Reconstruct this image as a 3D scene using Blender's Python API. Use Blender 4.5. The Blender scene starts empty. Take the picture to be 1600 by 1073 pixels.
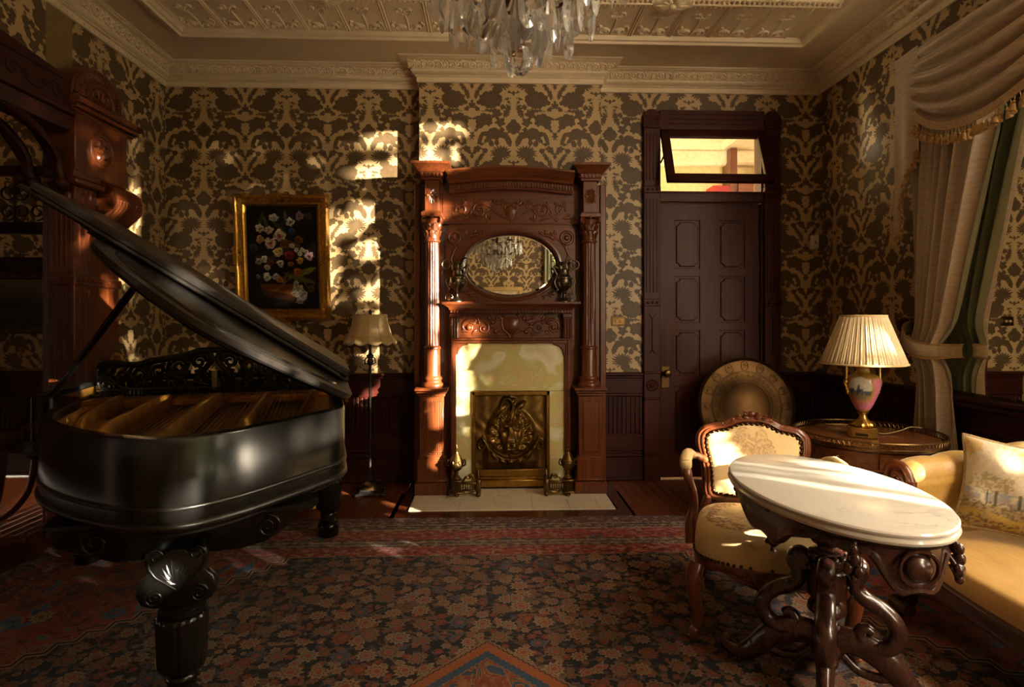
import bpy, bmesh, math, random
import numpy as np
from mathutils import Vector, Matrix
PI = math.pi
sc = bpy.context.scene
C = sc.collection
# ---------------------------------------------------------------- camera
cam = bpy.data.objects.new('camera', bpy.data.cameras.new('camera'))
C.objects.link(cam)
cam.location = (0, 0, 1.38)
cam.rotation_euler = (PI / 2, 0, -math.radians(2.0))
cam.data.sensor_width = 36
cam.data.lens = 36 * 900 / 1600
cam.data.shift_y = -36.5 / 1600
cam.data.clip_start = 0.02
sc.camera = cam
# ---------------------------------------------------------------- exposure
sc.view_settings.view_transform = 'Standard'
sc.view_settings.look = 'None'
sc.view_settings.exposure = 0.9
sc.view_settings.gamma = 1.0
sc.view_settings.use_curve_mapping = False
# ---------------------------------------------------------------- sky, sun, daylight of the windows
W = bpy.data.worlds.new('sky')
sc.world = W
W.use_nodes = True
bg = W.node_tree.nodes['Background']
bg.inputs[0].default_value = (1.0, 0.815, 0.60, 1)
bg.inputs[1].default_value = 21
SUN_DIR = Vector((-0.79, 0.613, -0.225)).normalized()
GLINT_DIR = Vector((-0.79, 0.613, -0.06)).normalized()     # low light thrown back by the house opposite
sun = bpy.data.objects.new('sun', bpy.data.lights.new('sun', 'SUN'))
C.objects.link(sun)
sun.data.energy = 46
sun.data.color = (1.0, 0.88, 0.69)
sun.data.angle = math.radians(.6)
sun.rotation_euler = SUN_DIR.to_track_quat('-Z', 'Y').to_euler()
sun.location = (12, -6, 4)
glint = bpy.data.objects.new('reflected_sun', bpy.data.lights.new('reflected_sun', 'SUN'))
C.objects.link(glint)
glint.data.energy = 21
glint.data.color = (1.0, 0.88, 0.69)
glint.data.angle = math.radians(.6)
glint.rotation_euler = GLINT_DIR.to_track_quat('-Z', 'Y').to_euler()
glint.location = (12, -6, 2)
def portal(name, loc, sx, sz, rot):
    l = bpy.data.lights.new(name, 'AREA')
    l.shape = 'RECTANGLE'; l.size = sx; l.size_y = sz
    l.cycles.is_portal = True
    o = bpy.data.objects.new(name, l); C.objects.link(o)
    o.location = loc; o.rotation_euler = rot
portal('window_portal', (2.90, 1.55, 1.80), 2.0, 3.1, (PI / 2, 0, PI / 2))
portal('window_portal', (2.90, -0.72, 2.2), 1.9, 2.2, (PI / 2, 0, PI / 2))
hall_light = bpy.data.lights.new('hall_lamp_light', 'POINT')
hall_light.energy = 95; hall_light.color = (1, .86, .62); hall_light.shadow_soft_size = .12
hl = bpy.data.objects.new('hall_lamp_light', hall_light); C.objects.link(hl); hl.location = (1.1, 6.3, 2.3)
# ---------------------------------------------------------------- helpers
def lin(h):
    h = h.lstrip('#')
    r = [int(h[i:i + 2], 16) / 255 for i in (0, 2, 4)]
    return tuple(c / 12.92 if c <= .04045 else ((c + .055) / 1.055) ** 2.4 for c in r)
class MB:
    """collects geometry and links it as one mesh object"""
    def __init__(s): s.v = []; s.f = []; s.M = None
    def add(s, vs, fs, M=None):
        n = len(s.v)
        for p in vs:
            p = Vector(p)
            if M is not None: p = M @ p
            if s.M is not None: p = s.M @ p
            s.v.append(tuple(p))
        s.f += [tuple(i + n for i in f) for f in fs]
        return s
    def box(s, x0, x1, y0, y1, z0, z1, b=0.0, M=None):
        if x1 < x0: x0, x1 = x1, x0
        if y1 < y0: y0, y1 = y1, y0
        if z1 < z0: z0, z1 = z1, z0
        b = min(b, (x1 - x0) * .45, (y1 - y0) * .45, (z1 - z0) * .45)
        if b <= 0:
            v = [(x, y, z) for z in (z0, z1) for y in (y0, y1) for x in (x0, x1)]
            f = [(0, 2, 3, 1), (4, 5, 7, 6), (0, 1, 5, 4), (2, 6, 7, 3), (0, 4, 6, 2), (1, 3, 7, 5)]
            return s.add(v, f, M)
        v = []; idx = {}
        for k, (X, sx) in enumerate(((x0, 1), (x1, -1))):
            for j, (Y, sy) in enumerate(((y0, 1), (y1, -1))):
                for i, (Z, sz) in enumerate(((z0, 1), (z1, -1))):
                    idx[k, j, i] = len(v)
                    v += [(X, Y + sy * b, Z + sz * b), (X + sx * b, Y, Z + sz * b), (X + sx * b, Y + sy * b, Z)]
        f = []
        q = lambda k, j, i, a: idx[k, j, i] + a
        for k in (0, 1): f.append((q(k, 0, 0, 0), q(k, 1, 0, 0), q(k, 1, 1, 0), q(k, 0, 1, 0)))
        for j in (0, 1): f.append((q(0, j, 0, 1), q(1, j, 0, 1), q(1, j, 1, 1), q(0, j, 1, 1)))
        for i in (0, 1): f.append((q(0, 0, i, 2), q(1, 0, i, 2), q(1, 1, i, 2), q(0, 1, i, 2)))
        for k in (0, 1):
            for j in (0, 1): f.append((q(k, j, 0, 0), q(k, j, 1, 0), q(k, j, 1, 1), q(k, j, 0, 1)))
        for k in (0, 1):
            for i in (0, 1): f.append((q(k, 0, i, 0), q(k, 1, i, 0), q(k, 1, i, 2), q(k, 0, i, 2)))
        for j in (0, 1):
            for i in (0, 1): f.append((q(0, j, i, 1), q(1, j, i, 1), q(1, j, i, 2), q(0, j, i, 2)))
        for k in (0, 1):
            for j in (0, 1):
                for i in (0, 1): f.append((q(k, j, i, 0), q(k, j, i, 1), q(k, j, i, 2)))
        return s.add(v, f, M)
    def lathe(s, prof, seg=24, M=None, mod=None, cap=True):
        v = []; f = []; n = len(prof)
        for i in range(seg):
            t = 2 * PI * i / seg
            for (r, z) in prof:
                rr = mod(t, z, r) if mod else r
                v.append((rr * math.cos(t), rr * math.sin(t), z))
        for i in range(seg):
            j = (i + 1) % seg
            for k in range(n - 1):
                f.append((i * n + k, j * n + k, j * n + k + 1, i * n + k + 1))
        if cap:
            if prof[0][0] > 1e-4: f.append(tuple(i * n for i in range(seg))[::-1])
            if prof[-1][0] > 1e-4: f.append(tuple(i * n + n - 1 for i in range(seg)))
        return s.add(v, f, M)
    def tube(s, path, rad, seg=8, closed=False, M=None, flat=None, up=None):
        """tube along path; rad number or list; flat=(a,b) scales of the section along (side, up)"""
        P = [Vector(p) for p in path]; n = len(P)
        R = rad if isinstance(rad, (list, tuple)) else [rad] * n
        v = []; f = []
        nrm = None
        for i in range(n):
            if closed: t = P[(i + 1) % n] - P[i - 1]
            else: t = P[min(i + 1, n - 1)] - P[max(i - 1, 0)]
            if t.length < 1e-9: t = Vector((0, 0, 1))
            t.normalize()
            if up is not None: u = Vector(up)
            elif nrm is None: u = Vector((0, 0, 1)) if abs(t.z) < .9 else Vector((1, 0, 0))
            else: u = nrm
            u = u - t * u.dot(t)
            if u.length < 1e-6: u = t.orthogonal()
            u.normalize(); nrm = u
            w = t.cross(u)
            fa, fb = flat if flat else (1, 1)
            for k in range(seg):
                a = 2 * PI * k / seg
                v.append(tuple(P[i] + w * (R[i] * fa * math.cos(a)) + u * (R[i] * fb * math.sin(a))))
        m = n if closed else n - 1
        for i in range(m):
            j = (i + 1) % n
            for k in range(seg):
                l = (k + 1) % seg
                f.append((i * seg + k, j * seg + k, j * seg + l, i * seg + l))
        if not closed:
            f.append(tuple(range(seg))[::-1]); f.append(tuple((n - 1) * seg + k for k in range(seg)))
        return s.add(v, f, M)
    def prism(s, poly, d0, d1, fn=None, bev=0.0, M=None):
        """extrude 2-D polygon (p,q) from depth d0 to d1; fn(p,q,d)->xyz, default front face x,z"""
        fn = fn or (lambda p, q, d: (p, d, q))
        n = len(poly)
        if bev:
            poly2 = inset(poly, bev)
            rings = [(poly, d0), (poly, d1 - math.copysign(bev, d1 - d0)), (poly2, d1)]
        else: rings = [(poly, d0), (poly, d1)]
        v = [fn(p, q, d) for ring, d in rings for p, q in ring]
        f = [tuple(range(n))]
        for r in range(len(rings) - 1):
            for i in range(n):
                j = (i + 1) % n
                f.append((r * n + i, r * n + j, (r + 1) * n + j, (r + 1) * n + i))
        f.append(tuple((len(rings) - 1) * n + i for i in range(n))[::-1])
        return s.add(v, f, M)
    def sweep(s, path, prof, closed=False, side=1, M=None):
        """mitred sweep in plan: path [(x,y)], prof [(out,z)], out to the left of travel * side; profile is closed"""
        P = [Vector((p[0], p[1])) for p in path]; n = len(P); m = len(prof); v = []; f = []
        for i in range(n):
            if closed or 0 < i < n - 1:
                a = (P[i] - P[i - 1]).normalized(); b = (P[(i + 1) % n] - P[i]).normalized()
            elif i == 0: a = b = (P[1] - P[0]).normalized()
            else: a = b = (P[-1] - P[-2]).normalized()
            na = Vector((-a.y, a.x)); nb = Vector((-b.y, b.x))
            d = na + nb
            d = d / max(1e-6, d.dot(na)) if d.length > 1e-6 else na
            for o, z in prof: v.append((P[i].x + d.x * o * side, P[i].y + d.y * o * side, z))
        k = n if closed else n - 1
        for i in range(k):
            j = (i + 1) % n
            for q in range(m):
                r = (q + 1) % m
                f.append((i * m + q, j * m + q, j * m + r, i * m + r))
        if not closed:
            f.append(tuple(range(m))); f.append(tuple((n - 1) * m + q for q in range(m))[::-1])
        return s.add(v, f, M)
    def ell(s, c, r, seg=12, rings=8, M=None):
        r = r if isinstance(r, (tuple, list)) else (r, r, r)
        v = [(c[0], c[1], c[2] + r[2])]; f = []
        for i in range(1, rings):
            p = PI * i / rings
            for k in range(seg):
                a = 2 * PI * k / seg
                v.append((c[0] + r[0] * math.sin(p) * math.cos(a), c[1] + r[1] * math.sin(p) * math.sin(a), c[2] + r[2] * math.cos(p)))
        v.append((c[0], c[1], c[2] - r[2]))
        for k in range(seg):
            l = (k + 1) % seg
            f.append((0, 1 + k, 1 + l))
            for i in range(rings - 2): f.append((1 + i * seg + k, 1 + (i + 1) * seg + k, 1 + (i + 1) * seg + l, 1 + i * seg + l))
            f.append((1 + (rings - 2) * seg + k, len(v) - 1, 1 + (rings - 2) * seg + l))
        return s.add(v, f, M)
    def grid(s, fn, nu, nv, M=None, cu=False, cv=False):
        v = [fn(i / nu, j / nv) for i in range(nu + (0 if cu else 1)) for j in range(nv + (0 if cv else 1))]
        w = nv + (0 if cv else 1); h = nu + (0 if cu else 1); f = []
        for i in range(nu):
            for j in range(nv):
                a, b = (i + 1) % h, (j + 1) % w
                f.append((i * w + j, a * w + j, a * w + b, i * w + b))
        return s.add(v, f, M)
    def build(s, name, mat=None, parent=None, smooth=40, recalc=True, kind=None):
        me = bpy.data.meshes.new(name)
        me.from_pydata(s.v, [], s.f)
        if recalc:
            b = bmesh.new(); b.from_mesh(me)
            bmesh.ops.recalc_face_normals(b, faces=b.faces[:])
            b.to_mesh(me); b.free()
        me.update()
        if smooth:
            me.shade_smooth()
            if smooth < 180: me.set_sharp_from_angle(angle=math.radians(smooth))
        if mat: me.materials.append(mat)
        o = bpy.data.objects.new(name, me)
        C.objects.link(o)
        if parent: o.parent = parent
        if kind: o['kind'] = kind
        return o
def inset(poly, b):
    n = len(poly); P = [Vector(p) for p in poly]
    area = sum(P[i].x * P[(i + 1) % n].y - P[(i + 1) % n].x * P[i].y for i in range(n))
    sg = 1 if area > 0 else -1; out = []
    for i in range(n):
        a = (P[i] - P[i - 1]); c = (P[(i + 1) % n] - P[i])
        if a.length < 1e-7: a = c
        if c.length < 1e-7: c = a
        a = a.normalized(); c = c.normalized()
        na = Vector((-a.y, a.x)) * sg; nc = Vector((-c.y, c.x)) * sg
        d = na + nc
        d = d / max(.5, d.dot(na)) if d.length > 1e-4 else na
        out.append(tuple(P[i] + d * b))
    return out
def tag(o, label=None, cat=None, group=None, kind=None):
    if label: o['label'] = label
    if cat: o['category'] = cat
    if group: o['group'] = group
    if kind: o['kind'] = kind
    return o
def empty(name, loc=(0, 0, 0), rz=0, label=None, cat=None, group=None):
    o = bpy.data.objects.new(name, None); C.objects.link(o)
    o.location = loc; o.rotation_euler = (0, 0, rz); o.empty_display_size = .1
    return tag(o, label, cat, group)
def copy_tree(o, parent=None):
    c = o.copy(); C.objects.link(c)
    if parent is not None: c.parent = parent
    for ch in list(o.children): copy_tree(ch, c)
    return c
def T(x=0, y=0, z=0): return Matrix.Translation((x, y, z))
def RZ(a): return Matrix.Rotation(a, 4, 'Z')
def RX(a): return Matrix.Rotation(a, 4, 'X')
def RY(a): return Matrix.Rotation(a, 4, 'Y')
def cr(pts, n=8, closed=False):
    """Catmull-Rom through points"""
    P = [Vector(p) for p in pts]; N = len(P); out = []
    for i in range(N if closed else N - 1):
        p0 = P[i - 1] if (closed or i > 0) else P[0]; p1 = P[i]; p2 = P[(i + 1) % N]
        p3 = P[(i + 2) % N] if (closed or i + 2 < N) else P[-1]
        for k in range(n):
            t = k / n
            out.append(.5 * ((2 * p1) + (p2 - p0) * t + (2 * p0 - 5 * p1 + 4 * p2 - p3) * t * t + (3 * p1 - p0 - 3 * p2 + p3) * t ** 3))
    if not closed: out.append(P[-1].copy())
    return out
def lerp(a, b, t): return a + (b - a) * t
def spiral(cx, cy, r0, r1, a0, turns, n=28):
    return [(cx + lerp(r0, r1, i / n) * math.cos(a0 + turns * 2 * PI * i / n), cy + lerp(r0, r1, i / n) * math.sin(a0 + turns * 2 * PI * i / n)) for i in range(n + 1)]
def relief_line(mb, pts, r, fn, seg=6, h=1.0, r1=None):
    """raised carved line: pts 2-D on a panel, fn(p,q,d)->xyz"""
    n = len(pts); rr = [lerp(r, r if r1 is None else r1, i / (n - 1)) for i in range(n)]
    v = []; f = []
    for i in range(n):
        a = Vector(pts[max(i - 1, 0)]); b = Vector(pts[min(i + 1, n - 1)])
        t = (b - a); t = t.normalized() if t.length > 1e-9 else Vector((1, 0)); w = Vector((-t.y, t.x))
        for k in range(seg + 1):
            g = PI * k / seg
            q = Vector(pts[i]) + w * (rr[i] * math.cos(g))
            v.append(fn(q.x, q.y, rr[i] * h * math.sin(g)))
    m = seg + 1
    for i in range(n - 1):
        for k in range(seg): f.append((i * m + k, (i + 1) * m + k, (i + 1) * m + k + 1, i * m + k + 1))
    mb.add(v, f)
def relief_leaf(mb, x, y, a, L, w, fn, h=.35, lobes=0, n=9):
    """raised leaf: outline with a ridge"""
    v = []; f = []; ca, sa = math.cos(a), math.sin(a)
    for i in range(n + 1):
        t = i / n
        ww = w * math.sin(PI * t ** .8) * (1 - .25 * abs(math.sin(lobes * PI * t)) if lobes else 1)
        for sgn, d in ((-1, 0), (-.5, ww * h * .9), (0, ww * h * .55), (.5, ww * h * .9), (1, 0)):
            p, q = L * t, ww * sgn
            v.append(fn(x + p * ca - q * sa, y + p * sa + q * ca, d))
    for i in range(n):
        for k in range(4): f.append((i * 5 + k, (i + 1) * 5 + k, (i + 1) * 5 + k + 1, i * 5 + k + 1))
    mb.add(v, f)
def relief_bud(mb, x, y, r, fn, seg=10, h=.8, ry=None):
    ry = ry or r; v = [fn(x, y, r * h)]; f = []
    for j in (1, 2, 3):
        p = PI / 2 * j / 3
        for k in range(seg):
            a = 2 * PI * k / seg; v.append(fn(x + r * math.sin(p) * math.cos(a), y + ry * math.sin(p) * math.sin(a), r * h * math.cos(p)))
    for k in range(seg):
        l = (k + 1) % seg; f.append((0, 1 + k, 1 + l))
        for j in (0, 1): f.append((1 + j * seg + k, 1 + (j + 1) * seg + k, 1 + (j + 1) * seg + l, 1 + j * seg + l))
    mb.add(v, f)
def relief_ring(mb, x, y, R, r, fn, n=28):
    relief_line(mb, [(x + R * math.cos(2 * PI * i / n), y + R * math.sin(2 * PI * i / n)) for i in range(n + 1)], r, fn)
# ---------------------------------------------------------------- materials
MATS = {}
class NT:
    """tiny node-tree writer"""
    def __init__(s, name):
        s.m = bpy.data.materials.new(name); s.m.use_nodes = True
        s.t = s.m.node_tree; s.n = s.t.nodes; s.b = s.n['Principled BSDF']; MATS[name] = s.m
    def link(s, a, b): s.t.links.new(a, b)
    def node(s, typ, **kw):
        n = s.n.new(typ)
        for k, v in kw.items(): setattr(n, k, v)
        return n
    def put(s, sock, val):
        if isinstance(val, bpy.types.NodeSocket): s.link(val, sock)
        elif val is not None:
            if hasattr(sock.default_value, '__len__') and len(sock.default_value) == 4 and len(val) == 3: val = tuple(val) + (1,)
            sock.default_value = val
    def math(s, op, a, b=None, c=None, clamp=False):
        n = s.node('ShaderNodeMath', operation=op, use_clamp=clamp)
        for i, x in enumerate((a, b, c)):
            if x is not None: s.put(n.inputs[i], x)
        return n.outputs[0]
    def vmath(s, op, a, b=None, out=0):
        n = s.node('ShaderNodeVectorMath', operation=op)
        s.put(n.inputs[0], a)
        if b is not None: s.put(n.inputs[1], b)
        return n.outputs[out]
    def coord(s, kind='Object'): return s.node('ShaderNodeTexCoord').outputs[kind]
    def mapping(s, vec, loc=(0, 0, 0), rot=(0, 0, 0), scale=(1, 1, 1), typ='POINT'):
        n = s.node('ShaderNodeMapping', vector_type=typ); s.link(vec, n.inputs[0])
        n.inputs[1].default_value = loc; n.inputs[2].default_value = rot; n.inputs[3].default_value = scale
        return n.outputs[0]
    def noise(s, vec=None, scale=5, detail=3, rough=.55, out='Fac', dist=0):
        n = s.node('ShaderNodeTexNoise')
        if vec is not None: s.link(vec, n.inputs['Vector'])
        n.inputs['Scale'].default_value = scale; n.inputs['Detail'].default_value = detail
        n.inputs['Roughness'].default_value = rough; n.inputs['Distortion'].default_value = dist
        return n.outputs[out]
    def vor(s, vec, scale, feature='F1', out='Distance', rnd=1.0):
        n = s.node('ShaderNodeTexVoronoi', feature=feature)
        if vec is not None: s.link(vec, n.inputs['Vector'])
        n.inputs['Scale'].default_value = scale; n.inputs['Randomness'].default_value = rnd
        return n.outputs[out] if isinstance(out, str) else [n.outputs[o] for o in out]
    def ramp(s, fac, stops, interp='LINEAR'):
        n = s.node('ShaderNodeValToRGB'); s.put(n.inputs[0], fac); r = n.color_ramp; r.interpolation = interp
        while len(r.elements) < len(stops): r.elements.new(.5)
        for e, (p, c) in zip(r.elements, stops):
            e.position = p
            e.color = tuple(c) + (1,) if len(c) == 3 else c
        return n.outputs[0]
    def mix(s, fac, a, b, typ='MIX'):
        n = s.node('ShaderNodeMix', data_type='RGBA', blend_type=typ)
        s.put(n.inputs[0], fac); s.put(n.inputs[6], a); s.put(n.inputs[7], b)
        return n.outputs[2]
    def sstep(s, x, lo, hi):
        n = s.node('ShaderNodeMapRange', interpolation_type='SMOOTHSTEP'); s.put(n.inputs[0], x)
        n.inputs[1].default_value = lo; n.inputs[2].default_value = hi
        return n.outputs[0]
    def bump(s, h, strength=.3, dist=.01, normal=None):
        n = s.node('ShaderNodeBump'); s.put(n.inputs['Height'], h); n.inputs['Strength'].default_value = strength; n.inputs['Distance'].default_value = dist
        if normal is not None: s.link(normal, n.inputs['Normal'])
        s.link(n.outputs[0], s.b.inputs['Normal']); return n.outputs[0]
    def bsdf(s, color=None, rough=None, metal=None, spec=None, **kw):
        b = s.b.inputs
        if color is not None: s.put(b['Base Color'], color)
        if rough is not None: s.put(b['Roughness'], rough)
        if metal is not None: s.put(b['Metallic'], metal)
        if spec is not None: s.put(b['Specular IOR Level'], spec)
        for k, v in kw.items(): s.put(b[k.replace('_', ' ')], v)
        return s.m
def mat_plain(name, col, rough=.5, metal=0, var=.12, scale=18, bump=0, bscale=200, spec=None, **kw):
    n = NT(name); c = n.coord()
    f = n.noise(c, scale, 4)
    lo = tuple(x * (1 - var) for x in col); hi = tuple(min(1, x * (1 + var)) for x in col)
    n.bsdf(n.ramp(f, [(.3, lo), (.7, hi)]), rough, metal, spec, **kw)
    if bump: n.bump(n.noise(c, bscale, 2), bump, .004)
    return n.m
def mat_wood(name, dark, light, rough=.33, axis='z', coat=.3, scale=1.0, spec=.45):
    n = NT(name); c = n.coord()
    st = {'x': (1.2, 26, 26), 'y': (26, 1.2, 26), 'z': (26, 26, 1.2)}[axis]
    m = n.mapping(c, scale=tuple(v * scale for v in st))
    g = n.noise(m, 1.6, 6, .62, dist=.6)
    big = n.noise(n.mapping(c, scale=(2, 2, 2)), 1.3, 2)
    f = n.math('ADD', n.math('MULTIPLY', g, .75), n.math('MULTIPLY', big, .3))
    n.bsdf(n.ramp(f, [(.3, dark), (.55, tuple(lerp(a, b, .55) for a, b in zip(dark, light))), (.75, light)]), rough, 0, spec)
    n.b.inputs['Coat Weight'].default_value = coat; n.b.inputs['Coat Roughness'].default_value = .18
    n.bump(g, .05, .002)
    return n.m
# ---------------------------------------------------------------- wallpaper, rug and the shared materials
# damask shapes in a half repeat, 385 wide (mirrored) x 635 high: cx, cy, rx, ry, rotation, lobes, depth, phase
DAMASK = [
    (212, 3, 112, 82, 0, 11, .05, .3), (318, 28, 24, 20, 0, 0, 0, 0), (205, 100, 82, 14, .05, 15, .35, .2), (60, 105, 26, 68, -.35, 15, .33, .2), (100, 70, 22, 26, -.6, 7, .3, 0),
    (157, 137, 52, 40, .4, 5, .18, .4), (124, 207, 50, 40, -.3, 5, .18, 1.1),
    (276, 186, 80, 58, .12, 7, .09, .2), (345, 172, 46, 15, .30, 0, 0, 0), (318, 236, 26, 36, .6, 3, .12, .5), (226, 204, 36, 42, 0, 5, .15, .3), (340, 262, 12, 24, .5, 3, .2, 0),
    (0, 260, 76, 54, 0, 11, .07, 0), (0, 206, 34, 34, 0, 5, .12, .2), (110, 276, 27, 20, .4, 3, .15, .3),
    (180, 322, 88, 48, .1, 7, .12, .5), (188, 284, 54, 28, .25, 5, .1, .2), (52, 362, 27, 70, .38, 15, .10, .3), (94, 326, 42, 30, -.3, 0, 0, 0), (304, 350, 20, 62, -.3, 0, 0, 0), (272, 312, 38, 22, .5, 0, 0, 0),
    (155, 396, 23, 29, .1, 0, 0, 0), (207, 402, 23, 33, -.2, 0, 0, 0), (250, 374, 21, 29, -.5, 3, .15, 0),
    (120, 488, 88, 60, 0, 19, .27, .3), (152, 548, 46, 44, 0, 0, 0, 0),
    (336, 452, 42, 31, .3, 5, .2, .2), (266, 466, 27, 23, 0, 5, .1, 0), (300, 406, 40, 14, -.1, 5, .2, 0), (362, 485, 21, 14, .3, 0, 0, 0),
    (385, 330, 21, 36, 0, 7, .3, .2), (352, 286, 14, 14, 0, 0, 0, 0), (385, 516, 16, 21, 0, 5, .3, .1), (300, 524, 19, 54, -.6, 15, .28, 0), (340, 584, 21, 46, -.25, 13, .28, .3),
    (385, 56, 35, 31, 0, 7, .15, .2), (385, 22, 9, 22, 0, 3, .3, 0), (336, 86, 27, 18, -.4, 5, .2, .3),
    (0, -57, 14, 22, 0, 3, .2, 0), (36, -67, 19, 10, -.5, 3, .2, 0), (56, -6, 36, 13, .25, 9, .35, 0), (40, 21, 18, 9, 0, 5, .2, 0)]
def vnoise(x, y, seed=0):
    """smooth value noise, numpy"""
    xi, yi = np.floor(x).astype(int), np.floor(y).astype(int); fx, fy = x - xi, y - yi
    h = lambda a, b: ((np.sin(a * 127.1 + b * 311.7 + seed * 74.7) * 43758.5453) % 1.0)
    fx = fx * fx * (3 - 2 * fx); fy = fy * fy * (3 - 2 * fy)
    return (h(xi, yi) * (1 - fx) + h(xi + 1, yi) * fx) * (1 - fy) + (h(xi, yi + 1) * (1 - fx) + h(xi + 1, yi + 1) * fx) * fy
def damask(h, z, x0=0, z0=3.215, cw=.345, ch=.58):
    """distance-like field of the damask print: below 1 inside a dark figure"""
    h = h - x0
    u = np.abs((h / cw + 1) % 2 - 1) * 385; v = ((z0 - z) / ch + .165) % 1.0 * 635 - .165 * 635
    k = 1 + (np.floor(h / cw + 1) * .13) % .2
    u = u + 10 * (vnoise(u / 21, v / 21, 1) - .5) + 7 * (vnoise(u / 9, v / 9, 2) - .5)
    v = v + 10 * (vnoise(u / 21, v / 21, 3) - .5) + 7 * (vnoise(u / 9, v / 9, 4) - .5)
    cur = np.full(u.shape, 9.0)
    for cx, cy, rx, ry, rot, lob, amp, ph in DAMASK:
        for sh in ((0, -635) if cy > 480 and cy + ry > 530 else (0,)):
            c_, s_ = math.cos(rot), math.sin(rot); dx, dy = u - cx, v - cy - sh
            x = (dx * c_ + dy * s_) / rx; y = (-dx * s_ + dy * c_) / ry
            r = np.sqrt(x * x + y * y)
            if lob:
                t = np.arctan2(y, x) * lob + ph * 6.28
                r = r + amp * (np.cos(t) + .25 * np.cos(2 * t + 1))
            cur = np.minimum(cur, (r - 1) * math.sqrt(rx * ry) + (3.5 if rx > 30 else 1))
    return cur
def paper_mat():
    n = NT('damask wallpaper'); co = n.coord()
    at = n.node('ShaderNodeAttribute', attribute_name='figure'); cur = at.outputs['Fac']
    m = n.sstep(cur, -.8, 1.6)
    weave = n.noise(n.mapping(co, scale=(900, 900, 120)), 1, 1)
    age = n.noise(co, 1.6, 4)
    inner = n.noise(co, 14, 2, .5, dist=2.5)
    dk = n.mix(n.sstep(inner, .42, .58), lin('#5f4b30'), lin('#56442a'))
    lt = n.mix(age, lin('#b19468'), lin('#c9ab7c'))
    col = n.mix(m, dk, lt)
    col = n.mix(n.math('MULTIPLY', weave, .22), col, (0.02, .012, .004))
    n.bsdf(col, n.math('MULTIPLY_ADD', m, -.10, .50), 0, .45)
    n.bump(n.math('ADD', n.math('MULTIPLY', weave, .3), m), .12, .002)
    return n.m
PAPER = paper_mat()
PAPER_PLAIN = mat_plain('paper ground', lin('#7d6638'), .6)
def paper_sheet(a, b, z0, z1, parent, x0, step=.0062, off=.0015):
    """printed paper on a wall from plan point a to b, facing left of travel"""
    A, B = Vector(a), Vector(b); d = B - A; L = d.length; d = d / L; nrm = Vector((-d.y, d.x)) * off
    nu, nv = max(2, int(L / step)), max(2, int((z1 - z0) / step))
    U, V = np.meshgrid(np.linspace(0, L, nu + 1), np.linspace(z0, z1, nv + 1), indexing='ij')
    co = np.stack([A.x + d.x * U + nrm.x, A.y + d.y * U + nrm.y, V], -1).reshape(-1, 3)
    i = np.arange(nu)[:, None] * (nv + 1) + np.arange(nv)[None, :]
    q = np.stack([i, i + nv + 1, i + nv + 2, i + 1], -1).reshape(-1, 4)
    me = bpy.data.meshes.new('wallpaper')
    me.vertices.add(len(co)); me.vertices.foreach_set('co', co.ravel().astype(np.float32))
    me.loops.add(q.size); me.loops.foreach_set('vertex_index', q.ravel().astype(np.int32))
    me.polygons.add(len(q)); me.polygons.foreach_set('loop_start', np.arange(0, q.size, 4, dtype=np.int32))
    me.update()
    at = me.attributes.new('figure', 'FLOAT', 'POINT')
    along = U * (d.x + d.y) + (A.x if abs(d.x) > .5 else A.y)
    at.data.foreach_set('value', damask(along, V, x0).ravel().astype(np.float32))
    me.materials.append(PAPER)
    o = bpy.data.objects.new('wallpaper', me); C.objects.link(o); o.parent = parent
    return o
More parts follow.
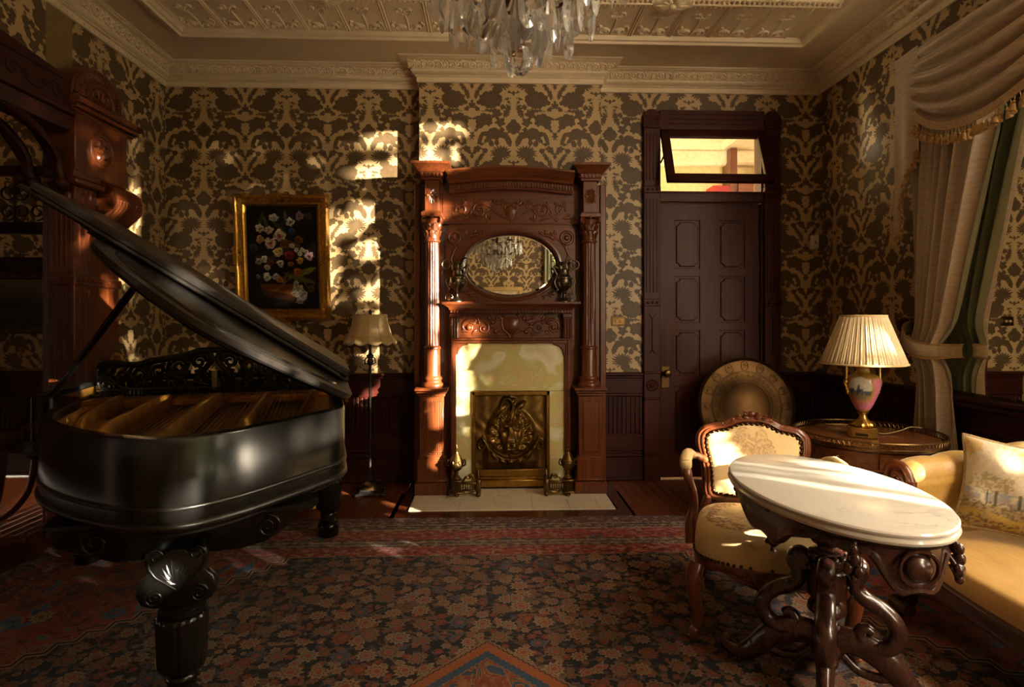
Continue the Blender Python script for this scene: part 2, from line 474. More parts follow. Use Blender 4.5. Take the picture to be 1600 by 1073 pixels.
def rug_mat():
    n = NT('rug wool'); co = n.coord()
    sp = n.node('ShaderNodeSeparateXYZ'); n.link(co, sp.inputs[0])
    X, Y = sp.outputs[0], sp.outputs[1]
    wob = n.noise(co, 3.2, 3, out='Color')
    wv = n.vmath('MULTIPLY', n.vmath('SUBTRACT', wob, (.5, .5, .5)), (.05, .05, 0))
    p = n.vmath('ADD', co, wv)
    BEIGE, RUST, RED, BLUE, NAVY, TEAL, BROWN = lin('#8f6f52'), lin('#8a3d22'), lin('#a03822'), lin('#4c6d92'), lin('#0a0912'), lin('#26464a'), lin('#3a2418')
    pile = n.noise(n.mapping(co, scale=(260, 90, 1)), 1, 2)
    def flowers(col, sc_, rad, pet, ph, stops, rnd=.75):
        d, pos, cc = n.vor(p, sc_, out=('Distance', 'Position', 'Color'), rnd=rnd)
        loc = n.vmath('SUBTRACT', p, pos)
        g = n.node('ShaderNodeTexGradient', gradient_type='RADIAL'); n.link(loc, g.inputs[0])
        cs = n.node('ShaderNodeSeparateColor'); n.link(cc, cs.inputs[0])
        a = n.math('COSINE', n.math('MULTIPLY', g.outputs['Fac'], 2 * PI * pet))
        r = n.vmath('LENGTH', n.vmath('MULTIPLY', loc, (1, 1, 0)), out='Value')
        rr = n.math('MULTIPLY', n.math('MULTIPLY_ADD', cs.outputs[1], .5, .7), rad)
        q = n.math('DIVIDE', r, n.math('MULTIPLY', rr, n.math('MULTIPLY_ADD', a, .14, .9)))
        pc = n.ramp(cs.outputs[0], stops, 'CONSTANT')
        ring = n.mix(n.sstep(q, .30, .36), RUST, pc)
        ring = n.mix(n.math('MULTIPLY', n.sstep(q, .52, .56), n.math('SUBTRACT', 1, n.sstep(q, .62, .66))), ring, BROWN)
        return n.mix(n.math('SUBTRACT', 1, n.sstep(q, .95, 1.05)), col, ring)
    # --- field
    e = n.vor(n.vmath('ADD', co, n.vmath('MULTIPLY', n.vmath('SUBTRACT', n.noise(co, 9, 2, out='Color'), (.5, .5, .5)), (.09, .09, 0))), 6.2, 'DISTANCE_TO_EDGE')
    field = n.mix(n.math('SUBTRACT', 1, n.sstep(e, .018, .05)), NAVY, lin('#5d4a38'))
    leafm = n.sstep(n.noise(n.mapping(co, scale=(1, 1.4, 1)), 26, 2), .56, .6)
    field = n.mix(leafm, field, n.ramp(n.noise(co, 7, 1), [(.4, lin('#552718')), (.5, lin('#453828')), (.62, lin('#2a2e34'))]))
    st = [(0, BEIGE), (.34, lin('#745840')), (.60, lin('#7a4026')), (.70, lin('#86705a')), (.88, lin('#4c4a58'))]
    field = flowers(field, 17, .021, 6, 0, [(0, lin('#7a3822')), (.22, lin('#6a4e36')), (.55, lin('#805632')), (.75, lin('#8a7258')), (.9, lin('#34405a'))])
    field = flowers(field, 8.6, .045, 10, 0, st)
    # --- corner pieces: red ground, blue arabesques
    ax = n.math('ABSOLUTE', n.math('ADD', X, .02))
    s = n.math('SUBTRACT', ax, n.math('MULTIPLY_ADD', n.math('SUBTRACT', 3.4, Y), .77, 1.12))
    zz = n.math('PINGPONG', n.math('ADD', ax, n.math('MULTIPLY', Y, -1.2)), .085)
    s = n.math('ADD', s, n.math('MULTIPLY_ADD', zz, .7, -.03))
    ar = n.noise(n.mapping(co, scale=(1.25, 1, 1)), 6.5, 1.5, .4, dist=1.2)
    corner = n.ramp(ar, [(.34, BLUE), (.37, lin('#a07d62')), (.385, RED), (.45, lin('#a64a2c')), (.54, lin('#96432a')), (.60, lin('#9a6448')), (.615, RED), (.66, lin('#31485c')), (.7, RUST)])
    ar2 = n.noise(co, 21, 2, .5, dist=.8)
    corner = n.mix(n.math('MULTIPLY', n.sstep(ar2, .56, .6), .7), corner, lin('#3a2a2c'))
    corner = n.mix(n.math('MULTIPLY', n.sstep(ar2, .36, .33), .55), corner, lin('#9a745c'))
    corner = flowers(corner, 3.1, .05, 8, 0, [(0, lin('#9a745c')), (.4, BLUE), (.7, lin('#b09a6a'))])
    body = n.mix(n.sstep(s, -.004, .004), field, corner)
    line = n.math('MULTIPLY', n.sstep(s, -.035, -.03), n.math('SUBTRACT', 1, n.sstep(s, .02, .024)))
    lc = n.ramp(n.math('MULTIPLY_ADD', s, 16, .56), [(0, lin('#a57c5e')), (.32, NAVY), (.62, lin('#a5795a'))], 'CONSTANT')
    body = n.mix(line, body, lc)
    # --- medallion diamond
    md = n.math('SUBTRACT', n.math('SUBTRACT', 2.48, Y), ax)
    mm = n.math('ADD', md, n.math('MULTIPLY', n.math('PINGPONG', n.math('SUBTRACT', ax, Y), .02), .5))
    mi = n.noise(n.mapping(co, scale=(1.3, 1, 1)), 12, 2, .5, dist=1)
    inner = n.ramp(mi, [(.38, lin('#2d4258')), (.44, lin('#8a6a3e')), (.47, lin('#8a4320')), (.56, lin('#6d2f1c')), (.62, lin('#94602e')), (.66, lin('#2b3c50'))], 'LINEAR')
    med = n.ramp(n.math('MULTIPLY', mm, 4), [(0, lin('#7d6246')), (.07, lin('#1a1418')), (.1, lin('#8f4d22')), (.33, lin('#8f4d22')), (.36, lin('#2c435a')), (.55, lin('#2c435a')), (.56, lin('#8a6a3e'))], 'CONSTANT')
    med = n.mix(n.sstep(mm, .14, .15), med, inner)
    body = n.mix(n.sstep(mm, 0, .006), body, med)
    # --- borders by distance from the edge
    dy = n.math('SUBTRACT', 4.02, Y)
    dx = n.math('MULTIPLY', n.math('SUBTRACT', 2.66, ax), 1.9)
    d = n.math('MINIMUM', dy, dx)
    d = n.math('MINIMUM', d, n.math('ADD', Y, 1.68))
    dn = n.math('MULTIPLY_ADD', n.math('SUBTRACT', n.noise(co, 40, 2), .5), .02, d)
    R2, GB = lin('#93301f'), lin('#84715a')
    band = n.ramp(n.math('MULTIPLY', dn, 1.4), [(0, lin('#3a231f')), (.02, lin('#5a2a26')), (.18, GB), (.21, BROWN), (.24, lin('#6b5a45')), (.27, BROWN), (.30, GB), (.335, R2), (.56, BROWN), (.585, GB), (.62, lin('#5b4a38')), (.66, GB), (.69, BROWN), (.71, R2), (.9, GB), (.912, BROWN)], 'CONSTANT')
    sm = n.noise(n.mapping(co, scale=(1, 1.3, 1)), 24, 2, .5, dist=.6)
    band = n.mix(n.math('MULTIPLY', n.sstep(sm, .55, .6), .75), band, lin('#9c8468'))
    band = n.mix(n.math('MULTIPLY', n.sstep(sm, .44, .40), .8), band, lin('#3a2220'))
    bf = flowers(band, 3.4, .062, 12, 0, [(0, TEAL), (.4, RUST), (.6, lin('#2e4a4c')), (.85, lin('#8a7258'))], .35)
    inb = n.math('MULTIPLY', n.sstep(dn, .24, .26), n.math('SUBTRACT', 1, n.math('MULTIPLY', n.sstep(dn, .40, .41), n.math('SUBTRACT', 1, n.sstep(dn, .51, .52)))))
    band = n.mix(inb, band, bf)
    col = n.mix(n.sstep(d, .648, .652), band, body)
    col = n.mix(n.math('MULTIPLY', n.sstep(pile, .35, .75), .5), col, n.mix(.55, col, (0, 0, 0)))
    worn = n.noise(co, 2.2, 4)
    col = n.mix(n.math('MULTIPLY', n.sstep(worn, .5, .75), .12), col, lin('#7a6650'))
    col = n.mix(.22, col, (0, 0, 0))
    n.bsdf(col, .95, 0, .15)
    n.b.inputs['Sheen Weight'].default_value = .12
    n.bump(pile, .35, .006)
    return n.m
RUG = rug_mat()
MAHOG = mat_wood('mahogany', lin('#32170b'), lin('#763b19'), .32, coat=.2)
MAHOG_X = mat_wood('mahogany across', lin('#32170b'), lin('#763b19'), .32, 'x', .2)
MAHOG_D = mat_wood('dark mahogany', lin('#1c0906'), lin('#42160c'), .46, coat=.03, spec=.25)
MAHOG_DX = mat_wood('dark mahogany across', lin('#1c0906'), lin('#42160c'), .44, 'x', .05, spec=.25)
MAHOG_DY = mat_wood('dark mahogany along', lin('#1c0906'), lin('#42160c'), .44, 'y', .05, spec=.25)
DOORWOOD = mat_wood('door wood', lin('#240e07'), lin('#512310'), .46, coat=0, spec=.22)
FLOORWOOD = mat_wood('floor wood', lin('#32160a'), lin('#7a401c'), .36, 'y', .1)
FLOORWOOD_X = mat_wood('floor wood across', lin('#2a1109'), lin('#5a2a14'), .22, 'x', .4)
ROSEWOOD = mat_wood('rosewood', lin('#1d0f0b'), lin('#4a2a1e'), .25, 'z', .5)
WALNUT = mat_wood('carved walnut', lin('#3a170b'), lin('#7d4324'), .28, 'z', .4)
TABLEWOOD = mat_wood('veneer', lin('#41200e'), lin('#86502a'), .24, 'x', .5)
PLASTER = mat_plain('plaster', lin('#d8c3a0'), .6, 0, .06, 6, .12, 300)
PLASTER_R = mat_plain('ribbed plaster', lin('#cfb794'), .65, 0, .07, 5, .5, 160)
BLACK = mat_plain('black lacquer', lin('#141311'), .2, 0, .2, 9, .01, 60, spec=.42)
BLACKM = mat_plain('black satin', lin('#100c0a'), .38, 0, .3, 12)
GOLD = mat_plain('gilt', lin('#a8782c'), .36, .85, .3, 40)
BRASS = mat_plain('brass', lin('#a98442'), .30, 1, .25, 30)
BRASS_D = mat_plain('aged brass', lin('#6b5230'), .38, 1, .4, 25)
BRONZE = mat_plain('antique bronze', lin('#7a6236'), .34, 1, .45, 22)
PEWTER = mat_plain('greenish bronze', lin('#6e6550'), .32, 1, .35, 22)
IRON = mat_plain('dark iron', lin('#2a2622'), .45, .6, .3, 20)
PLATEGOLD = mat_plain('gilded iron', lin('#c89238'), .36, .7, .3, 12)
def mirror_mat():
    n = NT('mirror glass'); return n.bsdf((.86, .86, .80), .015, 1)
MIRROR = mirror_mat()
# ---------------------------------------------------------------- the room
XL, XR, YB, YR, ZC = -2.75, 2.86, 4.95, -1.8, 3.515
BX0, BX1, BY = -.60, .91, 4.79          # chimney breast
ZW = .93                                # wainscot height
DX0, DX1 = 1.45, 2.355                  # door opening
def st(mb, name, mat, parent=None, **kw):
    o = mb.build(name, mat, parent, **kw)
    if not parent: o['kind'] = 'structure'
    return o
# floor: slab below, boards on top
m = MB(); m.box(-6.2, 4.2, -2.2, 8.4, -.2, -.02); floor = st(m, 'floor', MAHOG_D)
random.seed(4)
bm_ = MB(); bm_.box(-.0375, .0375, -1.15, 0, -.02, 0, .0012)
first = None
def plank_row(x, y0, y1, mat):
    global first
    y = y1
    while y > y0 + .05:
        L = min(random.uniform(.7, 1.5), y - y0)
        if first is None:
            first = bm_.build('plank', mat, floor, smooth=0); o = first
        else:
            o = first.copy(); C.objects.link(o)
        o.location = (x, y, 0); o.scale = (1, L / 1.15, 1)
        y -= L
# visible floor: strip before the back wall and in the archway; the rest lies under the rug
x = XL + .0375
while x < XR:
    lo = 3.93
    if not (-.72 < x < 1.02): plank_row(x, 3.95, 4.94, FLOORWOOD)
    x += .0765
x = XL - .0375
while x > -4.4: plank_row(x, 2.4, 5.2, FLOORWOOD); x -= .0765
m = MB(); m.box(-.72, 1.02, 3.95, 4.175, -.02, 0, .001); m.box(-.72, -.62, 4.176, 4.62, -.02, 0, .001); m.box(.92, 1.02, 4.176, 4.62, -.02, 0, .001); m.box(-.72, 1.02, 4.62, 4.94, -.02, -.002)
m.box(-.80, -.72, 3.95, 4.94, -.02, -.001); m.box(1.02, 1.10, 3.95, 4.94, -.02, -.001); m.build('hearth_surround_board', FLOORWOOD_X, floor, smooth=0)
m = MB(); m.box(XL - .2, XR, YR, 3.95, -.02, -.0005); m.build('covered_floor', FLOORWOOD, floor, smooth=0)
# walls
m = MB()
m.box(XL - .15, DX0, YB, YB + .15, 0, 3.6); m.box(DX1, XR + .15, YB, YB + .15, 0, 3.6); m.box(DX0, DX1, YB, YB + .15, 3.06, 3.6)
wb = st(m, 'wall_back', PAPER_PLAIN, smooth=0)
PX = -2.43
paper_sheet((BX0, YB), (XL, YB), ZW, 3.36, wb, PX); paper_sheet((1.32, YB), (BX1, YB), ZW, 3.36, wb, PX)
paper_sheet((2.48, YB), (1.32, YB), 3.1, 3.36, wb, PX); paper_sheet((XR, YB), (2.48, YB), ZW, 3.36, wb, PX)
m = MB(); m.box(BX0, -.42, BY, YB, 0, 3.6); m.box(.74, BX1, BY, YB, 0, 3.6); m.box(-.42, .74, BY, YB, 1.3, 3.6); m.box(-.42, .74, 4.94, YB, 0, 1.3); wc = st(m, 'wall_chimney', PAPER_PLAIN, smooth=0)
paper_sheet((BX1, BY), (BX0, BY), 2.35, 3.36, wc, -.51); paper_sheet((BX0, BY), (BX0, YB), ZW, 3.36, wc, YB - .1); paper_sheet((BX1, YB), (BX1, BY), ZW, 3.36, wc, YB - .1)
AY0, AY1, AZ = .9, 3.86, 2.62           # archway in the left wall
m = MB(); m.box(XL - .15, XL, AY1, YB, 0, 3.6); m.box(XL - .15, XL, YR, AY0, 0, 3.6); m.box(XL - .15, XL, AY0, AY1, AZ + .35, 3.6)
wl = st(m, 'wall_left', PAPER_PLAIN, smooth=0)
paper_sheet((XL, YB), (XL, 3.875), ZW, 3.36, wl, YB - .12, .0075); paper_sheet((XL, 3.65), (XL, 1.6), 2.6, 3.36, wl, YB - .12, .012)
wins = [(.58, 2.55), (-1.68, 0.25)]
m = MB(); y = YR
for a, b in sorted(wins):
    m.box(XR, XR + .15, y, a, 0, 3.6); m.box(XR, XR + .15, a, b, 0, .22 if a > 0 else 1.1); m.box(XR, XR + .15, a, b, 3.34, 3.6); y = b
m.box(XR, XR + .15, y, YB, 0, 3.6)
wr = st(m, 'wall_right', PAPER_PLAIN, smooth=0)
paper_sheet((XR, 2.56), (XR, YB), ZW, 3.36, wr, YB - .24, .0085)
m = MB(); RWX = (1.12, 2.4)
m.box(XL - .15, XR + .15, YR - .15, YR, 0, 3.6)
we = st(m, 'wall_rear', PAPER_PLAIN, smooth=0)
paper_sheet((XL, YR), (XR, YR), ZW, 3.36, we, PX, .016)
m = MB(); m.box(XL - .15, XR + .15, YR - .15, YB + .15, ZC, ZC + .12); ceiling = st(m, 'ceiling', PLASTER_R, smooth=0)
# window frames (all outside the picture, they shape the light)
def window(name, x, y0, y1, z0, z1, horiz=False):
    m = MB()
    def bx(a, b, c, d):
        if horiz: m.box(a, b, YR - .11, YR - .05, c, d, .004)
        else: m.box(x + .05, x + .11, a, b, c, d, .004)
    bx(y0, y0 + .06, z0, z1); bx(y1 - .06, y1, z0, z1); bx(y0, y1, z0, z0 + .08); bx(y0, y1, z1 - .07, z1)
    zm = (z0 + z1) / 2; bx(y0 + .06, y1 - .06, zm - .025, zm + .025)
    st(m, name, MAHOG_D)
window('window_1', XR, .58, 2.55, .22, 3.34); window('window_2', XR, -1.68, .25, 1.1, 3.34)
# ceiling: raised frame, egg mouldings, pressed tiles
FX0, FX1, FY = -2.33, 2.42, 4.36
fr = [(FX0, YR + .4), (FX0, FY), (FX1, FY), (FX1, YR + .4)]
m = MB()
m.sweep(fr, [(0, ZC), (0, ZC - .02), (-.012, ZC - .045), (-.05, ZC - .055), (-.06, ZC - .04), (-.075, ZC - .036), (-.085, ZC - .02), (-.085, ZC)], side=1)
m.build('ceiling_frame', PLASTER, ceiling)
fnC = lambda p, q, d: (p, q, ZC - .006 - d)
tw, tl = .297, .44
def tile_mesh():
    m = MB(); f = lambda p, q, d: (p, q, -d)
    m.box(-tw / 2, tw / 2, -tl, 0, -.006, 0)
    for sx in (-1, 1): relief_line(m, [(sx * (tw / 2 - .009), -.005), (sx * (tw / 2 - .009), -tl + .005)], .010, f, 4, 1.6)
    for sx in (-1, 1): relief_line(m, [(sx * (tw / 2 - .028), -.02), (sx * (tw / 2 - .028), -tl * .62)], .006, f, 4, 1.5)
    relief_line(m, [(-tw / 2 + .02, -.02), (tw / 2 - .02, -.02)], .005, f, 4)
    relief_line(m, [(0, -.03), (.004, -.15), (0, -.25)], .0095, f, 4, 1.7)
    for s in (-1, 1):
        relief_line(m, [(s * x, y) for x, y in spiral(.028, -.30, .036, .006, PI * .9, -1.1, 14)], .010, f, 4, 1.7)
        relief_line(m, [(0, -.25), (s * .02, -.28), (s * .05, -.275), (s * .068, -.30)], .010, f, 4, 1.7)
        relief_line(m, [(s * x, y) for x, y in spiral(.06, -.065, .042, .008, PI, 1.35, 16)], .011, f, 4, 1.7)
        relief_line(m, [(s * .1, -.07), (s * .115, -.11), (s * .10, -.145), (s * .085, -.13)], .0095, f, 4, 1.7)
        relief_leaf(m, s * .02, -.09, PI / 2 - s * 1.9, .075, .014, f, 1.2)
        relief_leaf(m, s * .03, -.035, PI / 2 - s * 1.3, .06, .012, f, 1.2)
    for k in range(5): relief_leaf(m, 0, -.225, -PI / 2 + (k - 2) * .55, .055, .011, f, 1.2)
    return m
def ceiling_tiles():
    t0 = tile_mesh().build('ceiling_tile', PLASTER, ceiling, smooth=50)
    t0.location = (FX0 + .09 + tw / 2, FY - .085, ZC); k = 1
    while FX0 + .09 + tw * (k + 1) < FX1 - .06:
        c = t0.copy(); C.objects.link(c); c.location.x = FX0 + .09 + tw * (k + .5); k += 1
    # row of egg moulding and the long inner panels with diamonds
    ye = FY - .085 - tl - .05
    m = MB()
    m.box(FX0 + .08, FX1 - .08, ye - .045, ye + .045, ZC - .03, ZC, .008); m.box(FX0 + .08, FX1 - .08, ye - .012, ye + .012, ZC - .046, ZC, .006)
    m.build('egg_moulding_bed', PLASTER, ceiling)
    e = MB(); x = FX0 + .12
    while x < FX1 - .1:
        e.ell((x, ye + .028, ZC - .034), (.011, .02, .012), 8, 5); e.ell((x, ye - .028, ZC - .034), (.011, .02, .012), 8, 5); x += .034
    e.build('egg_moulding', PLASTER, ceiling, kind='stuff')
    dm = MB(); f = lambda p, q, d: (p, q, -d)
    R = .165
    dm.prism([(-R, 0), (0, -R), (R, 0), (0, R)], 0, -.05, lambda p, q, d: (p, q, d), .02)
    f2 = lambda p, q, d: (p, q, -.05 - d)
    for k in range(12):
        a = k * PI / 6; relief_leaf(dm, .015 * math.cos(a), .015 * math.sin(a), a, .075 if k % 3 else .105, .016, f2, .6)
    relief_bud(dm, 0, 0, .025, f2)
    d0 = dm.build('ceiling_diamond', PLASTER, ceiling, smooth=50)
    d0.location = (-1.09, ye, ZC)
    d1 = d0.copy(); C.objects.link(d1); d1.location.x = 1.2
    # inner panels
    pm = MB()
    for xa, xb in ((FX0 + .35, -1.30), (-.88, .99), (1.41, FX1 - .35)):
        for dz, ins in ((.02, 0), (.012, .05)):
            P = [(xa + ins, ye - .9), (xa + ins, ye - .16 - ins), (xb - ins, ye - .16 - ins), (xb - ins, ye - .9)]
            pm.sweep(P, [(0, ZC), (0, ZC - dz), (-.025, ZC - dz), (-.025, ZC)], closed=True)
        n_ = int((xb - xa) / .5) + 1
        for k in range(n_):
            cx = lerp(xa, xb, (k + .5) / n_)
            for s in (-1, 1):
                relief_line(pm, [(cx + s * x, y) for x, y in spiral(.04, ye - .32, .04, .008, PI, -1.2, 14)], .007, fnC, 4)
            relief_line(pm, [(cx, ye - .24), (cx, ye - .5)], .007, fnC, 4)
    pm.build('ceiling_panel', PLASTER, ceiling, smooth=50)
ceiling_tiles()
# cornice
cpath = [(XL, YR), (XL, YB), (BX0, YB), (BX0, BY), (BX1, BY), (BX1, YB), (XR, YB), (XR, YR)]
zc = 3.345
prof = [(-.01, zc), (.016, zc), (.02, zc + .006), (.02, zc + .038), (.03, zc + .042), (.03, zc + .054), (.045, zc + .058), (.058, zc + .070), (.064, zc + .074), (.064, zc + .082), (.054, zc + .086), (.066, zc + .110), (.104, zc + .146), (.112, zc + .148), (.128, zc + .150), (.135, zc + .155), (.15, zc + .160), (.15, ZC), (-.01, ZC)]
m = MB(); m.sweep(cpath, prof, side=-1); cornice = st(m, 'trim_1', PLASTER, smooth=30)
def frieze_mesh():
    m = MB(); f = lambda p, q, d: (p, -(.056 + q * .60) - d * 1.1, q * .78 - d * .8)
    relief_line(m, spiral(-.029, .040, .030, .012, -.8, 1.15, 18), .0068, f, 5, 1.5)
    relief_line(m, [(.029 - x, y) for x, y in spiral(0, .040, .030, .012, .2, -1.15, 18)], .0068, f, 5, 1.5)
    for cx in (-.029, .029):
        for k in range(5):
            a = k * 2 * PI / 5 + cx * 30
            relief_leaf(m, cx, .040, a, .017, .007, f, 1.1, n=4)
        relief_bud(m, cx, .040, .006, f, 7, 1.3)
    for x, y, a, L in ((.0, .006, 1.9, .036), (.004, .076, -1.2, .036), (-.058, .072, -.4, .034), (.052, .008, .6, .03), (-.055, .008, .5, .03), (.05, .072, -.5, .03)): relief_leaf(m, x, y, a, L, .009, f, 1.0, n=5)
    return m
f0 = None
def frieze_run(a, b, k=1):
    global f0
    A, B = Vector(a), Vector(b); d = (B - A); L = d.length; n = max(1, round(L / .116)); ang = math.atan2(d.y, d.x)
    for i in range(n):
        if f0 is None: f0 = frieze_mesh().build('frieze_scroll', PLASTER, cornice, smooth=60); o = f0
        else: o = f0.copy(); C.objects.link(o)
        p = A + d * ((i + .5) / n)
        o.location = (p.x, p.y, zc + .088); o.rotation_euler = (0, 0, ang); o.scale = (L / n / .116, 1, 1)
frieze_run((XL + .09, YB), (BX0 - .09, YB)); frieze_run((BX0 - .09, BY), (BX1 + .09, BY)); frieze_run((BX1 + .09, YB), (XR - .09, YB))
frieze_run((XL, 2.2), (XL, YB - .09)); frieze_run((XR, YB - .09), (XR, 2.0))
# bead rows on the cornice: small beads, one piece
m = MB()
def beads(a, b, off, z, step, r):
    A, B = Vector(a), Vector(b); d = (B - A); n = int(d.length / step); nrm = Vector((d.y, -d.x)).normalized()
    for i in range(n):
        p = A + d * ((i + .5) / n) + nrm * off; m.box(p.x - r, p.x + r, p.y - r, p.y + r, z - r, z + r)
for a, b in (((XL, YB), (BX0, YB)), ((BX0, BY), (BX1, BY)), ((BX1, YB), (XR, YB)), ((XL, 2.2), (XL, YB)), ((XR, YB), (XR, 2.0))):
    beads(a, b, .031, zc + .048, .017, .006); beads(a, b, .13, zc + .152, .014, .0045)
    beads(a, b, .018, zc + .020, .05, .006)
m.build('bead_row', PLASTER, cornice, smooth=0, kind='stuff')
# wainscot with its baseboard (dark mahogany), built along each wall
def wainscot(name, a, b, mat, flip=1):
    A, B = Vector(a), Vector(b); d = B - A; L = d.length; ang = math.atan2(d.y, d.x)
    m = MB()
    m.box(0, L, -.012, 0, 0, ZW); m.box(0, L, -.05, 0, ZW - .028, ZW, .008); m.box(0, L, -.036, 0, ZW - .05, ZW - .028, .006)
    m.box(0, L, -.022, 0, ZW - .18, ZW - .05, .003); m.box(0, L, -.03, 0, ZW - .205, ZW - .18, .006)
    m.box(0, L, -.022, 0, .27, .40, .003); m.box(0, L, -.03, 0, .255, .275, .006); m.box(0, L, -.03, 0, 0, .2, .004); m.box(0, L, -.024, 0, .2, .235, .008); m.box(0, L, -.04, 0, 0, .03, .008)
    o = st(m, name, mat); o.location = (A.x, A.y, 0); o.rotation_euler = (0, 0, ang)
    q = MB(); n = max(2, int(L / .036))
    for i in range(n):
        x = (i + .5) * L / n
        q.box(x - .013, x + .013, -.021, -.011, .40, ZW - .205, .005)
    q.build('batten', mat, o, kind='stuff')
    return o
wainscot('baseboard_back', (XL, YB), (BX0 - .02, YB), MAHOG_D); wainscot('baseboard_back', (BX1 + .05, YB), (1.305, YB), MAHOG_D); wainscot('baseboard_back', (2.49, YB), (XR, YB), MAHOG_D)
wainscot('baseboard_left', (XL, 4.30), (XL, YB), MAHOG_D); wainscot('baseboard_right', (XR, YB), (XR, 2.55), MAHOG_D)
# ---------------------------------------------------------------- door with transom
def door():
    fY = YB
    m = MB()
    for x0, x1 in ((1.305, 1.445), (2.36, 2.50)):
        m.box(x0, x1, fY - .05, fY, 0, 2.53, .004); m.box(x0, x1, fY - .05, fY, 2.53, 3.03, .004)
        m.box(x0 - .004, x1 + .004, fY - .058, fY, 3.03, 3.13, .003)
        xc = (x0 + x1) / 2; r = (x1 - x0) / 2
        m.prism([(xc - r, 3.13)] + [(xc + r * math.cos(t), 3.13 + r * .9 * math.sin(t)) for t in [PI - PI * i / 12 for i in range(1, 12)]] + [(xc + r, 3.13)], fY, fY - .055, bev=.006)
        for i in range(6):
            for j in range(5): m.box(x0 + .012 + i * .02, x0 + .026 + i * .02, fY - .064, fY - .05, 3.036 + j * .019, 3.049 + j * .019, .003)
        m.box(x0 - .004, x1 + .004, fY - .062, fY, 2.47, 2.53, .005); m.box(x0 - .004, x1 + .004, fY - .062, fY, 1.50, 1.56, .005)
        m.box(x0, x1, fY - .058, fY, 0, .22, .006); m.box(x0, x1, fY - .062, fY, .70, .72, .005); m.box(x0, x1, fY - .062, fY, .92, .94, .005)
        m.box(x0, x1, fY - .062, fY, .22, .24, .005)
        for z in (2.50, 1.53):
            for k in (-1, 0, 1): m.ell((xc + k * .04, fY - .064, z), .012, 10, 6)
        for k in (-1.5, -.5, .5, 1.5):
            for a, b in ((1.62, 2.42), (2.58, 2.98)): m.box(xc + k * .03 - .008, xc + k * .03 + .008, fY - .056, fY - .045, a, b, .004)
        for s in (-1, 1):
            m.box(xc - .004, xc + .004, fY - .054, fY - .045, 1.12, 1.40, .002)
            m.tube([(xc, fY - .051, 1.39), (xc + s * .025, fY - .051, 1.43)], .005, 6); m.tube([(xc, fY - .051, 1.13), (xc + s * .025, fY - .051, 1.09)], .005, 6)
        Mx = T(xc, fY - .05, .82) @ RX(PI / 2)
        m.lathe([(.052, 0), (.052, .008), (.044, .014), (.036, .006), (.028, .006), (.022, .014), (.012, .006), (.001, .012)], 20, Mx)
    m.box(1.445, 2.36, fY - .045, fY + .05, 3.02, 3.19, .004)
    for k in range(3): m.box(1.52, 2.28, fY - .052, fY - .04, 3.065 + k * .04, 3.08 + k * .04, .004)
    m.box(1.445, 2.36, fY - .03, fY + .08, 2.40, 2.49, .006); m.box(1.445, 2.36, fY - .04, fY + .02, 2.475, 2.492, .004)
    for x in (1.445, 2.345): m.box(x, x + .015, fY - .01, fY + .12, 0, 3.03)
    d = st(m, 'door_1', DOORWOOD)
    # leaf with six raised panels
    l = MB(); x0, x1, z0, z1 = 1.462, 2.343, .01, 2.395; yf = fY + .02
    l.box(x0, x1, yf + .012, yf + .045, z0, z1)
    xs = [x0, x0 + .13, 1.90 - .085, 1.90 + .085, x1 - .13, x1]; 
    for a, b in ((0, 1), (2, 3), (4, 5)): l.box(xs[a], xs[b], yf, yf + .02, z0, z1, .003)
    rows = [(.01, .24), (.86, 1.03), (1.24, 1.32), (1.68, 1.76), (2.20, 2.395)]
    rows = [(.01, .20), (.80, .90), (1.29, 1.36), (1.76, 1.83), (2.25, 2.395)]
    for a, b in rows: l.box(x0, x1, yf + .0005, yf + .02, a, b, .003)
    leaf = l.build('door_leaf', DOORWOOD, d)
    pm = MB()
    for pa, pb in ((xs[1], xs[2]), (xs[3], xs[4])):
        for i in range(4):
            za, zb = rows[i][1], rows[i + 1][0]; c = .03; e = .016
            A, B, Cc, D = pa + e, pb - e, za + e, zb - e
            poly = [(A, Cc + c), (A + c * .4, Cc + c), (A + c, Cc + c * .4), (A + c, Cc), (B - c, Cc), (B - c, Cc + c * .4), (B - c * .4, Cc + c), (B, Cc + c), (B, D - c), (B - c * .4, D - c), (B - c, D - c * .4), (B - c, D), (A + c, D), (A + c, D - c * .4), (A + c * .4, D - c), (A, D - c)]
            p = MB(); p.prism(poly, yf + .014, yf - .002, bev=.006); p.build('door_panel', DOORWOOD, leaf)
    k = MB(); k.box(1.475, 1.545, yf - .008, yf, .79, .98, .003)
    k.build('lock_plate', BRASS_D, leaf)
    k = MB(); k.lathe([(.012, 0), (.012, .03), (.03, .04), (.034, .055), (.026, .072), (.001, .078)], 18, T(1.515, yf - .006, .92) @ RX(PI / 2)); k.build('door_knob', BRASS_D, leaf)
    k = MB()
    for z in (.35, 1.35, 2.12): k.tube([(2.345, fY - .012, z), (2.345, fY - .012, z + .10)], .012, 8)
    k.build('hinge', IRON, leaf)
    # hopper sash hung at its top edge, swung into the room
    a = math.radians(22)
    Ms = T(0, fY - .035, 3.015) @ RX(-a)
    s = MB(); s.M = Ms
    s.box(1.45, 2.355, -.02, .02, -.075, 0, .004); s.box(1.45, 2.355, -.02, .02, -.53, -.455, .004); s.box(1.45, 1.52, -.02, .02, -.53, 0, .004); s.box(2.285, 2.355, -.02, .02, -.53, 0, .004)
    sash = s.build('transom_sash', MAHOG_DX, d)
    n = NT('clear glass'); n.bsdf((.93, .95, .90), .02, 0); n.b.inputs['Transmission Weight'].default_value = 1; n.b.inputs['IOR'].default_value = 1.45
    g = MB(); g.M = Ms; g.box(1.518, 2.287, -.003, .003, -.458, -.072); g.build('pane', n.m, sash, smooth=0)
    s = MB()
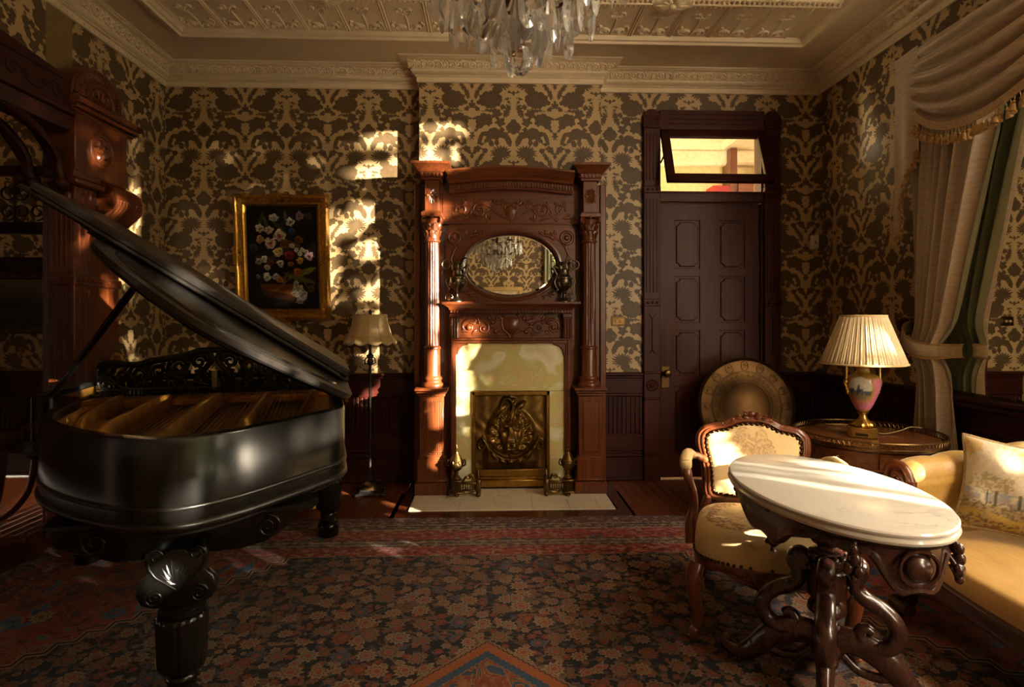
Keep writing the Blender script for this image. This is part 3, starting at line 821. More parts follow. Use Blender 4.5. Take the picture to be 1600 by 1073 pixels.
    s.tube([(1.47, fY + .02, 2.75), (1.50, fY - .10, 2.86), (1.47, fY - .13, 2.83)], .008, 6); s.build('transom_rod', IRON, d)
door()
# hall behind the door
m = MB(); m.box(.2, 3.6, 7.6, 7.7, 0, 3.7); m.box(.1, .2, 5.1, 7.7, 0, 3.7); m.box(3.6, 3.7, 5.1, 7.7, 0, 3.7)
st(m, 'wall_hall', mat_plain('hall wall', lin('#cdb988'), .7), smooth=0)
m = MB(); m.box(.1, 3.7, 5.1, 7.7, 3.62, 3.7); m.sweep([(.9, 5.5), (.9, 7.2), (2.9, 7.2), (2.9, 5.5)], [(0, 3.62), (0, 3.57), (.05, 3.55), (.09, 3.57), (.09, 3.62)], closed=True)
m.sweep([(1.3, 5.9), (1.3, 6.8), (2.5, 6.8), (2.5, 5.9)], [(0, 3.62), (0, 3.58), (.06, 3.58), (.06, 3.62)], closed=True)
m.box(.2, 3.6, 7.45, 7.6, 3.42, 3.62, .03); m.box(.2, .34, 5.1, 7.6, 3.42, 3.62, .03)
st(m, 'ceiling_hall', mat_plain('hall plaster', lin('#e8dcc0'), .7), smooth=0)
m = MB(); m.box(3.17, 3.6, 7.3, 7.6, 0, 3.15); m.box(3.08, 3.17, 7.34, 7.6, 0, 3.6); st(m, 'trim_2', MAHOG_X, smooth=0)
m = MB(); m.box(2.86, 3.08, 7.35, 7.6, 0, 3.12); st(m, 'trim_3', mat_plain('red hall paper', lin('#8a241c'), .7), smooth=0)
# archway surround, left wall
# ---------------------------------------------------------------- mantelpiece
MXc = .155
ONYX = None
def onyx_mat():
    n = NT('green onyx'); co = n.coord()
    a = n.noise(n.mapping(co, scale=(1.2, 1.2, 1.5)), 2.6, 2, .45, dist=.5)
    col = n.ramp(a, [(.30, lin('#cbbd90')), (.42, lin('#ddd5b4')), (.50, lin('#c2ba74')), (.57, lin('#cdb27c')), (.64, lin('#c5be80')), (.76, lin('#e0d9c2'))])
    v = n.noise(co, 3.4, 3, .5, dist=1.0)
    vein = n.math('MULTIPLY', n.sstep(v, .492, .5), n.math('SUBTRACT', 1, n.sstep(v, .502, .509)))
    col = n.mix(n.math('MULTIPLY', vein, .35), col, lin('#e8e2cc'))
    n.bsdf(col, .16, 0, .5); return n.m
ONYX = onyx_mat()
def marble_mat(name, base, vein, sc_=4, rough=.15):
    n = NT(name); co = n.coord()
    v = n.noise(co, sc_, 6, .62, dist=1.2)
    k = n.math('MULTIPLY', n.sstep(v, .47, .5), n.math('SUBTRACT', 1, n.sstep(v, .5, .54)))
    cl = n.noise(co, sc_ * .6, 3)
    col = n.mix(n.math('MULTIPLY', n.math('MULTIPLY', k, n.sstep(n.noise(co, 2.1, 2), .42, .7)), .5), n.ramp(cl, [(.35, base), (.7, tuple(x * .9 for x in base))]), vein)
    n.bsdf(col, rough, 0, .5); return n.m
HEARTHM = marble_mat('hearth marble', lin('#cfc3a8'), lin('#a08a6a'), 5)
def mantel():
    root = empty('mantelpiece', (MXc, BY, 0), 0, 'tall carved mahogany mantelpiece with fluted columns and oval mirror', 'mantelpiece')
    B = BY
    def F(yf):                                  # panel function: local x, world z, depth towards the room
        return lambda p, q, d: (p, yf - B - d, q)
    def bx(m, x0, x1, yf, yb, z0, z1, b=.004): m.box(x0, x1, yf - B, yb - B, z0, z1, b)
    # backboard
    m = MB()
    for s in (-1, 1):
        bx(m, s * .79, s * .465, 4.755, B, 0, 2.50, .006)
        bx(m, s * .79, s * .74, 4.735, B, 0, 2.50, .006)
        bx(m, s * .505, s * .465, 4.72, B, 0, 1.50, .006)
    bx(m, -.47, .47, 4.755, B, 1.24, 1.5); bx(m, -.62, .62, 4.73, B, 2.16, 2.50)
    m.build('backboard', MAHOG, root)
    # pedestals, columns, caps
    for s, cx in ((-1, -.632), (1, .632)):
        m = MB(); yb = 4.76
        bx(m, cx - .13, cx + .13, 4.535, yb, 0, .10, .006); bx(m, cx - .112, cx + .112, 4.55, yb, .10, .28, .006)
        m.box(cx - .118, cx + .118, 4.544 - B, yb - B, .10, .125, .01); m.box(cx - .105, cx + .105, 4.556 - B, yb - B, .27, .30, .01)
        bx(m, cx - .095, cx + .095, 4.565, yb, .28, .775, .004)
        bx(m, cx - .108, cx + .108, 4.55, yb, .775, .80, .008); bx(m, cx - .12, cx + .12, 4.54, yb, .80, .82, .006); bx(m, cx - .132, cx + .132, 4.527, yb, .82, .845, .005)
        ped = m.build('pedestal', MAHOG, root)
        f = F(4.565); q = MB()
        q.prism([(cx - .062, .33), (cx + .062, .33), (cx + .062, .735), (cx - .062, .735)], 4.565 - B, 4.558 - B, bev=.004)
        n = 26
        for k in range(n):
            z = lerp(.325, .74, k / (n - 1))
            for sx in (-1, 1): relief_bud(q, cx + sx * .070, z, .006, f, 6)
        for k in range(9):
            for z in (.325, .74): relief_bud(q, cx + lerp(-.07, .07, k / 8), z, .006, f, 6)
        q.build('beaded_panel', MAHOG, ped)
        Mc = T(cx, 4.645 - B, 0)
        m = MB()
        m.lathe([(.088, .845), (.092, .86), (.086, .875), (.074, .885), (.072, .895), (.080, .908), (.078, .922), (.066, .932), (.064, .945), (.064, 1.14), (.060, 1.148)], 28, Mc)
        m.lathe([(.068, 1.148), (.070, 1.158), (.066, 1.168), (.058, 1.175)], 28, Mc)
        m.lathe([(.056, 1.175), (.056, 1.2), (.0555, 1.5), (.053, 1.98), (.053, 2.0)], 80, Mc,
                mod=lambda t, z, r: r - (.007 * max(0, math.cos(t * 16 + .0)) ** .6 if 1.19 < z < 1.99 else 0))
        m.lathe([(.055, 2.0), (.064, 2.008), (.064, 2.02), (.056, 2.03)], 28, Mc)
        col = m.build('column', MAHOG, root, smooth=50)
        # leafy capital with corner volutes
        m = MB()
        m.lathe([(.054, 2.03), (.056, 2.09), (.066, 2.15), (.082, 2.185), (.07, 2.19)], 24, Mc)
        for row, (z0, L, n, r0) in enumerate(((2.035, .085, 8, .056), (2.085, .085, 8, .06))):
            for k in range(n):
                a = 2 * PI * (k + .5 * row) / n
                fl = lambda p, q, d, a=a, z0=z0, r0=r0: tuple(Mc @ Vector(((r0 + d + .35 * max(0, q - .03) + 1.0 * max(0, q - .06)) * math.cos(a) - p * math.sin(a), (r0 + d + .35 * max(0, q - .03) + 1.0 * max(0, q - .06)) * math.sin(a) + p * math.cos(a), z0 + q - 1.2 * max(0, q - .065))))
                relief_leaf(m, 0, 0, PI / 2, L, .024, fl, .5, 2, 7)
        for k in range(4):
            a = PI / 4 + k * PI / 2; d = Vector((math.cos(a), math.sin(a)))
            pts = []
            for i in range(20):
                t = i / 19; an = PI * .75 - t * 2 * PI * 1.2; r = lerp(.026, .006, t)
                pts.append(tuple(Mc @ Vector((d.x * (.084 + r * math.cos(an)), d.y * (.084 + r * math.cos(an)), 2.175 + r * math.sin(an)))))
            m.tube(pts, [lerp(.010, .006, i / 19) for i in range(20)], 7)
            m.ell(tuple(Mc @ Vector((d.x * .084, d.y * .084, 2.175))), .013, 8, 6)
        for k in range(4):
            a = k * PI / 2; c = Mc @ Vector((.085 * math.cos(a), .085 * math.sin(a), 2.198)); m.ell(tuple(c), .014, 8, 6)
        m.build('capital', MAHOG, col, smooth=60)
        m = MB()
        bx(m, cx - .085, cx + .085, 4.56, yb, 2.20, 2.235, .006); bx(m, cx - .056, cx + .056, 4.585, yb, 2.235, 2.49, .004); bx(m, cx - .072, cx + .072, 4.57, yb, 2.225, 2.245, .004)
        fb = F(4.585)
        for dz, sg in ((2.385, 1), (2.355, -1)):
            for k in range(7):
                a = sg * PI / 2 + (k - 3) * .32; relief_leaf(m, cx, dz - sg * .02, a, .075 if abs(k - 3) < 3 else .055, .012, fb, .7, n=6)
        for sg in (-1, 1): relief_bud(m, cx + sg * .034, 2.37, .014, fb, 10)
        relief_bud(m, cx, 2.37, .012, fb, 10)
        bx(m, cx - .078, cx + .078, 4.565, yb, 2.49, 2.51, .004); bx(m, cx - .088, cx + .088, 4.555, yb, 2.51, 2.545, .003)
        for k in range(6):
            x = lerp(cx - .075, cx + .075, k / 5); bx(m, x - .008, x + .008, 4.546, 4.56, 2.514, 2.541, .002)
        lo, hi = (cx - .096, cx + .096, 4.548), (cx - .150, cx + .150, 4.49)
        v = [(lo[0], lo[2] - B, 2.545), (lo[1], lo[2] - B, 2.545), (lo[1], yb - B, 2.545), (lo[0], yb - B, 2.545)]
        steps = [(0, 2.545), (.15, 2.552), (.3, 2.566), (.6, 2.585), (.95, 2.598), (1, 2.60), (1, 2.618)]
        vs = []; fs = []
        for t, z in steps:
            x0, x1, y0 = lerp(lo[0], hi[0], t), lerp(lo[1], hi[1], t), lerp(lo[2], hi[2], t) - B
            vs += [(x0, y0, z), (x1, y0, z), (x1, yb - B, z), (x0, yb - B, z)]
        for i in range(len(steps) - 1):
            for k in range(4): fs.append((i * 4 + k, i * 4 + (k + 1) % 4, i * 4 + 4 + (k + 1) % 4, i * 4 + 4 + k))
        fs += [(0, 3, 2, 1), tuple(len(vs) - 4 + k for k in range(4))]
        m.add(vs, fs)
        m.build('cap_block', MAHOG, root, smooth=35)
    # arched crown between the caps
    arc = lambda x: .038 * math.cos(PI * x / 1.02)
    m = MB()
    prof = [(4.70, 2.40), (4.66, 2.402), (4.655, 2.415), (4.645, 2.42), (4.645, 2.46), (4.635, 2.465), (4.61, 2.47), (4.605, 2.482), (4.58, 2.50), (4.54, 2.53), (4.525, 2.545), (4.525, 2.56), (4.74, 2.56)]
    m.grid(lambda u, v: (lerp(-.50, .50, u), prof[round(v * (len(prof) - 1))][0] - B, prof[round(v * (len(prof) - 1))][1] + arc(lerp(-.5, .5, u)) - (.0)), 30, len(prof) - 1)
    crown = m.build('crown_moulding', MAHOG_X, root, smooth=35)
    m = MB(); n = 44
    for k in range(n):
        x = lerp(-.49, .49, k / (n - 1)); z = arc(x); bx(m, x - .006, x + .006, 4.632, 4.648, 2.424 + z, 2.457 + z, .0015)
    m.build('dentil_row', MAHOG_X, crown, smooth=0, kind='stuff')
    # upper carved frieze
    m = MB(); bx(m, -.56, .56, 4.725, 4.76, 2.172, 2.45, .004); bx(m, -.56, .56, 4.712, 4.76, 2.162, 2.176, .004)
    fp = m.build('frieze_panel', MAHOG_X, root)
    m = MB(); f = F(4.725); zc_ = 2.275
    for s in (-1, 1):
        P = lambda L: [(s * x, z) for x, z in L]
        relief_line(m, P([(.012, zc_ - .075), (.07, zc_ - .05), (.13, zc_ - .01), (.18, zc_ + .035), (.235, zc_ + .055), (.28, zc_ + .03)]), .006, f, r1=.008)
        relief_line(m, P(spiral(.255, zc_ + .002, .062, .008, PI * .45, -1.35, 30)), .011, f, r1=.005)
        relief_line(m, P([(.27, zc_ - .062), (.33, zc_ - .055), (.38, zc_ - .03), (.42, zc_ + .01), (.44, zc_ + .05), (.43, zc_ + .075)]), .007, f)
        relief_line(m, P(spiral(.405, zc_ + .005, .05, .008, -.2, 1.2, 26)), .010, f, r1=.005)
        relief_line(m, P(spiral(.135, zc_ + .045, .03, .006, PI, -1.3, 20)), .008, f, r1=.004)
        for (x, z, a, L, w) in ((.05, zc_ + .04, .6, .07, .018), (.06, zc_ + .06, 1.4, .05, .015), (.09, zc_ + .06, .2, .07, .014), (.17, zc_ + .02, -.7, .07, .016), (.2, zc_ - .01, -1.6, .07, .018), (.2, zc_ + .05, 2.6, .06, .012),
                                (.28, zc_ - .055, -2.6, .06, .012), (.31, zc_ + .01, -1.2, .06, .018), (.34, zc_ - .045, -.6, .08, .016), (.42, zc_ - .06, .1, .085, .015), (.40, zc_ + .02, 2.2, .08, .018), (.44, zc_ + .03, 1.5, .06, .015), (.36, zc_ + .06, .4, .06, .012), (.46, zc_ - .05, 1.0, .05, .014)):
            relief_leaf(m, s * x, z, a if s > 0 else PI - a, L, w, f, .7, 3)
        for (x, z, r) in ((.17, zc_ - .06, .014), (.195, zc_ - .075, .012), (.26, zc_, .012), (.405, zc_ + .003, .012), (.3, zc_ + .07, .011), (.36, zc_ - .07, .01), (.145, zc_ + .08, .012), (.11, zc_ + .075, .012)): relief_bud(m, s * x, z, r, f)
    relief_leaf(m, 0, zc_ + .055, -PI / 2, .13, .055, f, .45); relief_bud(m, 0, zc_ - .082, .013, f); relief_line(m, [(-.06, zc_ + .05), (-.03, zc_ + .066), (0, zc_ + .05), (.03, zc_ + .066), (.06, zc_ + .05)], .009, f)
    relief_line(m, [(-.055, zc_ + .045), (-.045, zc_), (-.02, zc_ - .05), (0, zc_ - .07), (.02, zc_ - .05), (.045, zc_), (.055, zc_ + .045)], .008, f)
    m.build('scroll_carving', MAHOG, fp, smooth=60)
    # mirror panel with oval opening
    ea, eb, ez = .392, .268, 1.83; N = 64
    x0, x1, z0, z1 = -.53, .53, 1.50, 2.165
    ring = []
    for i in range(N):
        t = 2 * PI * i / N; c, s_ = math.cos(t), math.sin(t)
        k = min((x1 if c > 0 else -x0) / abs(c) if abs(c) > 1e-6 else 9, ((z1 - ez) if s_ > 0 else (ez - z0)) / abs(s_) if abs(s_) > 1e-6 else 9)
        ring.append((c * k, ez + s_ * k))
    yf = 4.72
    v = []; fcs = []
    for i in range(N):
        t = 2 * PI * i / N; c, s_ = math.cos(t), math.sin(t)
        v += [(ring[i][0], 4.76 - B, ring[i][1]), (ring[i][0], yf - B, ring[i][1])]
        for a, y in ((.03, yf), (.026, yf - .012), (.012, yf - .014), (0, yf - .004), (0, yf + .03)):
            v.append(((ea + a) * c, y - B, ez + (eb + a) * s_))
    for i in range(N):
        j = (i + 1) % N
        for k in range(6): fcs.append((i * 7 + k, j * 7 + k, j * 7 + k + 1, i * 7 + k + 1))
    m = MB(); m.add(v, fcs); mp = m.build('mirror_panel', MAHOG_X, root, smooth=30)
    for s in (-1, 1):
        m = MB(); f = F(yf)
        relief_ring(m, s * .46, 2.055, .048, .014, f); relief_bud(m, s * .46, 2.055, .024, f, 14); m.build('roundel', MAHOG, mp, smooth=60); m = MB()
        P = lambda L: [(s * x, z) for x, z in L]
        relief_line(m, P([(.46, 2.0), (.45, 1.97), (.47, 1.93), (.49, 1.88), (.475, 1.84)]), .010, f)
        relief_line(m, P([(.45, 1.97), (.40, 2.03), (.36, 2.06), (.30, 2.085)]), .007, f)
        for (x, z, a, L, w) in ((.36, 2.05, 2.7, .08, .02), (.33, 2.07, 3.0, .09, .018), (.30, 2.085, 2.2, .05, .014), (.28, 2.085, 3.0, .06, .012), (.37, 2.075, 1.9, .05, .015), (.46, 1.93, -1.2, .08, .016), (.47, 1.9, -2, .06, .014), (.42, 1.60, 2.6, .09, .02), (.38, 1.60, 3.1, .09, .018), (.36, 1.57, 2.9, .08, .014), (.46, 1.62, 1.4, .09, .022), (.47, 1.58, .7, .05, .016), (.30, 1.57, 2.9, .06, .01)):
            relief_leaf(m, s * x, z, a if s > 0 else PI - a, L, w, f, .7, 3)
        for (x, z, r) in ((.235, 2.105, .010), (.25, 2.095, .012), (.33, 2.09, .013), (.35, 2.045, .012), (.44, 1.585, .018), (.33, 1.585, .012), (.27, 1.562, .009), (.48, 1.82, .012)): relief_bud(m, s * x, z, r, f)
        m.build('spandrel_carving', MAHOG, mp, smooth=60)
    m = MB(); M_ = T(0, 4.742 - B, ez)
    m.lathe([(.001, 0), (1, 0)], 64, M_ @ RX(PI / 2) @ Matrix.Diagonal((ea - .028, eb - .028, 1, 1)), cap=False)
    m.build('oval_mirror', MIRROR, mp, smooth=0)
    m = MB(); n_ = 64
    v = []; fcs = []
    for i in range(n_):
        t = 2 * PI * i / n_; c, s_ = math.cos(t), math.sin(t)
        for a, y in ((.028, .0), (.002, .0065)): v.append(tuple(M_ @ Vector(((ea - a) * c, y, (eb - a) * s_))))
    for i in range(n_): fcs.append((i * 2, ((i + 1) % n_) * 2, ((i + 1) % n_) * 2 + 1, i * 2 + 1))
    m.add(v, fcs); m.build('mirror_bevel', MIRROR, mp, smooth=0)
    # shelf
    m = MB(); rows = [(.495, 4.60, 1.462), (.50, 4.59, 1.478), (.53, 4.565, 1.498), (.545, 4.55, 1.505), (.552, 4.545, 1.51), (.552, 4.545, 1.525)]
    vs = []; fs = []
    for hx, y0, z in rows: vs += [(-hx, y0 - B, z), (hx, y0 - B, z), (hx, 4.74 - B, z), (-hx, 4.74 - B, z)]
    for i in range(len(rows) - 1):
        for k in range(4): fs.append((i * 4 + k, i * 4 + (k + 1) % 4, i * 4 + 4 + (k + 1) % 4, i * 4 + 4 + k))
    fs += [(0, 3, 2, 1), tuple(len(vs) - 4 + k for k in range(4))]
    m.add(vs, fs); bx(m, -.485, .485, 4.612, 4.74, 1.435, 1.463, .003)
    shelf = m.build('mantel_shelf', MAHOG_X, root, smooth=30)
    m = MB()
    for k in range(40):
        x = lerp(-.478, .478, k / 39); bx(m, x - .007, x + .007, 4.60, 4.615, 1.438, 1.460, .002)
    m.build('dentil_row', MAHOG_X, shelf, smooth=0, kind='stuff')
    # brackets and lower frieze
    for s in (-1, 1):
        m = MB(); cx = s * .455
        bx(m, cx - .04, cx + .04, 4.625, 4.72, 1.40, 1.436, .006); bx(m, cx - .033, cx + .033, 4.64, 4.72, 1.235, 1.41, .004)
        for k in (-1, 0, 1): m.tube([(cx + k * .021, 4.64 - B, 1.24), (cx + k * .021, 4.64 - B, 1.395)], .009, 8)
        m.build('bracket', MAHOG, root)
    m = MB(); bx(m, -.43, .43, 4.70, 4.745, 1.235, 1.44, .003); lf = m.build('frieze_panel', MAHOG_X, root)
    m = MB(); f = F(4.70); z0 = 1.335
    for s in (-1, 1):
        P = lambda L: [(s * x, z) for x, z in L]
        relief_line(m, P([(.012, 1.245), (.02, 1.265), (.06, 1.30), (.075, 1.35), (.07, 1.39), (.095, 1.41)]), .010, f)
        relief_line(m, P([(.03, 1.27), (.1, 1.29), (.15, 1.32), (.19, 1.33)]), .006, f)
        relief_line(m, P(spiral(.225, 1.315, .05, .008, PI * .6, 1.3, 26)), .010, f, r1=.005)
        relief_line(m, P(spiral(.345, 1.325, .062, .010, PI * .7, -1.3, 30)), .012, f, r1=.006)
        relief_line(m, P([(.20, 1.365), (.26, 1.375), (.31, 1.395), (.36, 1.40)]), .007, f)
        relief_leaf(m, s * .005, 1.245, .5 if s > 0 else PI - .5, .04, .012, f, .6)
        for (x, z, a, L, w) in ((.1, 1.37, 1.2, .06, .02), (.12, 1.36, .3, .07, .02), (.14, 1.34, -.4, .06, .018), (.16, 1.39, .6, .05, .016), (.25, 1.37, 1.0, .06, .018), (.28, 1.35, .3, .07, .018), (.28, 1.30, -.8, .06, .016), (.18, 1.29, -2, .05, .014), (.33, 1.34, 2.1, .06, .016), (.37, 1.31, -.6, .05, .016), (.31, 1.40, 2.6, .05, .012), (.38, 1.405, 0, .045, .012), (.08, 1.40, 2.4, .06, .016)):
            relief_leaf(m, s * x, z, a if s > 0 else PI - a, L, w, f, .75, 3)
        for (x, z, r) in ((.125, 1.285, .020), (.13, 1.37, .014), (.155, 1.36, .013), (.345, 1.32, .024), (.225, 1.31, .014), (.26, 1.36, .014), (.29, 1.375, .014), (.385, 1.29, .012)): relief_bud(m, s * x, z, r, f)
    sh = [(-.06, 1.40), (-.07, 1.35), (-.05, 1.30), (0, 1.262), (.05, 1.30), (.07, 1.35), (.06, 1.40), (0, 1.408)]
    m.prism(sh, 4.70 - B, 4.69 - B, bev=.005)
    m.build('scroll_carving', MAHOG, lf, smooth=60)
    # frame of the fire surround with shouldered opening
    m = MB()
    bx(m, -.487, .487, 4.665, 4.745, 1.215, 1.236, .006); bx(m, -.478, .478, 4.675, 4.745, 1.19, 1.216, .005)
    for s in (-1, 1):
        bx(m, s * .487, s * .458, 4.665, 4.745, 0, 1.22, .006); bx(m, s * .462, s * .445, 4.675, 4.745, 0, 1.195, .005)
        c = []
        for k in range(9):
            t = PI / 2 * k / 8; c.append((s * (.36 + .085 * math.sin(t)), 1.105 + .085 * math.cos(t) - .0))
        poly = [(s * .452, 1.195), (s * .36, 1.195), (s * .348, 1.195), (s * .348, 1.178)] + [(s * (.35 + .08 * math.sin(PI / 2 * k / 8)), 1.100 + .078 * math.cos(PI / 2 * k / 8)) for k in range(9)] + [(s * .444, 1.100), (s * .452, 1.100)]
        m.prism(poly, 4.74 - B, 4.69 - B, bev=.004)
    m.build('surround_frame', MAHOG, root)
    # onyx slabs
    zo = .80
    for nm, a, b, c, d in (('onyx_slab', -.455, .455, zo + .001, 1.20), ('onyx_slab', -.455, -.312, 0, zo - .001), ('onyx_slab', .312, .455, 0, zo - .001)):
        m = MB(); m.box(a, b, 4.712 - B, 4.75 - B, c, d, .002); m.build(nm, ONYX, root)
    # brass frame and lion fireback
    m = MB()
    bx(m, -.318, .318, 4.695, 4.715, .765, .80, .005); bx(m, -.318, -.29, 4.695, 4.715, .02, .80, .005); bx(m, .29, .318, 4.695, 4.715, .02, .80, .005)
    bx(m, -.292, .292, 4.69, 4.73, .105, .165, .005); bx(m, -.292, .292, 4.68, 4.73, .02, .085, .01); bx(m, -.292, .292, 4.685, 4.73, .085, .105, .004)
    for k in range(46):
        x = lerp(-.285, .285, k / 45); m.box(x - .0035, x + .0035, 4.684 - B, 4.692 - B, .128, .138)
    m.build('brass_frame', BRASS, root)
    def lion(u, v):
        """relief of the lion mask: u -1..1, v 0..1 upwards"""
        x, y = u, v; ax = abs(x); h = 0.0
        g = lambda cx, cy, sx, sy: math.exp(-((ax - cx) / sx) ** 2 - ((y - cy) / sy) ** 2)
        ss = lambda e0, e1, t: (lambda k: k * k * (3 - 2 * k))(min(1, max(0, (t - e0) / (e1 - e0))))
        # mane: locks radiating round the face
        r = math.hypot(x / .66, (y - .47) / .33); an = math.atan2((y - .47) / .33, ax / .66)
        if r < 1.12:
            lock = .5 + .5 * math.cos(an * 13 + 2.2 * math.sin(r * 5)); fine = .5 + .5 * math.cos(an * 41 + 5 * r)
            h = ss(1.12, .86, r) * (.045 + .030 * lock * ss(.4, .8, r) + .008 * fine)
        # face: broad forehead tapering to the muzzle
        w = .34 - .10 * ss(.50, .30, y) + .02 * ss(.5, .62, y)
        top, bot = .645, .255
        fx = ax / w; fy = ss(bot - .02, bot + .05, y) * ss(top + .03, top - .05, y)
        face = ss(1.12, .72, fx) * fy
        fh = .085 + .030 * math.cos(min(1, fx) * PI / 2)
        fh += .045 * ss(.105, .050, ax - .05 * ss(.52, .40, y)) * ss(.375, .40, y) * ss(.66, .58, y)      # nose ridge
        fh += .030 * g(0, .385, .12, .030) + .034 * g(.10, .325, .085, .050) + .022 * g(0, .272, .10, .022)   # nose tip, muzzle pads, chin
        fh += .030 * g(.17, .600, .10, .024) + .020 * g(.25, .47, .08, .06)                                   # brows, cheeks
        fh -= .046 * g(.175, .553, .075, .024); fh += .020 * g(.175, .548, .040, .013)                      # eyes in their sockets
        fh -= .030 * g(0, .300, .16, .009) + .022 * g(0, .335, .014, .034) + .018 * g(.055, .373, .018, .010) # mouth, lip, nostrils
        fh -= .014 * g(0, .62, .02, .05)
        h = h * (1 - face) + fh * face
        for k in range(-3, 4):                                                                               # forelock
            h = max(h, (.125 - .006 * abs(k)) * math.exp(-((x - k * .075) / .036) ** 2 - ((y - .665 + .006 * k * k) / .05) ** 2))
        # ribbon bow and leaves above
        for cx, cy, sx, sy, a in ((-.30, .80, .23, .055, .35), (.24, .84, .2, .055, .35), (.32, .735, .2, .045, -.55), (-.33, .715, .22, .04, .5), (.05, .91, .10, .045, .2), (-.05, .75, .12, .05, 0), (.12, .76, .12, .04, .7)):
            dx, dy = x - cx, (y - cy) * 1.06; p = dx * math.cos(a) + dy * math.sin(a); q = -dx * math.sin(a) + dy * math.cos(a)
            e = (p / sx) ** 2 + (q / sy) ** 2
            if e < 1: h = max(h, .075 * math.sqrt(1 - e) + .010 * math.cos(q * 110) - .02 * math.exp(-(q / .008) ** 2))
        rg = math.hypot((x + .11) / .17, (y - .845) / .105); h = max(h, .085 * math.exp(-((rg - 1) / .16) ** 2))
        # bowl: rim sweeping under the chin, swagged and gadrooned below
        if ax < .80:
            yr = .150 + .245 * (ax / .74) ** 2.3; d = y - yr
            if d < 0:
                lob = abs(math.cos(ax * 13.5)) ** .7
                h = max(0, min(1, (y - .01) * 9)) * (.05 + .05 * lob * ss(-.10, -.03, d) + .02 * ss(.0, -.03, d)) * ss(.86, .6, ax)
            elif d < .10 and h < .10: h *= ss(.0, .10, d)
            h = max(h, .115 * math.exp(-(d / .017) ** 2))
            h = max(h, .12 * math.exp(-(x / .05) ** 2 - ((y - .15) / .035) ** 2))
        h = max(h, .06 * math.exp(-((math.hypot((ax - .82) / .085, (y - .33) / .055) - 1) / .28) ** 2))
        h += .004 * math.sin(x * 17 + math.sin(y * 11) * 2) * math.sin(y * 19)
        return h
    m = MB(); m.grid(lambda a, b: (lerp(-.29, .29, a), 4.745 - B - lion(a * 2 - 1, b) * .75, lerp(.155, .77, b)), 150, 156)
    m.build('lion_fireback', mat_plain('fireback bronze', lin('#7d6030'), .42, .9, .35, 14, .08, 70), root, smooth=180)
    return root
mantel()
# hearth of marble tiles
m = MB(); m.box(-.605, .905, 4.18, 4.76, -.02, .001); hearth = st(m, 'trim_4', HEARTHM, smooth=0)
def tile(x0, x1, y0, y1):
    t = MB(); t.box(x0 + .0015, x1 - .0015, y0 + .0015, y1 - .0015, 0, .006, .0015); o = t.build('hearth_tile', HEARTHM, hearth, smooth=0)
xs = [-.605, -.50, -.24, .02, .30, .57, .79, .905]
for a, b in zip(xs, xs[1:]): tile(a, b, 4.18, 4.43)
xs = [-.605, -.35, -.02, .10, .31, .60, .905]
for a, b in zip(xs, xs[1:]): tile(a, b, 4.43, 4.54)
xs = [-.36, -.16, .06, .28, .50, .67]
for a, b in zip(xs, xs[1:]): tile(a, b, 4.54, 4.70)
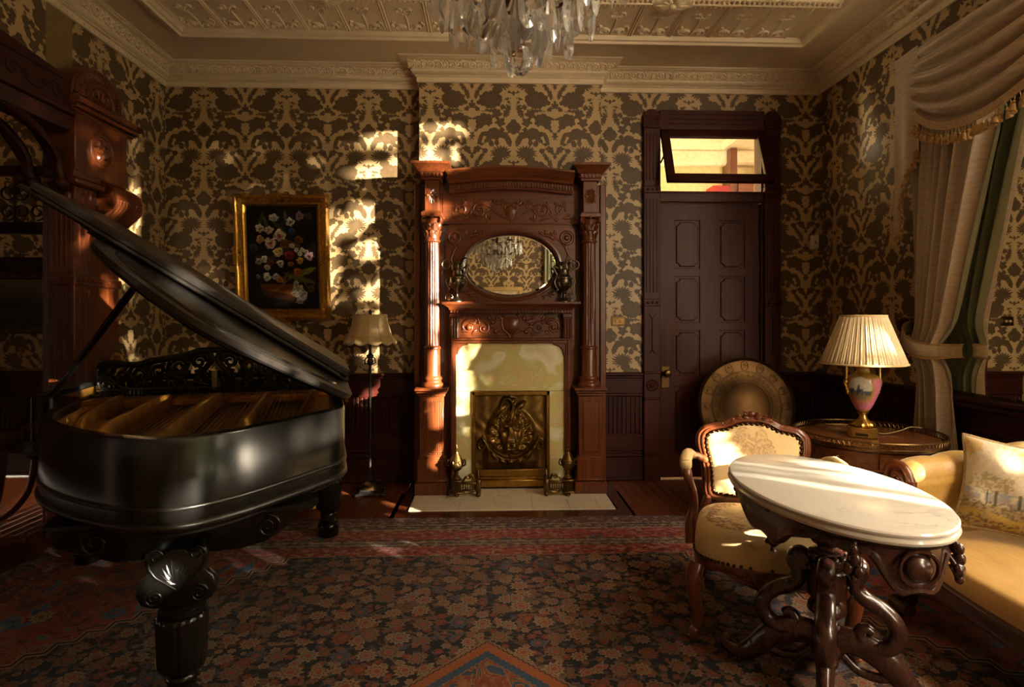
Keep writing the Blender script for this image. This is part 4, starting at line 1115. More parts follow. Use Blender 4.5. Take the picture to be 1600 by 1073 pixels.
# ---------------------------------------------------------------- ewers on the mantel shelf
def ewer(x, s, label):
    r = empty('ewer', (x, 4.64, 1.525), 0, label, 'ewer', 'ewers on the mantel shelf')
    m = MB()
    m.lathe([(.052, 0), (.052, .008), (.044, .016), (.024, .03), (.014, .05), (.013, .066), (.022, .074), (.014, .082), (.022, .094), (.044, .115), (.058, .145), (.062, .17), (.060, .185), (.066, .19), (.066, .198), (.052, .206), (.040, .222), (.038, .232), (.034, .25), (.036, .275), (.046, .30), (.054, .322), (.050, .322), (.04, .30)], 28)
    for k in range(10):
        a = 2 * PI * k / 10; f = lambda p, q, d, a=a: ((.058 + d) * math.cos(a + p / .06), (.058 + d) * math.sin(a + p / .06), .15 + q)
        relief_bud(m, 0, 0, .012, f, 8); relief_leaf(m, 0, -.035, PI / 2, .04, .010, lambda p, q, d, a=a: ((.046 + (q + .04) * .3 + d) * math.cos(a + p / .05), (.046 + (q + .04) * .3 + d) * math.sin(a + p / .05), .15 + q), .7, n=5)
        m.ell((.064 * math.cos(a), .064 * math.sin(a), .194), .008, 6, 5)
        relief_leaf(m, 0, 0, PI / 2, .055, .012, lambda p, q, d, a=a: ((.036 + q * .15 + d) * math.cos(a + p / .04), (.036 + q * .15 + d) * math.sin(a + p / .04), .25 + q), .7, n=5)
    m.build('vase_body', PEWTER, r, smooth=50)
    m = MB()                                   # leafy spout lip
    for k in range(5):
        a = (k - 2) * .3
        f = lambda p, q, d, a=a: (-s * 0 + s * (.03 + p * math.cos(a)), p * math.sin(a) + q, .322 + .03 * math.sin(p * 30) + d)
        relief_leaf(m, 0, 0, 0, .06, .012, f, .6, n=6)
    m.build('leaf_lip', PEWTER, r, smooth=60)
    m = MB()
    pts = [(-s * .03, 0, .30), (-s * .05, 0, .335), (-s * .085, 0, .335)] + [(-s * (.085 + .034 * math.sin(t)), 0, .301 + .034 * math.cos(t)) for t in [k * .35 for k in range(1, 15)]]
    m.tube(cr(pts, 3), .0065, 7); m.build('handle', PEWTER, r, smooth=60); m = MB()
    m.tube(cr([(-s * .062, 0, .195), (-s * .085, 0, .18), (-s * .08, 0, .14), (-s * .06, 0, .105), (-s * .072, 0, .09)], 5), .006, 7)
    m.build('handle', PEWTER, r, smooth=60)
    m = MB()
    m.tube(cr([(s * .05, 0, .27), (s * .085, 0, .29), (s * .075, 0, .25), (s * .058, 0, .22), (s * .07, 0, .2)], 6), .007, 7); m.build('handle', PEWTER, r, smooth=60); m = MB()
    m.tube(cr([(s * .062, 0, .195), (s * .078, .0, .17), (s * .07, 0, .13), (s * .05, 0, .10), (s * .065, 0, .09)], 5), .006, 7)
    m.build('handle', PEWTER, r, smooth=60)
    m = MB()
    m.tube([(-s * (.062 + .03 * math.cos(t)), .0, .036 + .03 * math.sin(t)) for t in [k * .3 for k in range(-3, 18)]], .005, 7)
    m.ell((-s * .04, -.045, .03), .012, 8, 6)
    m.build('foot_scroll', PEWTER, r, smooth=60)
ewer(MXc - .437, 1, 'bronze scroll-handled ewer on the mantel shelf, left of the oval mirror')
ewer(MXc + .43, -1, 'bronze scroll-handled ewer on the mantel shelf, right of the oval mirror')
# ---------------------------------------------------------------- andirons on the hearth
def andiron(x, s, label):
    r = empty('andiron', (x, 4.49, .006), 0, label, 'andiron', 'andirons on the hearth')
    m = MB()
    m.lathe([(.012, 0), (.022, .008), (.022, .02), (.016, .03)], 12, T(0, 0, 0)); m.lathe([(.01, 0), (.018, .008), (.018, .02), (.012, .03)], 12, T(s * .17, 0, 0))
    m.box(-.045, .045, -.04, .04, .03, .045, .005); m.box(-.036, .036, -.032, .032, .045, .12, .005); m.box(-.044, .044, -.04, .04, .12, .135, .006)
    for k in range(5): m.lathe([(.006, .05), (.008, .06), (.005, .085), (.008, .11), (.006, .118)], 8, T(-.028 + k * .014, -.036, 0))
    m.box(s * .03, s * .165, -.018, .018, .10, .118, .004); m.box(s * .03, s * .165, -.014, .014, .045, .058, .004)
    for k in range(6): m.lathe([(.005, .058), (.007, .07), (.004, .085), (.006, .10)], 8, T(s * (.052 + k * .018), 0, 0))
    m.tube(cr([(s * .04, 0, .06), (s * .08, 0, .03), (s * .12, 0, .035), (s * .15, 0, .06)], 5), .008, 6)
    m.box(s * .15, s * .19, -.02, .02, .03, .135, .005); m.lathe([(.02, .135), (.024, .142), (.014, .152), (.018, .165), (.008, .185), (.011, .192), (.001, .215)], 12, T(s * .17, 0, 0))
    m.tube(cr([(s * .05, 0, .12), (s * .075, 0, .155), (s * .10, 0, .145), (s * .12, 0, .17), (s * .14, 0, .13)], 5), .010, 6)
    m.ell((s * .105, 0, .165), (.018, .012, .014), 8, 6)
    m.build('andiron_base', BRASS_D, r, smooth=45)
    m = MB()
    m.lathe([(.03, .135), (.036, .145), (.024, .16), (.012, .175), (.016, .19), (.012, .2), (.03, .21), (.047, .235), (.05, .262), (.046, .272), (.052, .278), (.044, .29), (.032, .318), (.018, .335), (.012, .35), (.018, .36), (.008, .372), (.012, .382), (.001, .41)], 24, mod=lambda t, z, r_: r_ * (1 + .05 * math.cos(t * 10)))
    for k in range(6):
        a = 2 * PI * k / 6; m.ell((.05 * math.cos(a), .05 * math.sin(a), .272), (.009, .009, .016), 8, 6)
    m.build('urn', BRASS_D, r, smooth=50)
    for q in (-1, 1):
        m = MB(); m.tube(cr([(q * .045, 0, .24), (q * .068, 0, .25), (q * .065, 0, .285), (q * .05, 0, .29)], 5), .006, 6)
        m.build('handle', BRASS_D, r, smooth=60)
andiron(MXc - .43, 1, 'ornate brass andiron with urn finial, left side of the hearth')
andiron(MXc + .44, -1, 'ornate brass andiron with urn finial, right side of the hearth')
# ---------------------------------------------------------------- grand piano (local: x across towards the bass side, -y towards the tail)
OUT = [(0, -.45), (0, .5), (0, 1.0), (0, 1.38), (-.03, 1.475), (-.10, 1.56), (-.22, 1.70), (-.36, 1.84), (-.48, 1.905), (-.58, 1.90), (-.72, 1.81), (-.89, 1.64), (-1.02, 1.45), (-1.09, 1.27), (-1.125, 1.09), (-1.14, .93), (-1.17, .80), (-1.23, .71), (-1.30, .665), (-1.36, .66), (-1.405, .62), (-1.41, .54), (-1.41, .2), (-1.41, -.45)]
def outline(a0=-.45, off=0, n=5):
    P = [Vector((b, -a)) for b, a in OUT]
    c = [tuple(P[0])] + [tuple(p) for p in cr([p.to_3d() for p in P[3:21]], n)] + [tuple(P[21]), tuple(P[22]), tuple(P[23])]
    c = [(p[0], p[1]) for p in c]
    if off: c = inset(c, -off)
    if a0 > -.45:
        c = [(x, min(y, -a0)) for x, y in c]
        o = []
        for p in c:
            if not o or (abs(p[0] - o[-1][0]) + abs(p[1] - o[-1][1])) > 1e-4: o.append(p)
        c = o
    return c
def piano():
    rt = empty('grand_piano', (-.99, 3.735, .007), math.radians(16), 'black grand piano with raised lid and gilded iron plate on the rug', 'piano')
    out = outline(); inn = inset(out, .048)
    if sum(out[i][0] * out[(i + 1) % len(out)][1] - out[(i + 1) % len(out)][0] * out[i][1] for i in range(len(out))) == 0: pass
    N = len(out)
    # rim: outer skin, flat top, inner skin
    def ring(levels, name, mat, sm=35, parent=rt):
        v = []; f = []
        for poly, z in levels: v += [(x, y, z) for x, y in poly]
        L = len(levels)
        for l in range(L - 1):
            for i in range(N):
                j = (i + 1) % N; f.append((l * N + i, l * N + j, (l + 1) * N + j, (l + 1) * N + i))
        m = MB(); m.add(v, f); return m.build(name, mat, parent, smooth=sm)
    o1 = inset(out, -.006); o2 = inset(out, .004)
    case = ring([(inset(out, .05), .725), (inset(out, .012), .728), (out, .74), (out, 1.012), (o2, 1.018), (inset(out, .02), 1.02), (inset(out, .04), 1.02), (inn, 1.014), (inn, .99), (inn, .86), (inn, .85)], 'case', BLACK)
    for zb, h_, t in ((.752, .013, .012), (.806, .009, .009)):
        ring([(inset(out, .004), zb - h_), (inset(out, -t * .7), zb - h_ * .7), (inset(out, -t), zb), (inset(out, -t * .7), zb + h_ * .7), (inset(out, .004), zb + h_)], 'case_moulding', BLACKW, 60)
    m = MB(); m.prism(inset(out, .045), .71, .735, lambda p, q, d: (p, q, d)); m.build('bottom_board', BLACKM, rt, smooth=30)
    in2 = inset(out, .0485)
    v = []; f = []
    for poly, z in ((in2, .86), (in2, .985)): v += [(x, y, z) for x, y in poly]
    for i in range(N): f.append((i, (i + 1) % N, N + (i + 1) % N, N + i))
    m = MB(); m.add(v, f); m.build('inner_rim', PLATEGOLD, rt, smooth=35)
    m = MB(); m.prism(inset(out, .05), .84, .862, lambda p, q, d: (p, q, d)); m.build('soundboard', mat_wood('spruce', lin('#6b4318'), lin('#a8742e'), .3, 'y'), rt, smooth=30)
    # iron plate: border web, struts, pin block
    p1, p2 = inset(out, .055), inset(out, .15)
    v = []; f = []
    for poly, z in ((p1, .885), (p1, .91), (p2, .90), (p2, .885)): v += [(x, y, z) for x, y in poly]
    for l in range(3):
        for i in range(N):
            j = (i + 1) % N; f.append((l * N + i, l * N + j, (l + 1) * N + j, (l + 1) * N + i))
    m = MB(); m.add(v, f); m.box(-1.34, -.06, -.18, .10, .885, .93, .01); plate = m.build('iron_plate', PLATEGOLD, rt, smooth=35)
    for (b0, a0, b1, a1, w) in ((-.20, 1.56, -.14, .10, .022), (-.40, 1.78, -.40, .10, .03), (-.66, 1.74, -.66, .10, .028), (-.90, 1.50, -.92, .10, .026), (-1.06, 1.05, -1.16, .10, .022)):
        m = MB(); d = Vector((b1 - b0, -(a1 - a0), 0)); L = d.length; d.normalize(); s = Vector((-d.y, d.x, 0))
        A = Vector((b0, -a0, 0)); vs = []; fs = []
        prof = [(0, .905, 1.9), (.04, .925, 1.3), (.12, .955, 1), (.3, .965, .9), (.85, .965, .9), (.95, .955, 1.1), (1, .93, 1.4)]
        for t, z, k in prof:
            P = A + d * (L * t)
            for q, zz in ((-w * k, .885), (-w * k * .55, z - .006), (-w * k * .3, z), (w * k * .3, z), (w * k * .55, z - .006), (w * k, .885)): vs.append((P.x + s.x * q, P.y + s.y * q, zz))
        for i in range(len(prof) - 1):
            for k in range(5): fs.append((i * 6 + k, i * 6 + k + 1, i * 6 + 7 + k, i * 6 + 6 + k))
        fs += [tuple(range(6)), tuple((len(prof) - 1) * 6 + k for k in range(6))[::-1]]
        m.add(vs, fs); m.build('plate_strut', PLATEGOLD, plate, smooth=40)
    for (b, a, h_) in ((-1.085, 1.06, .075), (-.30, 1.62, .07), (-.46, 1.70, .06), (-.75, 1.62, .06)):
        m = MB(); m.lathe([(.016, .89), (.016, .92), (.010, .925), (.010, .93 + h_ * .3), (.015, .935 + h_ * .3), (.015, .95 + h_ * .3), (.006, .955 + h_ * .4), (.004, .90 + h_), (.001, .902 + h_)], 12, T(b, -a, 0)); m.build('plate_bolt', BRASS, plate)
    m = MB()
    for k in range(60):
        b = lerp(-1.28, -.12, k / 59); a1 = 1.50 - max(0, (-b - .75)) * 1.1 if b < -.2 else 1.4
        m.tube([(b, -.02, .938), (b + .05 * (k / 59 - .5), -a1, .915)], .0011 + .0012 * k / 59, 4)
    m.build('string', mat_plain('wound copper', lin('#a5683a'), .35, .9), rt, smooth=60, kind='stuff')
    m = MB()
    for k in range(58):
        for r_ in range(3): b = lerp(-1.30, -.10, (k + .33 * r_) / 58); m.box(b - .003, b + .003, .005 + r_ * .02, .011 + r_ * .02, .93, .965)
    m.build('tuning_pin', IRON, plate, smooth=0, kind='stuff')
    m = MB(); m.box(-1.36, -.05, .10, .16, .86, 1.0, .006); m.box(-1.36, -.05, .16, .44, .80, .86, .006); m.build('fallboard', BLACK, rt)
    # scores and damper rail left lying in the case: a folded cloth pad in the photograph
    # music desk: pierced scrollwork
    m = MB(); Y0 = .06
    def strap(pts, w=.012, w1=None, mir=True):
        for sg in ((1, -1) if mir else (1,)):
            P = [(-.72 + sg * x, Y0, z) for x, z in pts]
            m.tube(P, [1.4 * lerp(w, w if w1 is None else w1, i / (len(P) - 1)) for i in range(len(P))], 6, flat=(1, .35), up=(0, 1, 0))
    zb = .945
    c2 = lambda L: [(p.x, p.y) for p in cr([(x, z, 0) for x, z in L], 5)]
    strap(c2([(0, zb + .245), (.08, zb + .24), (.16, zb + .215), (.24, zb + .20), (.33, zb + .185), (.40, zb + .165), (.46, zb + .165), (.53, zb + .175), (.58, zb + .15), (.60, zb + .11), (.58, zb + .08)]), .014)
    strap([(0, zb + .012), (.62, zb + .012)], .014)
    strap(spiral(.565, zb + .135, .045, .012, .2, 1.3, 24), .012, .008)
    strap(spiral(.57, zb + .05, .042, .010, PI * .7, -1.4, 24), .013, .008)
    strap(c2([(.56, zb + .09), (.53, zb + .06), (.50, zb + .03), (.44, zb + .015)]), .012)
    strap(c2([(.03, zb + .235), (.015, zb + .19), (.04, zb + .15), (.08, zb + .09), (.07, zb + .05), (.03, zb + .03)]), .012)
    strap(spiral(.085, zb + .175, .045, .008, PI, -1.4, 26), .011, .006); strap(spiral(.08, zb + .07, .048, .008, PI * .3, 1.5, 26), .012, .006)
    strap(spiral(.19, zb + .15, .05, .008, PI * .2, 1.5, 26), .011, .006); strap(spiral(.19, zb + .055, .042, .008, 0, -1.5, 26), .011, .006)
    strap(spiral(.30, zb + .125, .05, .008, PI, 1.5, 26), .011, .006); strap(spiral(.30, zb + .045, .036, .008, PI * .5, -1.5, 26), .010, .006)
    strap(spiral(.405, zb + .11, .045, .008, 0, -1.5, 26), .011, .006); strap(spiral(.40, zb + .035, .03, .008, PI, 1.5, 22), .010, .006)
    strap(spiral(.485, zb + .105, .038, .008, PI * .8, 1.4, 22), .010, .006)
    for x0, z0, x1, z1 in ((.13, .2, .15, .1), (.24, .18, .25, .03), (.35, .17, .36, .02), (.44, .15, .46, .03), (.13, .11, .24, .09), (.24, .1, .34, .07), (.02, .12, .0, .06), (.05, .21, .13, .22), (.2, .2, .28, .18), (.33, .175, .43, .15), (.5, .16, .53, .12), (.12, .03, .25, .1), (.35, .08, .45, .06)):
        strap(c2([(x0, zb + z0), ((x0 + x1) / 2 + .012, zb + (z0 + z1) / 2 + .01), (x1, zb + z1)]), .010, .007)
    fq = lambda p, q, d: (-.72 + p, Y0 - d, q)
    for sg in (1, -1):
        for x, z, a, L, w in ((.05, .10, .9, .07, .016), (.13, .17, -.6, .07, .015), (.15, .09, .4, .07, .015), (.24, .10, 1.9, .06, .014), (.26, .17, -.5, .07, .014), (.33, .08, .8, .06, .014), (.36, .15, -.4, .06, .013), (.44, .07, 1.0, .06, .013), (.45, .14, -.3, .06, .013), (.52, .08, .7, .06, .013), (.02, .20, .6, .06, .014), (.20, .02, .5, .07, .013), (.38, .0, .5, .06, .012), (.10, .21, -.2, .07, .013), (.5, .02, .6, .05, .012)):
            for dd in (.0, .006): relief_leaf(m, sg * x, zb + z, a if sg > 0 else PI - a, L, w, lambda p, q, d, dd=dd: fq(p, q, d * .3 - dd), .4, n=6)
    m.build('music_desk', BLACK, rt, smooth=60)
    m = MB(); m.box(-.735, -.705, Y0 - .012, Y0 - .006, zb, zb + .12, .003); m.box(-.70, -.69, Y0 - .012, Y0 - .006, zb, zb + .05, .003); m.build('desk_prop', mat_plain('pale metal strip', lin('#8a8474'), .4, .6), rt)
    m = MB(); m.box(-1.38, -.03, .02, .13, .925, .945, .006); m.build('desk_shelf', BLACK, rt)
    # lid: hinged on the bass side, propped open
    lid = empty('lid', (.0, 0, 1.052)); lid.parent = rt; lid.rotation_euler = (0, math.radians(33), 0)
    pl = outline(.36, .018, 5)
    m = MB()
    m.prism(pl, .028, .002, lambda p, q, d: (p, q, d), bev=.008)
    lp = m.build('lid_panel', BLACKW, lid, smooth=30)
    m = MB(); m.prism(inset(pl, .075), .026, .036, lambda p, q, d: (p, q, d), bev=.006); m.build('raised_field', BLACK, lp, smooth=30)
    m = MB(); m.prism(inset(pl, .045), .004, -.012, lambda p, q, d: (p, q, d), bev=.006); m.prism(inset(pl, .11), -.008, -.018, lambda p, q, d: (p, q, d), bev=.008); m.build('lid_underside', BLACK, lid, smooth=30)
    m = MB()
    m.box(-1.44, -.015, -1.16, -.40, .056, .094, .01); m.box(-1.50, .0, -1.10, -.38, .037, .057, .006); m.box(-1.40, -.05, -1.175, -1.15, .045, .06, .005)
    m.build('front_flap', BLACKW, lid, smooth=30)
    for y in (-.6, -1.0, -1.35):
        m = MB(); m.tube([(.012, y - .05, -.004), (.012, y + .05, -.004)], .008, 8); m.build('lid_hinge', BRASS_D, lid)
    # prop stick
    p0 = Vector((-1.345, -.50, 1.0)); th = math.radians(33); w = .90
    p1_ = Vector((-w * math.cos(th), -1.32, 1.052 + w * math.sin(th) - .02))
    m = MB(); m.tube([p0, lerp(p0, p1_, .1), lerp(p0, p1_, .9), p1_], [.011, .014, .014, .011], 8); m.build('lid_prop', BLACK, rt, smooth=60)
    # legs
    def leg(b, a, carved):
        m = MB()
        m.lathe([(.055, 0), (.062, .004), (.062, .05), (.066, .056), (.066, .072), (.056, .082), (.058, .098), (.046, .108), (.045, .125), (.052, .132), (.052, .142), (.046, .150), (.056, .162)], 28)
        m.lathe([(.050, .158), (.072, .172), (.078, .19), (.083, .34), (.080, .356), (.07, .362)], 96, mod=lambda t, z, r: r * (1 - .055 * (.5 + .5 * math.cos(t * 20)) * (1 if .16 < z < .36 else 0)))
        m.lathe([(.066, .36), (.074, .366), (.074, .376), (.066, .382), (.072, .392), (.072, .402), (.062, .41), (.064, .43)], 28)
        if not carved: m.box(-.075, .075, -.075, .075, .43, .712, .01)
        else: m.box(-.065, .065, -.05, .07, .42, .715, .006)
        lg = m.build('leg', BLACK, rt, smooth=45); lg.location = (b, -a, 0)
        if carved:
            q = MB(); f = lambda p, z, d: (p, -.075 - d, z)
            half = [(0, .615), (.03, .605), (.04, .592), (.062, .615), (.088, .605), (.095, .575), (.085, .53), (.112, .505), (.122, .465), (.105, .43), (.07, .415), (.0, .412)]
            poly = half + [(-x, z) for x, z in half[::-1][1:-1]]
            q.prism(poly, -.05, -.085, bev=.006)
            f = lambda p, z, d: (p, -.085 - d, z)
            for s in (-1, 1):
                P = lambda L: [(s * x, z) for x, z in L]
                relief_line(q, P([(.0, .47), (.03, .495), (.062, .52), (.082, .55), (.085, .58)]) , .005, f)
                relief_line(q, P(spiral(.060, .588, .026, .005, -.2, 1.5, 22)), .006, f, r1=.003)
                relief_line(q, P(spiral(.066, .452, .030, .004, PI * .5, -2.0, 30)), .006, f, r1=.003)
                for k in range(5): relief_leaf(q, s * .002, .49, PI / 2 - s * (.15 + k * .22), .085 - k * .006, .009, f, .8, n=5)
            q.build('carved_bracket', BLACK, lg, smooth=50)
    leg(-.055, .0, False); leg(-1.36, .0, False); leg(-.55, 1.60, True)
    m = MB(); f = lambda p, z, d: (p, -1.66 - d, z)
    poly = [(-.92, .715), (-.90, .64), (-.84, .615), (-.80, .60), (-.74, .575), (-.36, .575), (-.28, .59), (-.22, .625), (-.18, .66), (-.16, .715)]
    m.prism(poly, -1.60, -1.66, bev=.006)
    for s, cx in ((-1, -.79), (1, -.27)):
        relief_line(m, [(cx + s * x, z) for x, z in spiral(0, .645, .042, .006, PI * .5, -1.7, 28)], .007, f, r1=.004)
    m.prism([(-.93, .72), (-.10, .72), (-.12, .70), (-.9, .70)], -1.55, -1.69, bev=.004)
    m.build('tail_apron', BLACK, rt, smooth=45)
    # cross beams and pedal lyre below the case
    m = MB(); m.box(-1.30, -.10, -.12, .10, .64, .715, .01); m.box(-1.1, -.2, -1.0, -.85, .66, .715, .01); m.build('under_beam', BLACKM, rt)
    m = MB()
    for s in (-1, 1): m.tube(cr([(-.70 + s * .05, .1, .66), (-.70 + s * .13, .1, .5), (-.70 + s * .08, .1, .3), (-.70 + s * .05, .1, .16)], 6), .016, 8)
    m.box(-.82, -.58, .03, .17, .10, .16, .01); m.build('pedal_lyre', BLACK, rt)
    m = MB()
    for s in (-1, 0, 1): m.box(-.715 + s * .07, -.685 + s * .07, .16, .30, .10, .112, .004)
    m.build('pedal', BRASS, rt)
BLACKW = mat_plain('worn black edge', lin('#1f1c19'), .34, 0, .5, 20, .05, 40, spec=.6)
piano()
# tripod with brass head and the stool behind the piano
def tripod():
    r = empty('tripod', (-2.53, 3.98, 0), .4, 'folding wooden tripod with brass head, behind the piano by the carved pilaster', 'tripod')
    for k in range(3):
        a = 2 * PI * k / 3 + .3
        p0 = Vector((.025 * math.cos(a), .025 * math.sin(a), 1.08)); p1 = Vector((.10 * math.cos(a), .10 * math.sin(a), .008))
        m = MB(); m.tube([p0, lerp(p0, p1, .3), p1], [.022, .028, .016], 4, flat=(1, .7)); lg = m.build('leg', MAHOG, r, smooth=30)
        m = MB(); m.tube([lerp(p0, p1, -.02), lerp(p0, p1, .10)], [.026, .027], 8); m.tube([lerp(p0, p1, .11), lerp(p0, p1, .125)], .029, 8); m.build('ferrule', BRASS, lg)
    m = MB(); m.lathe([(.02, 1.06), (.04, 1.07), (.045, 1.09), (.03, 1.10), (.034, 1.115), (.02, 1.125), (.022, 1.14), (.001, 1.15)], 18)
    m.tube([(.03 * math.cos(t), .0, 1.12 + .03 * math.sin(t)) for t in [k * .3 for k in range(-2, 14)]], .008, 8)
    m.build('head', BRASS, r)
tripod()
def stool():
    r = empty('stool', (-3.02, 3.45, 0), .2, 'mahogany stool with curved frame, partly hidden behind the piano at the archway', 'stool')
    for y in (-.16, .16):
        m = MB(); m.tube(cr([(-.24, y, .66), (-.235, y, .5), (-.20, y, .32), (-.10, y, .19), (0, y, .155), (.10, y, .19), (.20, y, .32), (.235, y, .5), (.24, y, .66)], 6), .024, 8, flat=(1, .7)); m.box(-.2, .2, y - .02, y + .02, 0, .05, .008); m.tube([(0, y, .05), (0, y, .16)], .022, 8)
        m.build('leg', MAHOG, r, smooth=60)
    m = MB(); m.box(-.26, .26, -.19, .19, .64, .69, .015); m.build('seat', mat_plain('dark leather', lin('#3a1a12'), .5), r)
stool()

def bench():
    r = empty('piano_bench', (-1.80, 4.30, .0), math.radians(14), 'black piano bench with brass-capped feet, behind the grand piano', 'bench')
    m = MB(); m.box(-.50, .50, -.16, .16, .44, .50, .015); m.build('seat', BLACKM, r)
    for sx in (-.46, .46):
        for sy in (-.13, .13):
            m = MB(); m.lathe([(.028, .09), (.022, .12), (.026, .2), (.03, .36), (.036, .45)], 14, T(sx, sy, 0)); lg = m.build('leg', BLACKM, r)
            m = MB(); m.lathe([(.05, 0), (.052, .01), (.046, .02), (.04, .05), (.03, .09), (.026, .10)], 16, T(sx, sy, 0)); m.build('brass_foot', BRASS, lg)
bench()
# ---------------------------------------------------------------- tree outside the windows: its leaves break up the low sun
def yard_tree(name, label, px, py, y0, y1, z0, z1, dens, keep, keep2, seed, xr=(5.2, 6.6), leaf=.13):
    rnd = random.Random(seed)
    r = empty(name, (px, py, -.4), 0, label, 'tree')
    m = MB(); m.tube([(0, 0, 0), (.05, .1, 1.6), (-.1, .2, 3.0), (0, .1, 4.6)], [.2, .16, .13, .05], 10)
    for k in range(10):
        z = 1.2 + k * .33; a = rnd.uniform(0, 6.28); L = rnd.uniform(.8, 1.6); d = Vector((math.cos(a), math.sin(a), .3))
        m.tube([(0, .1, z), tuple(Vector((0, .1, z)) + d * L * .5), tuple(Vector((0, .1, z + .15)) + d * L)], [.05, .03, .01], 6)
    m.build('trunk', mat_plain(name + ' bark', lin('#4a3a2a'), .9), r)
    rg = np.random.default_rng(seed)
    n = int(dens * (y1 - y0) * (z1 - z0) / (leaf * leaf * .5))
    P = np.stack([rg.uniform(*xr, n), rg.uniform(y0, y1, n), rg.uniform(z0, z1, n)], -1)
    ok = np.ones(n, bool)
    for D, ks in ((SUN_DIR, keep), (GLINT_DIR, keep2)):   # leave the gaps of the crown free
        t = (XR - P[:, 0]) / D.x; wy, wz = P[:, 1] + D.y * t, P[:, 2] + D.z * t
        for ky, kz, ry, rz in ks:
            ry, rz = ry + leaf * .38, rz + leaf * .34
            an = np.arctan2((wz - kz) / rz, (wy - ky) / ry)
            ok &= ((wy - ky) / ry) ** 2 + ((wz - kz) / rz) ** 2 > 1 + .25 * np.sin(3 * an + ky * 40) + rg.normal(0, .10, n)
    P = P[ok]; n = len(P)
    A = rg.normal(size=(n, 3)); A /= np.linalg.norm(A, axis=1)[:, None]
    B = np.cross(A, rg.normal(size=(n, 3))); B /= np.linalg.norm(B, axis=1)[:, None]
    L = leaf * rg.uniform(.6, 1.2, n)[:, None]; c = P - np.array([px, py, -.4])
    V = np.stack([c - A * L * .5, c + B * L * .28, c + A * L * .5, c - B * L * .28], 1).reshape(-1, 3)
    m = MB(); m.v = V.tolist(); m.f = np.arange(4 * n).reshape(-1, 4).tolist()
    m.build('foliage', mat_plain(name + ' leaf', lin('#4c5a24'), .6), r, smooth=0, recalc=False, kind='stuff')
def entry(X, Y, Z, D=None):
    """where the sun ray that lights this point passes the window wall (x = XR)"""
    D = D or SUN_DIR; t = (XR - X) / D.x
    return (Y + D.y * t, Z + D.z * t)
# the gaps of the crown: (lit point in the room, half sizes of the gap)
LOW = [((-.93, 4.95, 2.95), .10, .08), ((-.90, 4.95, 2.62), .20, .10), ((-1.08, 4.95, 2.28), .08, .10), ((-.86, 4.95, 2.12), .05, .16), ((-1.02, 4.95, 1.98), .12, .06), ((-.86, 4.95, 1.80), .05, .12), ((-.98, 4.95, 1.62), .12, .06), ((-.88, 4.95, 1.45), .08, .06), ((-1.20, 4.95, 2.15), .05, .05),
       ((-.38, 4.79, 2.98), .07, .05), ((-.30, 4.79, 2.74), .14, .05), ((.02, 4.79, 2.72), .10, .05), ((.30, 4.79, 2.76), .08, .06), ((.52, 4.79, 2.72), .10, .05), ((-.54, 4.79, 2.76), .05, .06), ((.12, 4.79, 2.95), .05, .04),
       ((-.47, 4.6, 1.72), .02, .06), ((-.47, 4.6, 1.40), .03, .12), ((-.47, 4.6, 1.05), .04, .08), ((-.42, 4.72, 2.27), .08, .05), ((-.12, 4.72, 2.29), .07, .03), ((.2, 4.72, 2.25), .05, .03),
       ((-.30, 4.72, 1.08), .05, .10), ((-.24, 4.72, .85), .035, .15), ((-.27, 4.72, .58), .04, .08), ((-.05, 4.72, 1.1), .05, .04), ((.5, 4.72, 1.08), .03, .06), ((-.18, 4.68, 1.30), .06, .05),
       ((.86, 4.74, 1.75), .03, .05), ((.86, 4.74, 1.55), .03, .08), ((.80, 4.6, .65), .03, .10),
       ((-2.62, 3.9, 2.45), .01, .03), ((-2.62, 3.78, 1.9), .01, .05), ((-2.68, 4.08, 1.35), .05, .2), ((-2.75, 4.45, 1.8), .05, .15), ((-2.60, 3.95, 2.15), .08, .03), ((-2.75, 4.62, 2.2), .10, .3), ((-1.30, 4.90, 1.9), .012, .4),
       ((-.70, 2.12, .95), .035, .03), ((-.66, 2.25, .90), .03, .045), ((-.72, 2.05, .84), .03, .03), ((-.64, 2.32, .96), .02, .05), ((-.78, 1.96, .90), .025, .03), ((-.62, 2.42, .90), .02, .06), ((-.81, 2.02, 1.25), .09, .05), ((-.95, 2.08, 1.31), .06, .05), ((-1.06, 2.155, 1.39), .09, .04), ((-1.21, 2.32, 1.46), .07, .03), ((-.7, 2.12, 1.17), .05, .05), ((-1.3, 2.5, 1.55), .06, .03)]
DIRECT = [((-.32, 3.75, 0), .12, .03), ((-.17, 3.62, 0), .05, .02), ((-.8, 3.9, 0), .08, .02), ((-1.15, 4.35, 0), .14, .03), ((-.95, 4.25, 0), .1, .02),
       ((1.10, 2.95, .78), .07, .06), ((1.14, 2.92, .62), .07, .08), ((1.05, 2.95, .86), .05, .04), ((1.2, 2.9, .5), .05, .04), ((1.2, 2.60, .44), .10, .018), ((1.1, 2.50, .44), .10, .02), ((1.0, 2.42, .44), .08, .014),
       ((1.95, 2.55, .70), .04, .03), ((-.30, 4.0, .0), .05, .012)]
keep = [entry(*p) + (ry, rz) for p, ry, rz in DIRECT] + [(.84, 1.20, .008, .13), (.99, 1.20, -.022, .12), (1.10, 1.22, -.02, .10), (1.22, 1.22, -.024, .10), (.70, 1.16, -.026, .08)]
keep2 = [entry(*p, GLINT_DIR) + (ry, rz) for p, ry, rz in LOW]
yard_tree('garden_tree', 'leafy garden tree outside the right-hand windows', 6.0, -4.6, -5.0, 1.9, -.3, 5.0, 16, keep, keep2, 7)

